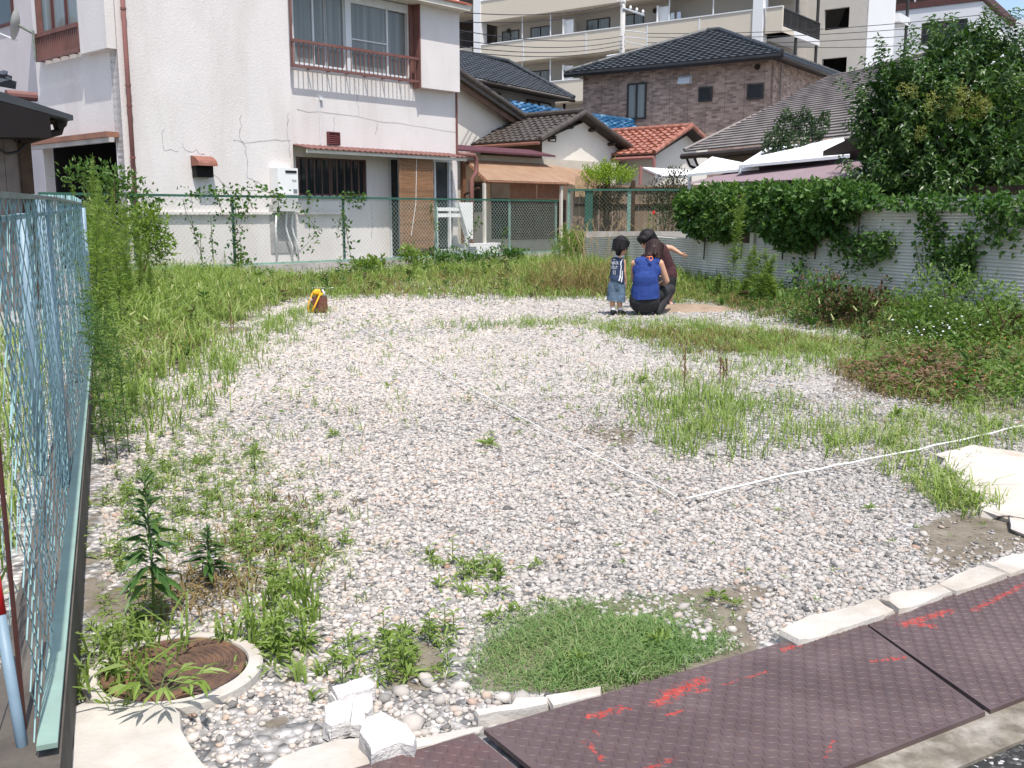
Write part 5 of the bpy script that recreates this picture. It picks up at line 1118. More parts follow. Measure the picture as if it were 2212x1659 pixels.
for k in (-1, 0, 1):
    z = TS.hit(1937, 40)[1] + dz * k; b = MB(); b.fbox(TS, tE - .02, tE + 2.2, z - .25, z + .25, -2.2, .3); b.build('landing', m_wht, tw)
    b = MB(); b.fbox(TS, tE + .05, tE + 1.9, z + .3, z + 1.5, -1.2, -1.1); b.build('landing_railing', m_rail, tw)
b = MB(); b.tube([TS.pt(tE + 1.8, 0, .2), TS.pt(tE + 1.8, h1[3] + dz, .2)], .1, 6); b.build('drain_pipe', m_rail, tw)
# white building at the far right
KF = Frame(P(2118, 60, 75), -53); KS = Frame(KF.O, 37)
wb = thing('white_building', 'white building with a wide dark window rising behind the big tree', 'building', tuple(KF.O))
kz = KF.hit(2118, 3)[1]; kw = rect(KF, (1991, 50), (2087, 88)); b0_ = KF.hit(1900, 60)[0]
wall(KF, 0, b0_, -.1, kz, [kw], .25).build('wall', m_wht, wb)
window(KF, kw, wb, -.06, (.25, .5, .75), fm_, m_glassd, .12)
ke = KS.hit(2185, 60)[0]; b = MB(); b.prism([KS.pt(.002, -.1), KS.pt(ke, -.1), KS.pt(ke, KS.hit(2185, 60)[1] if ke > 0 else 5), KS.pt(.002, kz)], -KS.n * .3); b.build('wall', m_wht, wb)
b = MB(); b.prism([KS.pt(-.1, kz + .05, .3), KS.pt(ke, KS.hit(2185, 57)[1], .3), KS.pt(ke, KS.hit(2185, 57)[1] + .5, .3), KS.pt(-.1, kz + .5, .3)], -KS.n * 8); b.build('roof', mat('dark red roof edge', (.09, .04, .035), .6), wb)
b = MB(); b.fbox(KF, 1.5, b0_, kz + .35, kz + 3, -3, -1.5); b.build('upper_storey', m_soff, wb)
b = MB(); b.fbox(KF, .2, b0_, kz + .02, kz + .4, -.2, -.02); b.fbox(KF, .2, b0_, kz + 1.4, kz + 1.5, -.2, -.02)
for i in range(int((b0_ - 1) / 1.4)): b.fbox(KF, .5 + i * 1.4, .6 + i * 1.4, kz + .38, kz + 1.42, -.15, -.08)
b.build('roof_rail', m_alu, wb)
b = MB(); KT = Frame(P(2190, 60, 90), -53); b.fbox(KT, KT.hit(2280, 60)[0], KT.hit(2168, 60)[0], -.1, KT.hit(2180, 45)[1], -8, 0); tag(b.build('pale_building', m_wht, base=tuple(KT.O)), 'sliver of a pale building at the right edge beyond the tree', 'building')
# utility pole and wires
up_ = P(1345, 60, 45); pole = thing('utility_pole', 'concrete utility pole with crossarms and insulators before the apartment block', 'utility pole', (up_.x, up_.y, 0))
ztop = P(1345, -60, 45).z
b = MB(); b.tube([(up_.x, up_.y, 0), (up_.x, up_.y, ztop)], [.16, .1], 12); b.build('pole', mat('pole concrete', (.42, .41, .4), .85, .1), pole, True)
arms = []
for (x0, y0), (x1, y1), dy in (((1346, 18), (1391, 33), .6), ((1310, 122), (1370, 112), -.2), ((1350, 66), (1396, 71), .3), ((1350, 80), (1396, 84), .3), ((1350, 90), (1396, 99), .3), ((1333, 2), (1362, -4), 0)):
    q0, q1 = P(x0, y0, 45 - .15), P(x1, y1, 45 - .15 + dy); b = MB(); b.tube([q0, q1], .045 if y0 in (18, 122) else .02, 5); b.build('crossarm', m_alu, pole); arms.append((q0, q1))
b = MB(); q_ = P(1398, 72, 45.2); b.tube([q_, P(1398, 105, 45.2)], .02, 5); b.build('bracket', m_alu, pole)
for t_ in (.35, .65, .95):
    q_ = arms[0][0].lerp(arms[0][1], t_); b = MB(); b.ell(q_ + Vector((0, 0, .12)), (.06, .06, .1), n=8, m=6); b.build('insulator', m_white, pole, True)
def wire(p0, p1, sag, lb, r=.013):
    b = MB(); pts = [p0.lerp(p1, i / 16) - Vector((0, 0, sag * 4 * (i / 16) * (1 - i / 16))) for i in range(17)]; b.tube(pts, r, 4, False); tag(b.build('overhead_wire', m_wirek, base=tuple(p0)), lb, 'wire', 'overhead wires')
m_wirek = mat('black cable', (.03, .03, .035), .6)
for i, (y0, y1, lb) in enumerate(((24, 5, 'uppermost'), (45, 12, 'second'), (63, 78, 'third'), (84, 88, 'fourth'), (98, 96, 'fifth'), (108, 104, 'lowest'))):
    wire(P(990, y0 + 2, 30), P(1346, y1, 45), .25, lb + ' black cable from the white house to the utility pole')
for i, (xa, ya, yb, lb) in enumerate(((1398, 72, 14, 'highest'), (1398, 80, 30, 'second'), (1398, 92, 48, 'third'), (1640, 98, 66, 'lowest'))):
    wire(P(xa, ya, 45), P(2260, yb, 40), .3, lb + ' of the cables crossing the stair tower to the right')
# ---- dark timber neighbour house at the far left
NF = Frame(P(60, 400, 12.5), 42)
nh = thing('timber_house', 'dark timber house end with a low eave at the left edge', 'house', tuple(P(40, 400, 12.5))[:2] + (0,))
n0, n1 = NF.hit(-150, 300)[0], NF.hit(62, 300)[0]; ztopn = NF.hit(30, 225)[1]
b = MB(); x = n0
while x < n1 - .08: w_ = min(.16, n1 - .08 - x); b.fbox(NF, x, x + w_ - .006, -.1, ztopn, -.1, random.uniform(0, .01)); x += .16
b.build('board_wall', mat('grey brown boards', (.19, .155, .14), .85, .2, 5, dirt=(.09, .07, .06), damt=.6), nh)
b = MB(); b.fbox(NF, n1 - .14, n1, -.1, ztopn + .05, -.1, .05); b.build('corner_post', m_wood, nh)
o = .5; vv = -NF.n * 5
pts = [NF.pt(*NF.hit(-60, 178, o), o), NF.pt(*NF.hit(158, 249, o), o)]
b = MB(); b.prism([pts[0], pts[1], pts[1] - Vector((0, 0, .06)), pts[0] - Vector((0, 0, .12))], vv); b.build('roof', m_tileg, nh)
b = MB(); b.prism([pts[0] - Vector((0, 0, .13)), pts[1].lerp(pts[0], .25) - Vector((0, 0, .08)), pts[1].lerp(pts[0], .25) - Vector((0, 0, .35)), pts[0] - Vector((0, 0, .6))], vv * .5); b.build('gable_board', mat('timber with painted eave shade', (.012, .009, .01), .9), nh)  # near-black colour paints in the shade under the roof edge
b = MB(); b.tube([NF.pt(*NF.hit(56, 268, .2), .2), NF.pt(*NF.hit(122, 258, .2), .2)], .05, 4); b.tube([NF.pt(*NF.hit(58, 304, .2), .2), NF.pt(*NF.hit(130, 284, .2), .2), NF.pt(*NF.hit(135, 262, .2), .2)], .045, 6); b.build('eave_beam', m_soff, nh)
q_ = NF.hit(133, 262, .25); b = MB(); b.prism([NF.pt(*NF.hit(120, 252, .25), .25), NF.pt(*NF.hit(150, 252, .25), .25), NF.pt(*NF.hit(144, 272, .25), .25), NF.pt(*NF.hit(130, 284, .25), .25)], -NF.n * .15); b.build('gutter_box', m_soff, nh)
for tl, br, c_, nm in (((16, 236), (42, 257), (.3, .27, .18), 'meter_box'), ((19, 266), (38, 282), (.4, .38, .3), 'meter_box'), ((-20, 242), (16, 289), (.5, .52, .46), 'service_box')):
    r_ = rect(NF, tl, br, .12); b = MB(); b.fbox(NF, *r_, .012, .12); b.build(nm, mat('box ' + nm + str(tl[0]), c_, .6), nh)
b = MB(); b.tube([NF.pt(*NF.hit(30, 282, .06), .06), NF.pt(*NF.hit(32, 305, .06), .06), NF.pt(*NF.hit(45, 312, .06), .06), NF.pt(*NF.hit(52, 270, .06), .06)], .012, 5); b.tube([NF.pt(*NF.hit(-10, 318, .06), .06), NF.pt(*NF.hit(15, 332, .06), .06), NF.pt(*NF.hit(40, 328, .06), .06), NF.pt(*NF.hit(55, 312, .06), .06)], .015, 5); b.build('cables', m_wirek, nh)
EL_, ER_ = NF.pt(*NF.hit(-70, 208, .1), -.4), NF.pt(*NF.hit(36, 193, .1), -.4)
b = MB(); tiles(b, NF.pt(*NF.hit(-60, 176, -.1), -.1), NF.pt(*NF.hit(34, 192, -.1), -.1), NF.pt(*NF.hit(6, 163, -.9), -.9), NF.pt(*NF.hit(-80, 140, -.9), -.9), .27, .25, .05, .04); b.build('upper_roof', m_tileg, nh)
b = MB(); q_ = NF.pt(*NF.hit(60, 208, .3), .3); b.tube([q_ - NF.u * .25, q_ + NF.u * .1], .055, 10); b.build('ridge_end', m_red, nh)
# ================================================================ PEOPLE
m_skin = mat('warm skin', (.52, .3, .2), .55, .06, 12, spec=.35)  # one even skin colour for all three people
m_hairk = mat('black hair', (.011, .009, .0095), .6, .5, 90, .003, 160, spec=.2)
m_hairb = mat('dark brown hair', (.027, .013, .012), .6, .5, 90, .003, 160, spec=.25)
m_navy = mat('navy jersey', (.025, .04, .085), .8, .15, 20, .003, 40)
m_blue = mat('royal blue knit', (.022, .05, .21), .85, .18, 25, .02, 13)
m_denim = mat('washed blue denim', (.085, .13, .185), .85, .35, 12, .02, 20)
m_bjean = mat('black jeans', (.022, .022, .025), .8, .35, 14, .02, 16)
m_maroon = mat('maroon shirt', (.06, .024, .028), .8, .2, 15, .02, 14)
m_black = mat('black shoe', (.016, .015, .016), .5, .3, 20)
m_whitec = mat('white cloth', (.72, .72, .74), .8, .05)
m_coral = mat('coral ribbon', (.75, .22, .13), .6, .1)
def blob(name, prims, vox, mt, parent, it=3, cuts=()):
    b = MB()
    for pr in prims:
        if pr[0] == 'c': b.capsule(*pr[1:3], *pr[3:5], 14, *(pr[5:] if len(pr) > 5 else ()))
        else: b.ell(*pr[1:])
    o = b.build('tmp', None)
    md_ = o.modifiers.new('r', 'REMESH'); md_.mode = 'VOXEL'; md_.voxel_size = vox
    sm = o.modifiers.new('s', 'SMOOTH'); sm.iterations = it; sm.factor = .5
    bpy.context.view_layer.update()
    me = bpy.data.meshes.new_from_object(o.evaluated_get(bpy.context.evaluated_depsgraph_get())); bpy.data.objects.remove(o)
    if cuts:
        bm = bmesh.new(); bm.from_mesh(me)
        for co, no in cuts: bmesh.ops.bisect_plane(bm, geom=bm.verts[:] + bm.edges[:] + bm.faces[:], plane_co=co, plane_no=no, clear_outer=True)
        bm.to_mesh(me); bm.free()
    me.name = name; me.transform(Matrix.Translation(-Vector(root_loc(parent)))); me.materials.clear(); me.materials.append(mt)
    for p_ in me.polygons: p_.use_smooth = True
    o = bpy.data.objects.new(name, me); C.objects.link(o); o.parent = parent; return o
def pz(x, y, Y): return P(1273.4 + x * .1462, 473 + y * .1462, Y)
def basis(f, up=(0, 0, 1)):
    f = Vector(f).normalized(); r = f.cross(Vector(up)).normalized(); u = r.cross(f); return f, r, u
def head(c, s, fwd, lw=-.05):
    f, r, u = basis(fwd); c = Vector(c); rot = Matrix((r, f, u)).transposed()
    body = [('e', c, (.078 * s, .09 * s, .105 * s), rot), ('e', c + f * .03 * s - u * .05 * s, (.055 * s, .06 * s, .055 * s), rot), ('e', c + f * .094 * s - u * .015 * s, (.011 * s, .014 * s, .018 * s), rot), ('e', c + f * .085 * s - u * .052 * s, (.022 * s, .008 * s, .007 * s), rot)]
    for e in (-1, 1): body.append(('e', c + r * e * .08 * s - u * .015 * s - f * .005 * s, (.01 * s, .02 * s, .03 * s), rot))
    hair = [('e', c - f * .018 * s + u * .022 * s, (.089 * s, .094 * s, .1 * s), rot), ('e', c - f * .045 * s - u * .03 * s, (.075 * s, .055 * s, .06 * s), rot), ('e', c + f * .045 * s + u * .065 * s, (.07 * s, .05 * s, .04 * s), rot)]
    cr = c - f * .02 * s + u * .1 * s; N = 46
    for i in range(N):
        a = 2 * math.pi * i / N + random.uniform(-.1, .1); fr_ = math.cos(a); low = (lw if fr_ < .2 else .012) + random.uniform(-.018, .012)
        if fr_ < -.2: low -= .02
        m_ = c + (f * fr_ * .1 - f * .014 + r * math.sin(a) * .093) * s * .93 + u * .05 * s; e_ = c + (f * fr_ * (.098 if low > -.05 else .088) - f * .016 + r * math.sin(a) * .09) * s + u * low * s
        hair += [('c', cr + (m_ - cr) * .35, m_, .016 * s, .015 * s), ('c', m_, e_, .0145 * s, .005 * s)]
    return body, hair, (c, f, r, u)
def eyes(hd, s, par):
    c, f, r, u = hd; b = MB()
    for e in (-1, 1): b.ell(c + f * .08 * s + r * e * .031 * s + u * .008 * s, (.011 * s, .006 * s, .006 * s), Matrix((r, f, u)).transposed(), 8, 6)
    b.build('eyes', m_hairk, par, True)
def hand(wr, d, side, s, curl=.5):
    """palm, four fingers of different length and a thumb; d = direction of the hand, side = towards the thumb"""
    d, sd, n = basis(d, side); side = Vector(side).normalized(); n = d.cross(side).normalized(); side = n.cross(d)
    wr = Vector(wr); pr = [('c', wr, wr + d * .03 * s, .014 * s, .021 * s, (1.2, .65), tuple(n)), ('c', wr + d * .02 * s, wr + d * .045 * s, .019 * s, .021 * s, (1.25, .6), tuple(n))]
    for i, l in enumerate((.03, .036, .033, .025)):
        k = wr + d * .058 * s + side * (.019 - .0128 * i) * s; m = k + (d - n * curl * .5).normalized() * l * .55 * s; e = m + (d - n * curl * 1.4).normalized() * l * .55 * s
        pr += [('c', k, m, .0062 * s, .0056 * s), ('c', m, e, .0056 * s, .0046 * s)]
    k = wr + d * .018 * s + side * .018 * s; m = k + (d * .6 + side * .8).normalized() * .024 * s; e = m + (d * .95 + side * .25 - n * .2).normalized() * .02 * s
    return pr + [('c', k, m, .0075 * s, .0066 * s), ('c', m, e, .0066 * s, .005 * s)]
def person(lb, base, ): return thing('person', lb, 'person', (base.x, base.y, 0), 'people crouching and standing by the sand heap')
# ---- small child in a navy jersey, seen from behind
Y = 11.72; g = pz(430, 1412, Y); kid = person('small child standing in a navy sleeveless jersey and blue knee length shorts', g)
q = lambda x, y, d=0: pz(x, y, Y + d)
hb_, hh, hd = head(q(468, 400, .0), 1.0, (.55, .72, -.3))
sh_l, sh_r = q(348, 615), q(488, 612)
arm_r = [q(500, 620, .0), q(512, 780, .0), q(533, 925, .03)]; arm_l = [q(345, 625, .03), q(365, 760, .13), q(440, 850, .2)]
tor = [('c', q(400, 940, .01), q(405, 900, .01), .078, .076, (1, .82)), ('c', q(405, 900, .01), q(418, 660, 0), .074, .07, (1, .8)), ('c', sh_l, sh_r, .032, .032)]
legs = [('c', q(352, 950, .01), q(332, 1180, -.0), .056, .04), ('c', q(332, 1180, 0), q(345, 1345, .01), .038, .026), ('c', q(450, 950, .02), q(440, 1185, .0), .056, .04), ('c', q(440, 1185, 0), q(452, 1350, .02), .038, .026)]
feet = [('c', q(345, 1375, .0), q(372, 1385, .07), .026, .022), ('c', q(455, 1378, .0), q(505, 1396, .06), .026, .022)]
arms = [('c', arm_r[0], arm_r[1], .029, .024), ('c', arm_r[1], arm_r[2], .0235, .017), ('c', arm_l[0], arm_l[1], .029, .024), ('c', arm_l[1], arm_l[2], .0235, .017)]
hnd = hand(arm_r[2], (.05, .1, -1), (-.4, .9, 0), .8, .6) + hand(arm_l[2], (.7, .5, -.5), (-.3, .7, .6), .8, .6)
bd_ = blob('body', hb_ + [('c', q(440, 600), q(455, 480), .034, .036)] + tor + legs + feet + arms + hnd, .0052, m_skin, kid); eyes(hd, 1., bd_)
blob('hair', hh + [('c', q(440, 440, -.05), q(428, 505, -.03), .05, .034)], .0045, m_hairk, kid, 1)
infl = lambda prs, a: [(p[0], p[1], p[2], p[3] + a, p[4] + a, *p[5:]) for p in prs]
jer = blob('jersey', infl([('c', q(390, 1040, .01), q(400, 900, .01), .094, .084, (1, .9)), tor[1]], .012) + infl([('c', sh_l.lerp(sh_r, .12), sh_l.lerp(sh_r, .84), .03, .03)], .012), .0055, m_navy, kid, 3, [(q(290, 872), Vector((-.36, 0, -1)))])
bv = BVHTree.FromPolygons([v_.co + kid.location for v_ in jer.data.vertices], [p_.vertices[:] for p_ in jer.data.polygons])
def onto(ob, bvh, off, dy=1):               # lay flat trim onto the garment
    for v_ in ob.data.vertices:
        wp = v_.co + Vector(root_loc(ob.parent)); hit = bvh.ray_cast(Vector((wp.x, wp.y - 1.5, wp.z)), Vector((0, 1, 0)))
        if hit[0]: v_.co.y += hit[0].y - off - wp.y
def ribbon(pts, w_, mt, name, par, bvh):
    b = MB(); V = []; P_ = []
    for a, c in zip(pts[:-1], pts[1:]): P_ += [a.lerp(c, i / 8) for i in range(8)]
    P_.append(pts[-1])
    for i, p_ in enumerate(P_):
        t_ = (P_[min(i + 1, len(P_) - 1)] - P_[max(i - 1, 0)]); s_ = Vector((t_.z, 0, -t_.x)).normalized() * w_ / 2; V += [list(p_ - s_), list(p_ + s_)]
    b.add(V, [[2 * i, 2 * i + 1, 2 * i + 3, 2 * i + 2] for i in range(len(P_) - 1)]); o = b.build(name, mt, par); onto(o, bvh, .003); return o
YF = Frame((0, Y), 90)
for bx, tz_, sz in (('008', 598, .03), ('SMRCK', 655, .05), ('ISSUT', 725, .05), ('52', 805, .062)):
    p_ = q(384, tz_ + 24, -.2); ob = text(bx, sz, YF, (p_ - YF.O).dot(YF.u), p_.z, .3, m_whitec, 'lettering', jer, 0.0, .6); onto(ob, bv, .003)
ribbon([q(492, 585), q(462, 620), q(452, 665), q(462, 700)], .012, m_whitec, 'armhole_trim', jer, bv)
ribbon([q(462, 700), q(450, 780), q(445, 850), q(412, 945)], .012, m_whitec, 'side_stripe', jer, bv)
ribbon([q(478, 760), q(476, 850), q(455, 960)], .012, m_whitec, 'side_stripe', jer, bv)
b = MB(); nk = q(446, 545, .02); ring_ = [nk + Vector((math.cos(a) * .048, math.sin(a) * .042, .006 * math.sin(a))) for a in np.linspace(0, 6.2832, 20)]; b.tube(ring_, .013, 6); b.build('collar', m_whitec, jer, True)
blob('shorts', [('c', q(395, 945, .01), q(405, 1000, .01), .087, .085, (1, .88)), ('c', q(352, 985, .01), q(333, 1250, 0), .066, .068), ('c', q(450, 985, .02), q(442, 1260, 0), .068, .07)], .0065, m_denim, kid, 3, [(q(333, 1208), Vector((-.12, 0, -1)))])
for a, c in ((q(345, 1370, -.01), q(374, 1384, .075)), (q(455, 1375, -.01), q(510, 1397, .06))): blob('shoe', [('c', a, c, .034, .03), ('c', a + Vector((0, 0, -.012)), c + Vector((0, 0, -.006)), .03, .03)], .006, m_black, kid)
for a in (q(346, 1335), q(453, 1340, .01)): b = MB(); b.capsule(a + Vector((0, 0, -.03)), a + Vector((0, 0, .01)), .032, .03, 12); b.build('sock', m_whitec, kid, True)
# ---- crouching woman in a blue sleeveless top
Y = 11.65; g = pz(860, 1425, Y); wo = person('woman squatting with her back turned in a blue sleeveless top and black jeans', g)
hb_, hh, hd = head(q(962, 462, .1), 1.1, (.3, .8, -.45), -.08)
sl_, sr_ = q(690, 640, .02), q(1010, 635, .02)
arm_r = [q(1040, 655, .02), q(1140, 915, .06), q(1010, 985, .3)]; arm_l = [q(665, 660, .05), q(655, 900, .2), q(800, 960, .36)]
tor = [('c', q(820, 1110, .03), q(828, 900, 0), .142, .135, (1, .78)), ('c', q(828, 900, 0), q(845, 690, .02), .135, .118, (1, .72)), ('c', q(700, 655, .03), q(995, 650, .03), .05, .05)]
hipR, kneeR, ankR = q(900, 1160, .06), q(1185, 1045, .28), q(1015, 1370, .06); hipL, kneeL, ankL = q(735, 1165, .06), q(690, 1050, .4), q(745, 1375, .05)
arms = [('c', arm_r[0], arm_r[1], .047, .036), ('c', arm_r[1], arm_r[2], .035, .024), ('c', arm_l[0], arm_l[1], .045, .036), ('c', arm_l[1], arm_l[2], .035, .024)]
legs = [('c', hipR, kneeR, .08, .058), ('c', kneeR, ankR, .054, .036), ('c', hipL, kneeL, .08, .058), ('c', kneeL, ankL, .054, .036)]
feet = [('c', ankL + Vector((0, 0, -.04)), ankL + Vector((-.02, .17, -.05)), .034, .028), ('c', ankR + Vector((0, 0, -.04)), ankR + Vector((.03, .17, -.05)), .034, .028)]
hnd = hand(arm_r[2], (-.5, .7, -.5), (.2, .4, .8), 1., .7) + hand(arm_l[2], (.7, .6, -.4), (-.2, .4, .8), 1., .7)
bd_ = blob('body', hb_ + [('c', q(880, 640, .04), q(940, 520, .08), .045, .045)] + tor + [('c', q(790, 1190, .03), q(840, 1190, .03), .122, .122, (1.08, .85))] + arms + legs + feet + hnd, .0062, m_skin, wo); eyes(hd, 1.1, bd_)
c_, f_, r_, u_ = hd
blob('hair', hh + [('c', c_ - f_ * .06 - u_ * .02, q(870, 560, .0), .075, .05), ('c', q(880, 540, .0), q(800, 560, .02), .05, .035), ('c', q(1040, 430, .08), q(1035, 520, .08), .045, .03)], .005, m_hairb, wo, 1)
b = MB(); cc = q(908, 585, -.1); b.tube([cc + Vector((math.cos(a) * .02, -.004 * math.sin(a), math.sin(a) * .024)) for a in np.linspace(0, 6.2832, 16)], .0065, 6); b.tube([q(835, 572, -.05), q(860, 560, -.075), q(890, 562, -.092)], .006, 6); b.build('hair_ribbon', m_coral, wo, True)
blob('top', infl(tor[:2], .014) + infl([('c', sl_.lerp(sr_, .12), sl_.lerp(sr_, .91), .045, .045), ('c', q(800, 760, .025), q(895, 690, .025), .118, .1, (1.05, .66)), ('c', q(895, 760, .025), q(800, 690, .025), .118, .1, (1.05, .66)), ('c', q(820, 1240, .03), q(828, 1000, .02), .15, .137, (1.08, .86))], .014), .007, m_blue, wo, 8, [(q(800, 1182), Vector((.06, 0, -1)))])
blob('jeans', infl([('c', q(770, 1200, .04), q(860, 1200, .04), .134, .134, (1.08, .87))] + legs, .014), .0075, m_bjean, wo)
for a in (ankL, ankR): blob('sandal', [('c', a + Vector((0, -.03, -.062)), a + Vector((0, .17, -.066)), .036, .034), ('c', a + Vector((-.03, .11, -.04)), a + Vector((.03, .11, -.04)), .02, .02)], .007, m_black, wo)
# ---- older boy bending over behind her
Y = 12.55; g = pz(1150, 1265, Y); bo_ = person('older boy bending over in a maroon shirt with one arm stretched out to the right', g)
hb_, hh, hd = head(q(855, 312, -.12), 1.12, (-.62, -.3, -.6))
arm_r = [q(1040, 415, .0), q(1215, 432, .0), q(1352, 515, -.02)]; arm_l = [q(1010, 470, .06), q(1130, 640, .16), q(1245, 768, .06)]
tor = [('c', q(1150, 830, .03), q(1130, 740, .03), .115, .11, (1, .85)), ('c', q(1130, 740, .03), q(1035, 480, -.04), .108, .1, (1, .82)), ('c', q(960, 430, -.1), q(1045, 420, .04), .05, .05)]
legs = [('c', q(1100, 880, .0), q(1075, 1060, -.06), .078, .052), ('c', q(1075, 1060, -.06), q(1105, 1220, .0), .048, .032), ('c', q(1185, 880, .06), q(1185, 1060, .0), .078, .052), ('c', q(1185, 1060, 0), q(1180, 1220, .05), .048, .032)]
feet = [('c', q(1180, 1235, .04), q(1215, 1262, -.1), .03, .024), ('c', q(1105, 1235, .0), q(1085, 1262, -.14), .03, .024)]
arms = [('c', arm_r[0], arm_r[1], .04, .033), ('c', arm_r[1], arm_r[2], .032, .021), ('c', arm_l[0], arm_l[1], .04, .033), ('c', arm_l[1], arm_l[2], .032, .021)]
hnd = hand(arm_r[2], (.85, -.1, -.45), (.3, -.5, .8), .95, .9) + hand(arm_l[2], (.5, .1, -.8), (.3, -.9, .2), .95, .9)
bd_ = blob('body', hb_ + [('c', q(990, 430, -.07), q(900, 350, -.1), .042, .042)] + tor + legs + feet + arms + hnd, .006, m_skin, bo_); eyes(hd, 1.12, bd_)
blob('hair', hh, .0048, m_hairk, bo_, 1)
blob('shirt', infl(tor, .014) + [('c', q(1045, 425, .02), q(1085, 428, .02), .05, .046)], .007, m_maroon, bo_)
blob('shorts', [('c', q(1150, 860, .03), q(1145, 920, .03), .122, .12, (1, .9))] + infl([('c', q(1100, 900, 0), q(1076, 1060, -.05), .075, .06), ('c', q(1185, 900, .06), q(1185, 1060, 0), .075, .06)], .012), .0075, m_bjean, bo_)
for a, c in ((q(1180, 1262, .05), q(1225, 1280, -.1)), (q(1105, 1258, .01), q(1080, 1278, -.14))): blob('sandal', [('c', a, c, .034, .032), ('c', a.lerp(c, .7) + Vector((-.03, 0, .035)), a.lerp(c, .7) + Vector((.03, 0, .035)), .014, .014)], .007, mat('dark blue sandal', (.03, .04, .08), .6) if 'dark blue sandal' not in bpy.data.materials else bpy.data.materials['dark blue sandal'], bo_)
# ================================================================ BASKET BAG
Qb = lambda x, y, Y: P(606.4 + x * .08225, 594.3 + y * .08225, Y)
gb2 = G(686, 676); Yb = gb2.y
bag = thing('basket_bag', 'brown woven basket bag with a yellow scarf and straps on the gravel', 'bag', (gb2.x, gb2.y, 0))
bl_, br_ = Qb(750, 975, Yb), Qb(1230, 965, Yb); tl_, tr_ = Qb(830, 590, Yb), Qb(1200, 545, Yb)
b = MB(); V = []; n = 28; rows = 14
for i in range(rows + 1):
    t_ = i / rows; c = (bl_.lerp(tl_, t_) + br_.lerp(tr_, t_)) / 2; w_ = (br_.lerp(tr_, t_) - bl_.lerp(tl_, t_)).length / 2 * (1 + .05 * math.sin(math.pi * t_))
    for j in range(n): a = 2 * math.pi * j / n; bp_ = 1 + .025 * ((i + j) % 2); V.append((c.x + w_ * bp_ * math.cos(a), Yb + .62 * w_ * bp_ * math.sin(a), max(c.z, .004)))
b.add(V, [[i * n + j, i * n + (j + 1) % n, (i + 1) * n + (j + 1) % n, (i + 1) * n + j] for i in range(rows) for j in range(n)], [list(range(n))])
b.build('basket', mat('brown wicker', (.13, .05, .035), .7, .35, 40), bag)
m_yel = mat('yellow scarf', (.72, .36, .02), .75, .12, 30)
dY = -.062
blob('scarf', [('e', Qb(950, 470, Yb), (.035, .04, .04)), ('e', Qb(900, 460, Yb - .02), (.028, .03, .035)), ('e', Qb(1000, 450, Yb - .01), (.028, .03, .04)), ('e', Qb(940, 410, Yb), (.03, .028, .022)), ('c', Qb(1040, 520, Yb - .03), Qb(1100, 500, Yb), .02, .014)], .006, m_yel, bag, 1)
for pts in ([(890, 420, 0), (830, 480, -.02), (790, 600, -.05), (745, 700, -.06), (720, 860, -.06), (725, 940, -.06), (770, 965, -.07)], [(1020, 530, -.05), (970, 650, -.1), (900, 800, -.13), (850, 900, -.14), (820, 960, -.14)]):
    b = MB(); b.tube([Qb(x, y, Yb + d) for x, y, d in pts], .0105, 6); b.build('strap', m_yel, bag, True)
b = MB(); b.tube([Qb(1150, 545, Yb), Qb(1130, 450, Yb), Qb(1090, 385, Yb)], .012, 6); b.build('handle', m_whitec, bag, True)
b = MB(); c = Qb(800, 640, Yb - .1); b.tube([c + Vector((math.cos(a) * .012, 0, math.sin(a) * .012)) for a in np.linspace(0, 6.2832, 12)], .003, 5); b.build('buckle', m_alu, bag, True)
# ================================================================ VEGETATION
gr = srgb
m_grass = leafmat('fresh grass', [(.1, .155, .035), (.18, .265, .055), (.26, .335, .095), (.37, .36, .19)], .35, .5, .3, .8)
m_grassd = leafmat('deep grass', [(.075, .135, .028), (.125, .205, .045), (.19, .265, .08)], .35)
m_dry = leafmat('dry grass', [(.11, .075, .035), (.2, .145, .065), (.28, .22, .11)], .2, .8, .1)
m_turf = leafmat('fine turf', [(.09, .17, .05), (.14, .245, .075), (.2, .285, .11), (.38, .34, .2)], .3, .6, .2, 2.5)
m_weed = leafmat('goldenrod leaf', [(.05, .105, .025), (.085, .16, .038), (.14, .215, .06)], .3)
m_weedl = leafmat('light weed leaf', [(.12, .185, .035), (.185, .265, .055), (.26, .33, .11)], .35)
m_broad = leafmat('broad weed leaf', [(.03, .075, .02), (.055, .12, .028), (.09, .165, .04)], .25, .45, .3)
m_ivy = leafmat('ivy leaf', [(.024, .062, .014), (.05, .115, .024), (.095, .18, .04), (.17, .255, .075)], .3, .5, .3)
m_treeleaf = leafmat('glossy tree leaf', [(.02, .052, .014), (.038, .085, .022), (.07, .13, .034), (.13, .2, .055)], .28, .38, .45)
m_redw = leafmat('reddish weed', [(.05, .028, .017), (.1, .05, .03), (.06, .095, .025), (.075, .13, .035)], .2)
m_yelg = leafmat('yellow green leaf', [(.12, .2, .015), (.2, .29, .02), (.28, .34, .04)], .35)
m_brownl = leafmat('brown inner leaf', [(.035, .025, .012), (.06, .045, .02), (.05, .06, .015)], .15)
m_ivyv = leafmat('vine leaf', [(.03, .075, .015), (.06, .13, .025), (.1, .19, .04)], .3)
m_litter = leafmat('dead plant bits', [(.06, .04, .025), (.13, .085, .05), (.22, .16, .1)], .05, .9, .1)
m_stem = mat('green stem', (.09, .13, .04), .7, .2)
m_stemr = mat('reddish stem', (.16, .08, .05), .7, .2)
m_bark = mat('grey brown bark', (.1, .075, .055), .9, .35, 9)
def stuff(mb, name, mt, lb, cat): tag(mb.build(name, mt), lb, cat, None, 'stuff')
def scatter(poly, n, edge=.06): x, y = polypts(poly, n, edge); return x, y, gz(x, y)
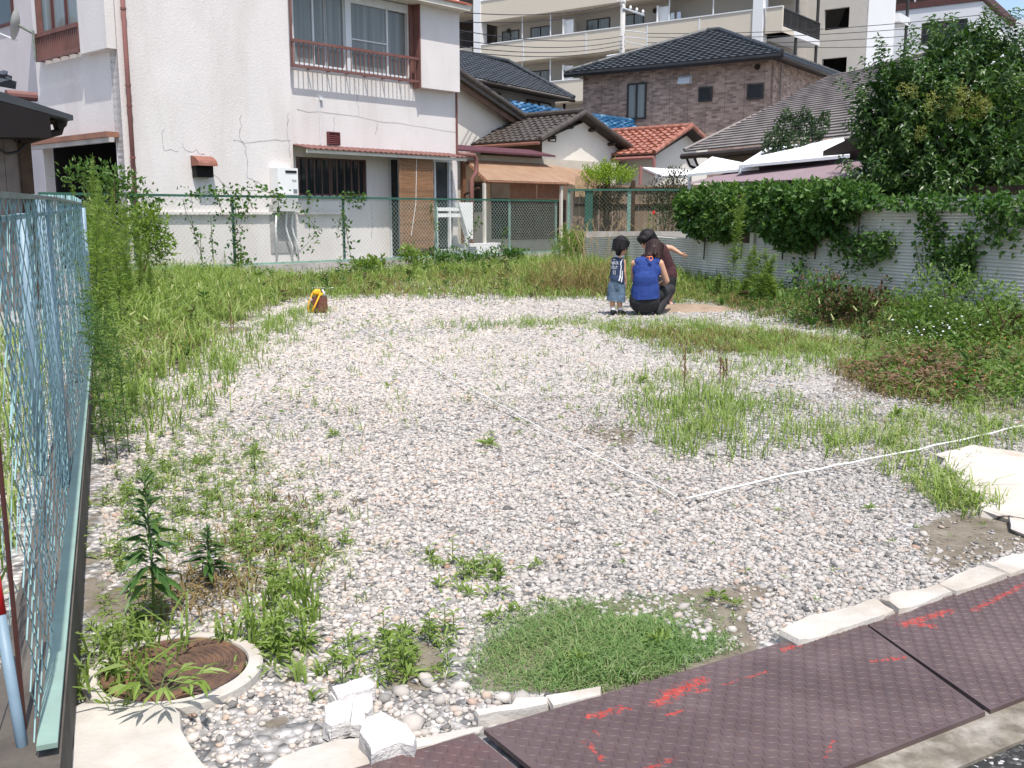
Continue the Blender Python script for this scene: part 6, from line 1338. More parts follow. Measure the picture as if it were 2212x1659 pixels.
def tuft_pts(poly, nt, per, spread, edge=.1):
    x, y, z = scatter(poly, nt, edge); k = rng.poisson(per, nt) + 1
    X = np.repeat(x, k) + rng.normal(0, spread, k.sum()); Y = np.repeat(y, k) + rng.normal(0, spread, k.sum()); S = np.repeat(rng.uniform(.55, 1.35, nt), k)
    return np.stack([X, Y, gz(X, Y)], 1), S
ok = lambda p: side_kerb(p[:, 0], p[:, 1]) > .02
# tall grass along the left fence and the back
gL, gB, gR, gM = MB(), MB(), MB(), MB()
ZL = gpoly([(205, 1000), (240, 960), (330, 850), (430, 745), (520, 690), (560, 664), (660, 640), (640, 600), (330, 590), (300, 600), (215, 680), (198, 850)])
p, s = tuft_pts(ZL, 1500, 10, .05); blades(gL, p, .2 * s * rng.uniform(.35, 1.25, len(s)), .0085 + .004 * rng.random(len(s)), .75)
p, s = tuft_pts(gpoly([(200, 780), (330, 700), (470, 640), (560, 600), (310, 590), (215, 640)]), 650, 10, .06); blades(gL, p, .3 * s * rng.uniform(.4, 1.25, len(s)), .011, .8)
p, s = tuft_pts(gpoly([(240, 980), (420, 800), (560, 700), (700, 660), (560, 760), (420, 900), (320, 990)]), 230, 6, .03); blades(gL, p, .13 * s * rng.uniform(.5, 1.3, len(s)), .007, .6)
ZB = gpoly([(560, 656), (700, 644), (860, 648), (1000, 645), (1180, 652), (1310, 650), (1480, 662), (1480, 592), (1250, 566), (1000, 575), (640, 606)])
p, s = tuft_pts(ZB, 1900, 8, .08, .3); blades(gB, p, .15 * s * rng.uniform(.4, 1.3, len(s)), .011, .7)
p, s = tuft_pts(gpoly([(1130, 620), (1330, 632), (1470, 640), (1480, 600), (1250, 575), (1130, 580)]), 800, 10, .07, .15); blades(gB, p, .33 * s * rng.uniform(.4, 1.2, len(s)), .011, .5)
p, s = tuft_pts(gpoly([(640, 618), (1240, 590), (1240, 565), (640, 606)]), 700, 9, .08); blades(gB, p, .22 * s * rng.uniform(.4, 1.2, len(s)), .013, .6)
ZR = gpoly([(1470, 640), (1560, 668), (1720, 700), (1800, 712), (1900, 740), (1880, 790), (1860, 830), (1960, 870), (2130, 885), (2300, 890), (2300, 700), (2180, 690), (1470, 604)])
p, s = tuft_pts(ZR, 1700, 8, .06, .25); blades(gR, p, .1 * s * rng.uniform(.4, 1.3, len(s)), .0085, .7)
p, s = tuft_pts(gpoly([(1500, 628), (1700, 668), (1850, 690), (2050, 720), (2300, 760), (2300, 700), (1480, 606)]), 520, 9, .07, .1); blades(gR, p, .22 * s * rng.uniform(.4, 1.2, len(s)), .012, .6)
ZM = gpoly([(1350, 850), (1430, 800), (1560, 820), (1700, 860), (1770, 900), (1720, 960), (1600, 960), (1540, 1010), (1420, 1010), (1400, 940), (1340, 900)])
p, s = tuft_pts(ZM, 230, 8, .05, .25); blades(gM, p, .085 * s * rng.uniform(.4, 1.4, len(s)), .0055, .6)
p, s = tuft_pts(gpoly([(1430, 900), (1560, 840), (1600, 930), (1560, 1000), (1430, 1000)]), 60, 10, .05, .2); blades(gM, p, .12 * s * rng.uniform(.4, 1.3, len(s)), .0055, .5)
for zz, n in ((gpoly([(1290, 702), (1480, 690), (1740, 730), (1760, 765), (1480, 765), (1330, 735)]), 420), (gpoly([(940, 690), (1290, 690), (1320, 715), (1000, 715)]), 120), (gpoly([(1600, 720), (1900, 740), (1880, 800), (1560, 760)]), 320), (gpoly([(1900, 900), (2212, 880), (2212, 960), (1950, 1000), (1700, 960)]), 210), (gpoly([(1980, 1000), (2060, 1030), (2140, 1120), (2060, 1120), (2010, 1060)]), 90), (gpoly([(500, 700), (700, 660), (640, 760), (500, 850)]), 70)):
    p, s = tuft_pts(zz, n, 7, .035, .2); blades(gM, p, .085 * s * rng.uniform(.4, 1.4, len(s)), .0055, .8)
gD = MB()
for zz, n, h in ((ZR, 700, .13), (gpoly([(1320, 710), (1640, 720), (1840, 745), (1840, 770), (1500, 765)]), 330, .08), (ZB, 500, .22), (gpoly([(1180, 600), (1330, 600), (1330, 645), (1150, 640)]), 260, .4), (gpoly([(1840, 780), (1960, 770), (2060, 800), (2050, 870), (1900, 860), (1830, 820)]), 420, .06), (gpoly([(330, 1300), (480, 1230), (560, 1290), (520, 1350)]), 45, .05), (gpoly([(560, 1040), (760, 1160), (640, 1300), (420, 1200)]), 50, .045), (ZL, 250, .2)):
    p, s = tuft_pts(zz, n, 8, .05, .15); blades(gD, p, h * s * rng.uniform(.4, 1.3, len(s)), .006, 1.1)
# leafy tufts scattered over the gravel, denser at the left foreground
gF = MB(); gS = MB()
FG = [(gpoly([(330, 1000), (640, 1000), (800, 1180), (760, 1300), (560, 1260), (420, 1080)]), 75, .028), (gpoly([(200, 1000), (480, 870), (520, 960), (340, 1060), (200, 1080)]), 50, .036), (gpoly([(190, 1290), (215, 1060), (330, 1000), (480, 1010), (560, 1060), (430, 1120), (360, 1300), (230, 1390)]), 150, .042), (gpoly([(420, 1060), (600, 1090), (760, 1180), (700, 1260), (640, 1300), (520, 1240)]), 75, .05), (gpoly([(560, 1260), (660, 1330), (650, 1480), (560, 1470), (530, 1330)]), 40, .055), (gpoly([(730, 1390), (960, 1350), (1010, 1450), (900, 1500), (760, 1480)]), 48, .045), (gpoly([(880, 1200), (1060, 1230), (1080, 1300), (960, 1300)]), 20, .045), (gpoly([(180, 1480), (250, 1340), (350, 1330), (300, 1440), (280, 1540), (180, 1560)]), 34, .05)]
def rosettes(mb, x, y, size, n=8, up=.55, w_=.13):
    k = rng.poisson(n, len(x)) + 3; N = k.sum(); X = np.repeat(x, k); Y = np.repeat(y, k); S = np.repeat(size, k) * rng.uniform(.5, 1.25, N)
    a = rng.uniform(0, 6.283, N); e = np.abs(rng.normal(up, .35, N)); d = np.stack([np.cos(a) * np.cos(e), np.sin(a) * np.cos(e), np.sin(e)], 1)
    leaves(mb, np.stack([X, Y, gz(X, Y) + .012], 1) + d * .004, d, S, S * w_, .5)
for pl, n, sz in FG:
    x, y, _ = scatter(pl, n, .05); m = side_kerb(x, y) > .03; x, y = x[m], y[m]; rosettes(gF, x, y, sz * rng.uniform(.6, 1.5, len(x)))
    k = rng.random(len(x)) < .35
    for xx, yy in zip(x[k], y[k]):
        h = sz * rng.uniform(1., 2.2); nl = 9; t_ = np.linspace(.15, 1, nl); a = np.arange(nl) * 2.4; d = np.stack([np.cos(a) * .8, np.sin(a) * .8, .5 + 0 * a], 1)
        leaves(gF, np.stack([xx + 0 * t_, yy + 0 * t_, h * t_], 1), d, sz * (1.15 - .4 * t_), sz * .18, .5); gS.tube([(xx, yy, 0), (xx, yy, h * .8)], .0014, 4)
x = rng.uniform(-.5, .5, 1500); y = np.sqrt(rng.uniform(2.4 ** 2, 14 ** 2, 1500)); x = x * y; f_ = fnoise(x, y, .9); m = (side_kerb(x, y) > .15) & (f_ > .56) & (x > -.1 - .4 * y) & ~inpoly(x, y, SLAB_R) & ~inpoly(x, y, SLAB_L)
rosettes(gF, x[m], y[m], .03 * rng.uniform(.5, 1.4, m.sum()) * np.clip(y[m] / 5, .8, 1.5), 7, .7, .14)
for px, py, sz in ((1155, 1232, .06), (550, 990, .1), (1390, 830, .09), (1540, 1300, .05), (1580, 1310, .05), (1100, 1330, .06), (1060, 1345, .06), (1000, 1230, .06), (1010, 1290, .055), (1170, 1310, .05), (1050, 965, .09), (730, 945, .08), (640, 1130, .06), (1420, 1400, .08), (1250, 1440, .07), (1880, 1100, .05), (1800, 960, .1), (1930, 900, .12), (2060, 1040, .1), (2100, 1090, .1), (940, 1230, .05)):
    g = G(px, py); rosettes(gF, np.array([g.x] * 3) + rng.normal(0, .012, 3), np.array([g.y] * 3) + rng.normal(0, .012, 3), np.array([sz * .85] * 3), 8, .8, .12)
lt = MB(); lx = rng.uniform(-.55, .55, 42000); ly = np.sqrt(rng.uniform(2.2 ** 2, 16 ** 2, 42000)); lx = lx * ly; ld = dirtmap(lx, ly); m = (rng.random(42000) < .05 + .6 * ld) & (side_kerb(lx, ly) > .02) & (lx > -.1 - .4 * ly); lx, ly = lx[m], ly[m]; a = rng.uniform(0, 6.283, len(lx)); k = np.clip(ly / 4, .7, 2)
leaf4(lt, np.stack([lx, ly, gz(lx, ly) + .008 + .006 * rng.random(len(lx))], 1), np.stack([np.cos(a), np.sin(a), rng.normal(0, .12, len(lx))], 1), .026 * k * rng.uniform(.4, 1.6, len(lx)), .0045 * k)
stuff(lt, 'plant_litter', m_litter, 'brown twigs and dead leaf bits littering the gravel', 'litter')
p, s = tuft_pts(gpoly([(230, 1000), (420, 830), (560, 720), (900, 690), (1300, 700), (1450, 800), (1340, 900), (1000, 900), (700, 1000), (500, 1100)]), 240, 5, .03, .3); blades(gM, p, .07 * s * rng.uniform(.3, 1.3, len(s)), .005, .8)
p, s = tuft_pts(gpoly([(1480, 690), (1740, 720), (1850, 800), (1700, 830), (1500, 800), (1380, 740)]), 300, 7, .05, .3); blades(gM, p, .08 * s * rng.uniform(.3, 1.3, len(s)), .006, .9)
p, s = tuft_pts(gpoly([(280, 1060), (480, 900), (620, 1000), (820, 1200), (640, 1300), (420, 1200)]), 150, 6, .03, .1); blades(gM, p, .05 * s * rng.uniform(.3, 1.4, len(s)), .004, .9)
stuff(gL, 'grass', m_grass, 'tall bright grass along the near left fence', 'grass'); stuff(gB, 'grass', m_grass, 'bright grass and weeds along the foot of the long green fence', 'grass'); stuff(gR, 'grass', m_grassd, 'deep green grass along the corrugated wall', 'grass')
stuff(gM, 'grass', m_grass, 'sparse thin grass growing through the gravel', 'grass'); stuff(gD, 'dry_grass', m_dry, 'dry brown grass and dead weeds in patches', 'dry grass'); stuff(gF, 'ground_weeds', m_weedl, 'small leafy weeds dotted over the gravel', 'weeds')
gS.build('weed_stems', m_stem); tag(bpy.data.objects['weed_stems'], 'thin stems of the small weeds on the gravel', 'weeds', None, 'stuff')
# fine turf by the plates
tf = MB(); TFP = gpoly([(1010, 1450), (1060, 1400), (1150, 1350), (1280, 1310), (1380, 1285), (1480, 1290), (1520, 1340), (1590, 1400), (1610, 1425), (1520, 1452), (1440, 1485), (1330, 1500), (1200, 1500), (1060, 1500), (1000, 1490)])
x, y, z = scatter(TFP, 13000, .09); c = np.mean(TFP, 0); m = side_kerb(x, y) > -.01; x, y = x[m], y[m]
hh_ = np.clip(fnoise(x, y, 9.) * 1.4, .35, 1.2); blades(tf, np.stack([x, y, 0 * x], 1), .021 * hh_ * rng.uniform(.5, 1.4, len(x)), .0026, 1.4)
x, y, z = scatter(gpoly([(1180, 1470), (1250, 1380), (1420, 1350), (1480, 1420), (1330, 1480)]), 3600, .05); blades(tf, np.stack([x, y, 0 * x], 1), .045 * rng.uniform(.4, 1.3, len(x)), .003, .9)
stuff(tf, 'turf', m_turf, 'low mat of fine green turf against the checker plates', 'turf')
# ---------------- ground cover mounds at the right
gc = MB()
x, y, z = scatter(gpoly([(1880, 760), (2000, 720), (2300, 740), (2300, 880), (2130, 880), (2060, 860), (2050, 790)]), 5200, .12); hgt = .02 + .16 * fnoise(x, y, 2.2) * rng.random(len(x)); a = rng.uniform(0, 6.283, len(x)); leaf4(gc, np.stack([x, y, hgt], 1), np.stack([np.cos(a), np.sin(a), .5 + 0 * a], 1), .045, .022)
x, y, z = scatter(gpoly([(1850, 790), (1980, 770), (2060, 830), (2100, 875), (1950, 860), (1860, 830)]), 600, .1); a = rng.uniform(0, 6.283, len(x)); leaf4(gc, np.stack([x, y, .02 + .05 * rng.random(len(x))], 1), np.stack([np.cos(a), np.sin(a), .4 + 0 * a], 1), .06, .045)
stuff(gc, 'ground_cover', m_grassd, 'deep green ground cover with small orange flowers at the right', 'ground cover')
fl_ = MB()
for px, py in ((1970, 765), (1985, 772), (1955, 785), (2010, 758), (2105, 800), (2130, 812), (2062, 830), (2170, 730), (2135, 742), (2200, 792), (2095, 760), (2180, 750)):
    g = G(px, py, .17); fl_.ell(g, (.008, .008, .006), n=6, m=4)
fl_ = tag(fl_.build('tiny_flowers', mat('orange petal', (.5, .14, .07), .6), smooth=True), 'tiny orange flowers sprinkled over the green ground cover', 'flowers', None, 'stuff')
dm_ = MB(); x, y, z = scatter(gpoly([(1960, 790), (2020, 775), (2090, 800), (2110, 865), (2010, 872), (1880, 850), (1850, 800)]), 2300, .16); a = rng.uniform(0, 6.283, len(x)); leaf4(dm_, np.stack([x, y, .03 + .17 * rng.random(len(x)) * fnoise(x, y, 4)], 1), np.stack([np.cos(a), np.sin(a), .3 + 0 * a], 1), .04, .016)
stuff(dm_, 'dead_weeds', leafmat('rust brown dead leaf', [(.1, .055, .035), (.18, .105, .065), (.26, .17, .11)], .15, .8), 'rust brown heap of dead weeds inside the green ground cover', 'dead weeds')
# ---------------- tall weeds: prototypes, then copies
def goldenrod(name, h, n, L, mt, droop=.5, w_=.13, up=.6, branch=0):
    root = thing(name, 'x', 'weed'); b = MB(); k = 8; lean = rng.normal(0, .03, 2); pts = [Vector((lean[0] * h * (i / k) ** 1.5 * 2, lean[1] * h * (i / k) ** 1.5 * 2, h * i / k)) for i in range(k + 1)]
    b.tube(pts, [.0055 * (1 - .75 * i / k) for i in range(k + 1)], 5); 
    lv = MB(); t_ = np.sort(rng.beta(1.5, 1.05, n)) * .93 + .05; a = np.arange(n) * 2.39996 + rng.normal(0, .25, n)
    bs = np.array([list(pts[min(int(x * k), k - 1)].lerp(pts[min(int(x * k), k - 1) + 1], x * k - int(x * k))) for x in t_]); e = up + .55 * (t_ - .5) + rng.normal(0, .12, n)
    d = np.stack([np.cos(a) * np.cos(e), np.sin(a) * np.cos(e), np.sin(e)], 1); LL = L * (1.1 - .65 * t_ ** 3) * rng.uniform(.7, 1.2, n)
    leaves(lv, bs, d, LL, LL * w_, droop)
    for _ in range(branch):
        t0 = rng.uniform(.35, .85); p0 = Vector((0, 0, h * t0)); a0 = rng.uniform(0, 6.283); l_ = h * rng.uniform(.12, .26) * (1.2 - t0); p1 = p0 + Vector((math.cos(a0) * l_, math.sin(a0) * l_, l_ * 1.0)); b.tube([p0, p0.lerp(p1, .5) - Vector((0, 0, l_ * .08)), p1], .002, 4)
        m_ = 22; tt = rng.random(m_); aa = rng.uniform(0, 6.283, m_); leaves(lv, np.array([list(p0.lerp(p1, v_)) for v_ in tt]), np.stack([np.cos(aa), np.sin(aa), .9 + 0 * aa], 1), L * .42, L * .07, .3)
    b.build('stem', m_stem, root, True); lv.build('foliage', mt, root); return root
def plant_at(proto, ph, bx, by, ty, label, group, used=[], Yo=None, wmin=0.):
    g = G(bx, by) if Yo is None else Vector((P(bx, by, Yo).x, Yo, 0)); h = max(P(bx, ty, g.y).z, .05); sc = h / ph
    o = proto if proto.name not in used else dup(proto, g)
    if o is proto: used.append(proto.name)
    o.location = g; o.rotation_euler = (rng.normal(0, .04), rng.normal(0, .04), rng.uniform(0, 6.28)); o.scale = (max(wmin, min(sc, 1.15 if sc > 1 else sc * 1.1)),) * 2 + (sc,); o['label'] = label; o['group'] = group; return o
gr1 = goldenrod('goldenrod_weed', 1.3, 190, .105, m_weed, .45, .12, .55, 4); gr2 = goldenrod('goldenrod_weed', 1., 330, .11, m_weedl, .4, .11, .6, 7)
gr3 = goldenrod('goldenrod_weed', 1.2, 260, .1, m_weedl, .5, .13, .5, 9)
GL = 'goldenrod weeds along the near left fence'
plant_at(gr1, 1.3, 255, 1000, 620, 'dark feathery weed standing nearest along the left fence', GL)
for bx, by, ty in ((232, 1010, 700), (280, 985, 660), (225, 960, 560), (262, 940, 600), (300, 900, 700)): plant_at(gr1, 1.3, bx, by, ty, 'dark feathery weed in the front clump against the left fence', GL)
for bx, by, ty in ((214, 800, 440), (228, 760, 460), (244, 735, 430), (222, 700, 400), (262, 720, 480), (285, 700, 500), (215, 680, 430), (250, 680, 420), (275, 660, 440), (300, 670, 520), (330, 680, 560)): plant_at(gr2, 1., bx, by, ty, 'bright feathery weed in the crowded row along the left fence', GL)
plant_at(gr3, 1.2, 208, 660, 328, 'tallest feathery weed rising in front of the dark garage opening', GL)
for bx, by, ty in ((235, 650, 372), (190, 650, 395), (256, 640, 400), (280, 640, 430), (305, 640, 470), (320, 640, 520)): plant_at(gr3, 1.2, bx, by, ty, 'bushy bright weed at the corner of the white house', GL)
GRt = 'tall weeds along the corrugated wall'
plant_at(gr2, 1., 1577, 648, 415, 'tallest slender weed against the low corrugated sheet', GRt, wmin=1.3)
for bx, by, ty in ((1614, 652, 540), (1628, 650, 528), (1650, 655, 545), (1662, 650, 535), (1640, 660, 580), (1600, 655, 600), (1548, 640, 590), (1672, 660, 590)): plant_at(gr2, 1., bx, by, ty, 'pale slender weed in the clump by the step of the corrugated wall', GRt, wmin=1.25)
for bx, by, ty in ((1736, 690, 570), (1718, 690, 610), (1752, 690, 600), (1700, 680, 620), (1865, 720, 600), (1990, 720, 610), (2110, 740, 600), (2130, 735, 575), (2060, 735, 640)): plant_at(gr1, 1.3, bx, by, ty, 'slender dark weed standing apart along the corrugated wall', GRt)
plant_at(gr1, 1.3, 1397, 640, 455, 'tall feathery weed behind the bending boy', GRt); plant_at(gr2, 1., 1352, 600, 510, 'thin weed before the corner of the low corrugated sheet', GRt)
LW = []
GBk = 'weeds at the foot of the long green fence'
for bx, by, ty in ((490, 600, 540), (520, 598, 525), (545, 604, 560), (690, 600, 566), (770, 600, 560), (820, 598, 570), (900, 600, 540), (895, 604, 555), (980, 600, 550), (1010, 600, 560), (1060, 595, 555), (1130, 590, 550), (860, 604, 570), (640, 606, 575), (590, 604, 570)):
    plant_at(gr3, 1.2, bx, by, ty, 'low leafy weed at the foot of the long green fence', GBk)
for bx, by, ty in ((1222, 592, 478), (1208, 590, 500), (1240, 596, 500), (1200, 596, 520), (1252, 600, 530)): plant_at(gr3, 1.2, bx, by, ty, 'bushy weed in the clump at the right end of the long green fence', GBk)
for i, (px, py, rx, rz, mt_) in enumerate(((1002, 578, .45, .2, 0), (955, 584, .4, .2, 0), (1058, 574, .5, .24, 0), (893, 590, .3, .25, 1), (1105, 574, .4, .22, 0), (790, 596, .3, .16, 1))):
    g = G(px, py); LW.append((g, rx, rz, mt_))
# broad leaved weeds at the manhole
def broad(name, h, n, L, mt, t0=.3):
    root = thing(name, 'x', 'weed'); b = MB(); b.tube([(0, 0, 0), (.006, 0, h * .5), (0, .004, h)], [.0058, .0045, .002], 6); b.build('stem', m_stem, root, True)
    lv = MB(); t_ = np.linspace(t0, 1, n); a = np.arange(n) * 2.39996 + rng.normal(0, .45, n); e = .12 + .95 * ((t_ - t0) / (1 - t0)) ** 2 + rng.normal(0, .1, n); d = np.stack([np.cos(a) * np.cos(e), np.sin(a) * np.cos(e), np.sin(e)], 1); LL = L * (1 - .5 * ((t_ - t0) / (1 - t0)) ** 2) * rng.uniform(.6, 1.2, n)
    leaves(lv, np.stack([0 * t_, 0 * t_, h * t_], 1), d, LL, LL * .17, .5); lv.build('foliage', mt, root); return root
bw = broad('broad_leaved_weed', .5, 84, .125, m_broad); GW = 'broad leaved weeds beside the manhole'
plant_at(bw, .5, 335, 1352, 1035, 'tall dark broad leaved weed standing over the manhole cover', GW); plant_at(bw, .5, 450, 1262, 1145, 'second broad leaved weed, shorter, behind the manhole', GW, wmin=.75)
bw2 = broad('broad_leaved_weed', .3, 26, .1, m_weedl, .12)
for bx, by, ty, lb in ((550, 1020, 945, 'small pale weed alone on the gravel above the foreground clump'), (600, 1400, 1290, 'pale upright weed right of the manhole'), (640, 1140, 1085, 'small upright weed in the foreground gravel')): plant_at(bw2, .3, bx, by, ty, lb, 'pale seedlings in the foreground')
bb_ = thing('bamboo_grass', 'spreading bamboo grass seedling lying over the concrete slab', 'weed', tuple(G(345, 1525, .03)))
lv = MB(); st_ = MB()
for i in range(9):
    a = i * .72 + .2; p0 = Vector(bb_.location) + Vector((0, 0, .03)); l_ = rng.uniform(.05, .13); p1 = p0 + Vector((math.cos(a) * l_, math.sin(a) * l_ * .9, .03 + .05 * rng.random())); st_.tube([p0, p1], .0016, 4)
    aa = a + rng.normal(0, .5, 4); leaves(lv, np.array([list(p0.lerp(p1, v_)) for v_ in (.5, .8, 1, 1)]), np.stack([np.cos(aa), np.sin(aa), .15 + 0 * aa], 1), .075 * rng.uniform(.7, 1.2, 4), .013, .35)
lv.build('foliage', m_weedl, bb_); st_.build('stem', m_stem, bb_)
fg = MB(); p, s = tuft_pts(gpoly([(180, 1500), (250, 1400), (320, 1400), (320, 1520), (190, 1560)]), 13, 6, .02); blades(fg, p + np.array([[0, 0, .04]]), .11 * s * rng.uniform(.5, 1.4, len(s)), .008, .8)
p, s = tuft_pts(gpoly([(560, 1280), (640, 1300), (640, 1420), (570, 1420)]), 16, 6, .02); blades(fg, p, .12 * s * rng.uniform(.5, 1.4, len(s)), .008, .5)
p, s = tuft_pts(gpoly([(600, 1440), (700, 1400), (760, 1480), (640, 1520)]), 8, 4, .012); blades(fg, p, .06 * s, .009, .6); stuff(fg, 'grass', m_weedl, 'broad bladed grass around the manhole cover', 'grass')
sg = MB()
for px, py, ty in ((1478, 840, 765), (1555, 830, 770), (1568, 830, 775), (1562, 835, 790), (500, 720, 650), (505, 725, 690)):
    g = G(px, py); h = P(px, ty, g.y).z; sg.tube([g, g + Vector((0, 0, h))], .004, 4)
    for _ in range(10): z = h * rng.uniform(.4, 1); a = rng.uniform(0, 6.28); q_ = g + Vector((0, 0, z)); sg.tube([q_, q_ + Vector((math.cos(a) * .03, math.sin(a) * .03, .03 * rng.normal()))], .003, 3)
stuff(sg, 'dead_stalks', m_stemr, 'dead dark weed stalks standing in the gravel', 'dead weeds')
# reddish bushy weeds, foxtails
def bush(name, lb, cat, c, R_, n, mt, L, stem_mt=None, group=None, mats=None, sq=1., k=9):
    c = Vector(c); root = thing(name, lb, cat, (c.x, c.y, 0), group); lv = MB(); nn_ = n
    cl = rng.normal(0, .42, (k, 3)) * np.array(R_) * sq; ci = rng.integers(0, k, nn_); off = nrm(rng.normal(0, 1, (nn_, 3))) * np.array(R_) * (rng.uniform(.25, .62, (nn_, 1)))
    p_ = np.array(c) + cl[ci] + off; p_[:, 2] = np.maximum(p_[:, 2], .02); d = nrm(off / np.array(R_) + np.array([[0, 0, .45]]) + rng.normal(0, .45, (nn_, 3)))
    LL = L * rng.uniform(.6, 1.25, nn_); leaf4(lv, p_, d, LL, LL * .45)
    lv.build('foliage', mt, root); b = MB()
    for i in range(5): q_ = Vector((c.x + rng.normal(0, R_[0] * .12), c.y + rng.normal(0, R_[1] * .12), 0)); t_ = c + Vector(cl[i % k]) * .8; b.tube([q_, q_.lerp(t_, .5) + Vector((rng.normal(0, .04), 0, 0)), t_], [.02 * R_[2] + .004, .012 * R_[2] + .003, .004], 5)
    b.build('stems', stem_mt or m_stemr, root); return root
for g, rx, rz, mt_ in LW: bush('leafy_weed', 'low dark leafy weed cushion at the foot of the long green fence' if not mt_ else 'low bright leafy weed cushion at the foot of the long green fence', 'weed', (g.x, g.y, rz), (rx, rx * .7, rz), 420, m_ivy if not mt_ else m_weedl, .1, group='leafy weed cushions at the foot of the long green fence')
bush('corner_weed', 'bright feathery bush where the long green fence meets the corner', 'weed', P(1226, 535, 23.6), (.42, .35, .55), 1500, m_weedl, .08)
g = G(1850, 705); bush('red_leaved_weed', 'reddish brown bushy weed before the corrugated wall', 'weed', (g.x, g.y, .3), (.6, .4, .33), 1300, m_redw, .07, group='bushy weeds before the corrugated wall')
g = G(1800, 700); bush('green_bushy_weed', 'dark green bushy weed at the foot of the reddish weed', 'weed', (g.x, g.y, .3), (.5, .3, .3), 700, m_ivy, .07, group='bushy weeds before the corrugated wall')
g = G(2010, 735); bush('green_bushy_weed', 'tangled dark weed with pale flower heads right of the reddish weed', 'weed', (g.x, g.y, .3), (.6, .35, .3), 900, m_grassd, .06, group='bushy weeds before the corrugated wall')
g = G(2150, 745); bush('green_bushy_weed', 'dark bushy weed at the right edge under the corrugated wall', 'weed', (g.x, g.y, .25), (.7, .35, .28), 900, m_grassd, .06, group='bushy weeds before the corrugated wall')
wf = MB()
for i in range(60): x_, y_ = rng.normal(2020, 45), rng.normal(712, 14); g = G(2010, 735); q_ = P(x_, y_, g.y - .2 + rng.normal(0, .15)); wf.ell(q_, (.012, .012, .008), n=5, m=4)
stuff(wf, 'tiny_flowers', m_whitec, 'tiny white flower heads over the tangled weed by the wall', 'flowers')
mw = [MB(), MB(), MB()]; ms = MB()
for zz, n, h0 in ((ZL, 80, .2), (ZB, 170, .17), (ZR, 130, .12), (gpoly([(640, 618), (1240, 592), (1240, 568), (640, 606)]), 80, .26), (gpoly([(1640, 650), (2300, 770), (2300, 705), (1640, 635)]), 90, .26)):
    x, y, z = scatter(zz, n, .12)
    for xx, yy in zip(x, y):
        h = h0 * rng.uniform(.4, 1.7); k = int(rng.integers(10, 22)); t_ = np.sort(rng.random(k)) * .9 + .1; a = np.arange(k) * 2.4 + rng.normal(0, .3, k); e = rng.uniform(.1, .9, k); d = np.stack([np.cos(a) * np.cos(e), np.sin(a) * np.cos(e), np.sin(e)], 1); l_ = rng.uniform(.05, .1)
        leaf4(mw[int(rng.integers(0, 3))], np.stack([xx + 0 * t_, yy + 0 * t_, h * t_], 1), d, l_ * rng.uniform(.6, 1.3, k), l_ * rng.uniform(.2, .5)); ms.tube([(xx, yy, 0), (xx, yy, h * .85)], .002, 3, False)
for b_, mt_, nm in zip(mw, (m_weed, m_ivyv, m_redw), ('green', 'deep green', 'brownish')): stuff(b_, 'mixed_weeds', mt_, nm + ' leafy weeds mixed into the grass around the lot', 'weeds')
stuff(ms, 'weed_stalks', m_stem, 'thin stalks of the leafy weeds mixed into the grass', 'weeds')
fx = MB(); fs_ = MB()
for px, py in ((345, 630), (370, 625), (384, 645), (282, 680), (420, 650), (430, 620), (520, 625), (470, 615), (318, 690), (495, 640), (560, 610), (1770, 655), (1850, 670), (1920, 690), (1800, 690), (1890, 660)):
    yb = py + 60; g = G(px, yb); q_ = P(px, py, g.y); d = Vector((rng.normal(0, .5), 0, .8)).normalized(); fs_.tube([g, q_.lerp(g, .4), q_], .0022, 4, False); fx.capsule(q_, q_ + d * .05, .009, .006, 8)
stuff(fx, 'foxtail_heads', mat('foxtail bristle', (.42, .45, .2), .9), 'pale foxtail seed heads nodding over the tall grass', 'grass'); stuff(fs_, 'foxtail_stalks', m_stem, 'thin stalks of the foxtail grass', 'grass')
# ---------------- climbing vines on the fences
def vine(lb, paths, dens, L, mt, spread, group, fr, o=.04):
    """paths: photo outlines of the runners on a plane"""
    allp = []; runs = []; lv = MB()
    for pth in paths:
        pts = [fr.pt(*fr.hit(x, y, o), o) for x, y in pth]; runs.append(pts)
        for a, c in zip(pts[:-1], pts[1:]):
            n = max(2, int((c - a).length * dens)); t_ = rng.random((n, 1)); q_ = np.array(a) + t_ * (np.array(c) - np.array(a)) + rng.normal(0, 1, (n, 3)) * np.array([spread, spread * .5, spread]); allp.append(q_)
    q_ = np.concatenate(allp); n = len(q_); nv = np.array(fr.n); d = nrm(rng.normal(0, .7, (n, 3)) + np.array([0, 0, -.25]) + nv * .25)
    base = (float(q_[:, 0].mean()), float(q_[:, 1].mean()), 0.); root = thing('climbing_vine', lb, 'vine', base, group)
    LL = L * rng.uniform(.6, 1.3, n); leaf4(lv, q_, d, LL, LL * .6, nv + rng.normal(0, .6, (n, 3))); lv.build('foliage', mt, root)
    for pts in runs: b = MB(); b.tube(pts, .006, 4); b.build('runner', m_stem, root)
GV = 'vines climbing the long green fence'
vine('vine clump hanging over the left end of the long green fence', [[(262, 420), (300, 435), (330, 470)], [(270, 430), (290, 480), (318, 500)], [(300, 420), (345, 455)], [(330, 425), (350, 440)], [(255, 440), (275, 500), (300, 540)], [(290, 500), (325, 560)]], 70, .1, m_ivyv, .1, GV, BF)
vine('vine thick around the fence post below the water heater', [[(400, 425), (440, 415), (500, 412), (560, 412), (616, 422)], [(505, 415), (510, 470), (508, 540), (515, 600)], [(540, 430), (520, 480)], [(470, 420), (480, 460)], [(600, 430), (605, 460)], [(508, 540), (545, 570), (560, 600)], [(515, 560), (490, 600)]], 80, .095, m_ivyv, .09, GV, BF)
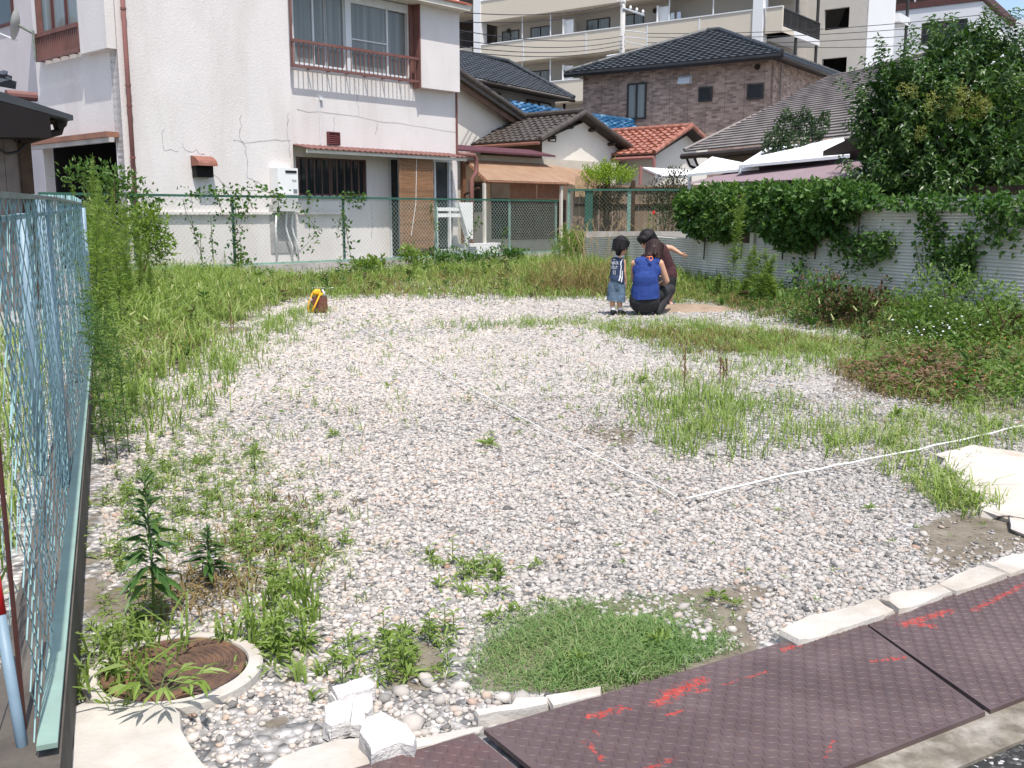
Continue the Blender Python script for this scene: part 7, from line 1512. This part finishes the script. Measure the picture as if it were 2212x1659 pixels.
vine('thin vine with reddish leaves left of the overgrown post', [[(395, 430), (402, 460), (420, 500), (432, 540), (440, 575)], [(432, 500), (435, 560)], [(455, 470), (462, 570)]], 30, .08, m_ivyv, .05, GV, BF)
vine('vine climbing the fence post in front of the bamboo blind', [[(745, 420), (742, 470), (752, 520), (760, 570)], [(740, 425), (790, 420)], [(745, 430), (790, 440)], [(735, 470), (730, 500)], [(640, 440), (690, 500), (650, 540)], [(660, 430), (680, 430)]], 50, .095, m_ivyv, .07, GV, BF)
vine('thin vine on the right part of the long green fence', [[(1000, 545), (1020, 500), (1035, 470)], [(1080, 545), (1090, 500), (1100, 490)], [(930, 440), (940, 500)]], 30, .085, m_ivyv, .05, GV, BF)
# ---------------- ivy on the corrugated wall
def cloud(mb, blobs, n, L, asp=.6, outward=.8, up=.2):
    vols = np.array([b_[1][0] * b_[1][2] for b_ in blobs]); pick = rng.choice(len(blobs), n, p=vols / vols.sum())
    c = np.array([list(b_[0]) for b_ in blobs])[pick]; r_ = np.array([b_[1] for b_ in blobs])[pick]; dv = nrm(rng.normal(0, 1, (n, 3))); rad = rng.uniform(.55, 1.05, (n, 1)) * (1 + .0 * dv[:, :1])
    p_ = c + dv * r_ * rad; d = nrm(dv * outward + rng.normal(0, .5, (n, 3)) + np.array([0, 0, up])); LL = L * rng.uniform(.55, 1.3, n); leaf4(mb, p_, d, LL, LL * asp, dv + rng.normal(0, .5, (n, 3)))
def wb_(px, py, o=.05): return W2.pt(*W2.hit(px, py, o), o)
iv = thing('ivy', 'thick dark ivy mantling the top of the corrugated wall', 'ivy', tuple(W2.pt(3, 0)))
bl = []
for px, py, r1, r2 in ((1500, 420, .35, .28), (1545, 410, .4, .3), (1600, 415, .4, .32), (1660, 410, .4, .3), (1710, 415, .4, .32), (1760, 410, .38, .3), (1810, 408, .38, .3), (1860, 408, .3, .2), (1500, 460, .36, .3), (1550, 470, .36, .3), (1600, 465, .36, .28), (1660, 460, .38, .3), (1720, 460, .38, .3), (1780, 455, .36, .3), (1830, 440, .3, .2), (1515, 490, .3, .2), (1560, 495, .28, .18), (1690, 490, .36, .26), (1745, 490, .32, .24), (1790, 480, .28, .2), (1700, 515, .2, .16), (1740, 520, .16, .13), (1480, 440, .22, .24), (1890, 424, .3, .09), (1950, 424, .3, .08), (2010, 422, .3, .1), (2070, 424, .3, .08), (2140, 424, .32, .1), (2205, 424, .3, .1)):
    bl.append((wb_(px, py + (14 if py < 430 else 4), .12), (r1 * .9, r1 * .75, r2 * (.72 if py < 430 else .95))))
lv = MB(); cloud(lv, bl, 12500, .088, .72, .8, -.1); lv.build('foliage', m_ivy, iv)
b = MB()
for px in (1520, 1600, 1690, 1760, 1850): b.tube([wb_(px, 560, .05), wb_(px + 6, 480, .06), wb_(px - 4, 420, .08)], .012, 5)
b.build('stems', m_bark, iv)
GI = 'ivy tendrils hanging down the corrugated wall'
for lb, pth, dn, sp in (('ivy tendril straggling down the wall below the ivy mantle', [(1740, 520), (1732, 560), (1725, 600), (1715, 620)], 60, .07), ('thick ivy branch creeping sideways over the tall sheets', [(1800, 530), (1850, 515), (1900, 520), (1925, 530), (1880, 545), (1850, 560)], 210, .1), ('thick ivy column hanging below the big tree', [(2005, 430), (2015, 480), (2025, 540), (2035, 580)], 300, .1), ('bushy ivy growing up from the ground below the ivy column', [(2070, 620), (2085, 590), (2100, 560), (2080, 540), (2100, 530), (2060, 550)], 320, .12), ('thin ivy strand between the creeping branch and the column', [(1815, 470), (1830, 500), (1838, 520), (1825, 600)], 25, .05), ('ivy tendril beside the step of the corrugated wall', [(1640, 560), (1650, 600), (1645, 620)], 30, .05), ('ivy hanging over the wall top at the right edge', [(2130, 430), (2160, 470), (2150, 500), (2200, 470), (2230, 480), (2230, 440)], 260, .14), ('thin ivy trail on the last tall sheet', [(1975, 520), (1985, 560), (1990, 610)], 20, .04)):
    vine(lb, [pth], dn * 1.8, .08, m_ivy, sp, GI, W2, .07)
# ---------------- the big tree at the right
tc_ = P(2090, 300, 14.6); tr_ = thing('big_tree', 'big glossy dark green tree overhanging the corrugated wall at the right', 'tree', (tc_.x, tc_.y, 0))
tb_ = Vector((tc_.x, tc_.y, 0)); b = MB(); b.tube([tb_, tb_ + Vector((.05, 0, 1.2)), tb_ + Vector((0, .05, 2.2))], [.13, .1, .07], 9); b.build('trunk', m_bark, tr_, True)
BL = [(2090, 110, .55, .42, 0), (2040, 130, .4, .35, .2), (2150, 140, .55, .42, 0), (2200, 180, .6, .5, .2), (1985, 190, .6, .45, 0), (2080, 200, .75, .55, -.2), (2160, 240, .7, .55, -.3), (1925, 180, .4, .28, .0), (1900, 240, .45, .36, .1), (1960, 260, .6, .45, -.2), (1885, 290, .36, .34, .1), (2050, 290, .7, .5, -.4), (2140, 320, .7, .5, -.4), (2220, 300, .6, .6, -.1), (1920, 340, .5, .4, 0), (1985, 350, .55, .42, -.3), (1890, 385, .35, .22, .0), (2060, 385, .65, .42, -.5), (2140, 395, .6, .4, -.5), (2215, 400, .6, .45, -.2), (1960, 410, .5, .26, -.4), (2020, 430, .4, .2, -.6), (1880, 410, .3, .2, -.2), (2180, 450, .4, .2, -.3), (2250, 150, .5, .5, .2), (2260, 350, .5, .6, 0)]
blobs = [(P(px, py, tc_.y + dy * 1.6), (a_, a_, c_)) for px, py, a_, c_, dy in BL]
lb = MB()
for cpt, r_ in blobs:
    b0_ = tb_ + Vector((0, 0, random.uniform(.9, 2.1))); lb.tube([b0_, b0_.lerp(cpt, .5) + Vector((0, 0, .12)), cpt], [.05, .03, .012], 5)
lb.build('limbs', m_bark, tr_, True)
lv = MB(); cloud(lv, [(c_, tuple(.72 * v_ for v_ in r_)) for c_, r_ in blobs], 6800, .145, .42, .7, .15); cloud(lv, [(c_, tuple(.45 * v_ for v_ in r_)) for c_, r_ in blobs], 3200, .15, .6, .5, 0.)
# leafy shoots standing out of the crown
for cpt, r_ in blobs:
    for _ in range(13):
        dv = Vector(rng.normal(0, 1, 3)); dv.z = abs(dv.z) * .8 + .1; dv.y = -abs(dv.y) if rng.random() < .65 else dv.y; dv.normalize(); p0 = cpt + Vector((dv.x * r_[0], dv.y * r_[1], dv.z * r_[2])) * .7; l_ = rng.uniform(.22, .6); ax_ = (dv + Vector((0, 0, .7))).normalized(); n_ = int(l_ / .022); t_ = np.linspace(.1, 1, n_); a = np.arange(n_) * 2.4; x_ = ax_.orthogonal().normalized(); y_ = ax_.cross(x_)
        d = np.cos(a)[:, None] * np.array(x_) + np.sin(a)[:, None] * np.array(y_) + .55 * np.array(ax_); leaves(lv, np.array(p0) + t_[:, None] * l_ * np.array(ax_), d, .115 * rng.uniform(.8, 1.15, n_), .042, .55)
lv.build('crown', m_treeleaf, tr_)
fl2 = MB(); cloud(fl2, [(P(px_ + rng.normal(0, 9), py_ + rng.normal(0, 9), 13.6 + rng.normal(0, .12)), (.075, .075, .09)) for px_, py_, k_ in ((2075, 205, 7), (2125, 220, 8), (2052, 245, 5), (2100, 245, 4), (1965, 195, 3), (1995, 288, 3), (2020, 225, 3)) for _ in range(k_)], 1900, .035, .5, .7, .5); fl2.build('flower_sprays', leafmat('pale flower spray', [(.14, .15, .035), (.24, .25, .07), (.3, .3, .12)], .3, .8), tr_)
# ---------------- shrubs behind
c = P(1715, 290, 19.6); tr2 = thing('clipped_garden_tree', 'small dark round topped tree before the white roof panels', 'tree', (c.x, c.y, 0)); lv = MB()
bl = [(P(px, py, 19.6 + dy), (a_, a_ * .8, c_)) for px, py, a_, c_, dy in ((1672, 300, .2, .18, 0), (1660, 325, .15, .15, 0), (1700, 275, .24, .22, .1), (1740, 270, .22, .2, 0), (1770, 275, .17, .2, 0), (1720, 305, .24, .2, -.1), (1690, 325, .2, .16, 0), (1755, 305, .18, .15, .1), (1735, 250, .12, .14, 0), (1700, 250, .1, .12, 0), (1784, 255, .07, .14, 0))]
cloud(lv, bl, 3000, .07, .5, .8, .2); lv.build('crown', leafmat('dark camellia leaf', [(.015, .032, .012), (.028, .058, .02), (.05, .085, .032), (.09, .11, .045)], .2, .35, .5), tr2)
b = MB(); b.tube([(c.x, c.y, 0), P(1715, 400, 19.6)], .06, 6)
for px0, px1, py1 in ((1665, 1660, 320), (1690, 1685, 310), (1705, 1700, 300), (1725, 1730, 300), (1740, 1755, 300), (1752, 1775, 290)): b.tube([P(1715, 400, 19.6), P(px0, 350, 19.6), P(px1, py1, 19.6)], [.035, .025, .012], 5)
b.build('trunk', mat('dark bark', (.03, .024, .02), .9, .3, 8), tr2)
c = P(1312, 390, 26.6); tp_ = thing('round_topiary', 'round clipped shrub, bright yellow green above and brown below, behind the corner fence', 'shrub', (c.x, c.y, 0)); lv = MB(); lb_ = MB()
for i in range(240):
    a = rng.uniform(0, 6.28); rr = rng.uniform(0, .48) ** .8 * 1.1; p0 = np.array([c.x + rr * math.cos(a), c.y + rr * math.sin(a), P(1312, 398, 26.6).z + rng.uniform(-.1, .45) * (1 - rr)]); h_ = rng.uniform(.15, .34); n_ = 9; t_ = np.linspace(.1, 1, n_)[:, None]; aa = np.arange(n_) * 2.4; d = np.stack([np.cos(aa), np.sin(aa), 1.1 + 0 * aa], 1); leaf4(lv, p0 + t_ * np.array([[math.cos(a) * rr * .4, math.sin(a) * rr * .4, h_]]), d, .08, .03)
cloud(lb_, [(P(1312, 418, 26.6), (.5, .5, .26)), (P(1312, 440, 26.6), (.38, .38, .2))], 1500, .06, .5, .8, .1); lv.build('crown', m_yelg, tp_); lb_.build('lower_crown', m_brownl, tp_); b = MB(); b.tube([(c.x, c.y, 0), tuple(P(1312, 440, 26.6))], .05, 6); b.build('trunk', m_bark, tp_)
c = P(1440, 415, 25.8); bush('brown_garden_shrub', 'loose brownish green shrub left of the mauve roof', 'shrub', c, (.75, .5, .55), 1500, m_brownl, .08)
c = P(1445, 460, 25.9); bush('dark_garden_shrub', 'dark green shrub seen through the dark green corner fence', 'shrub', c, (.6, .3, .7), 1000, m_ivy, .08)
c = P(1230, 540, 25.2)
dg = MB()
for i in range(26):
    px = rng.uniform(1225, 1330); g = G(px, rng.uniform(575, 592)); a = rng.uniform(0, 6.28); h_ = rng.uniform(.6, 1.1); dx = Vector((math.cos(a), math.sin(a) * .3, 0)) * rng.uniform(.2, .45); dg.tube([g, g + Vector((0, 0, h_ * .6)) + dx * .3, g + Vector((0, 0, h_)) + dx, g + Vector((0, 0, h_ * .8)) + dx * 1.7], .005, 4, False)
stuff(dg, 'dry_stalks', mat('straw stalk', (.36, .27, .15), .8), 'arching straw coloured stalks at the corner of the fences', 'dry grass')
c = P(1412, 459, 22.6); rf_ = thing('red_flower', 'single red blossom on a stalk before the dark green corner fence', 'flower', (c.x, c.y, 0)); b = MB()
for i in range(5): a = i * 1.2566; b.ell(c + Vector((math.cos(a) * .025, -.01, math.sin(a) * .03)), (.013, .01, .018), n=8, m=6)
b.build('petals', mat('red petal', (.7, .015, .02), .5), rf_, True); b = MB(); b.tube([(c.x, c.y, 0), tuple(c)], .006, 5); b.build('stalk', m_stem, rf_)
c = P(300, 520, 15.6); bush('bright_shrub', 'bright green feathery shrub at the left end of the long green fence', 'shrub', P(296, 520, 15.6), (.45, .4, .55), 1500, m_weedl, .09); bush('garage_shrub', 'dark shrub in front of the dark garage opening', 'shrub', P(235, 385, 17.2), (.55, .3, .5), 700, m_weed, .11)
# neighbour grass behind the near fence
ng = MB(); x = rng.uniform(-5.5, -1.0, 9000); y = rng.uniform(1.5, 9.5, 9000); m = x < -.152 - .406 * y - .25; x, y = x[m], y[m]; blades(ng, np.stack([x, y, 0 * x], 1), .22 * rng.uniform(.4, 1.5, len(x)), .009, .7); stuff(ng, 'grass', m_grass, 'grass of the neighbouring garden seen through the near fence', 'grass')
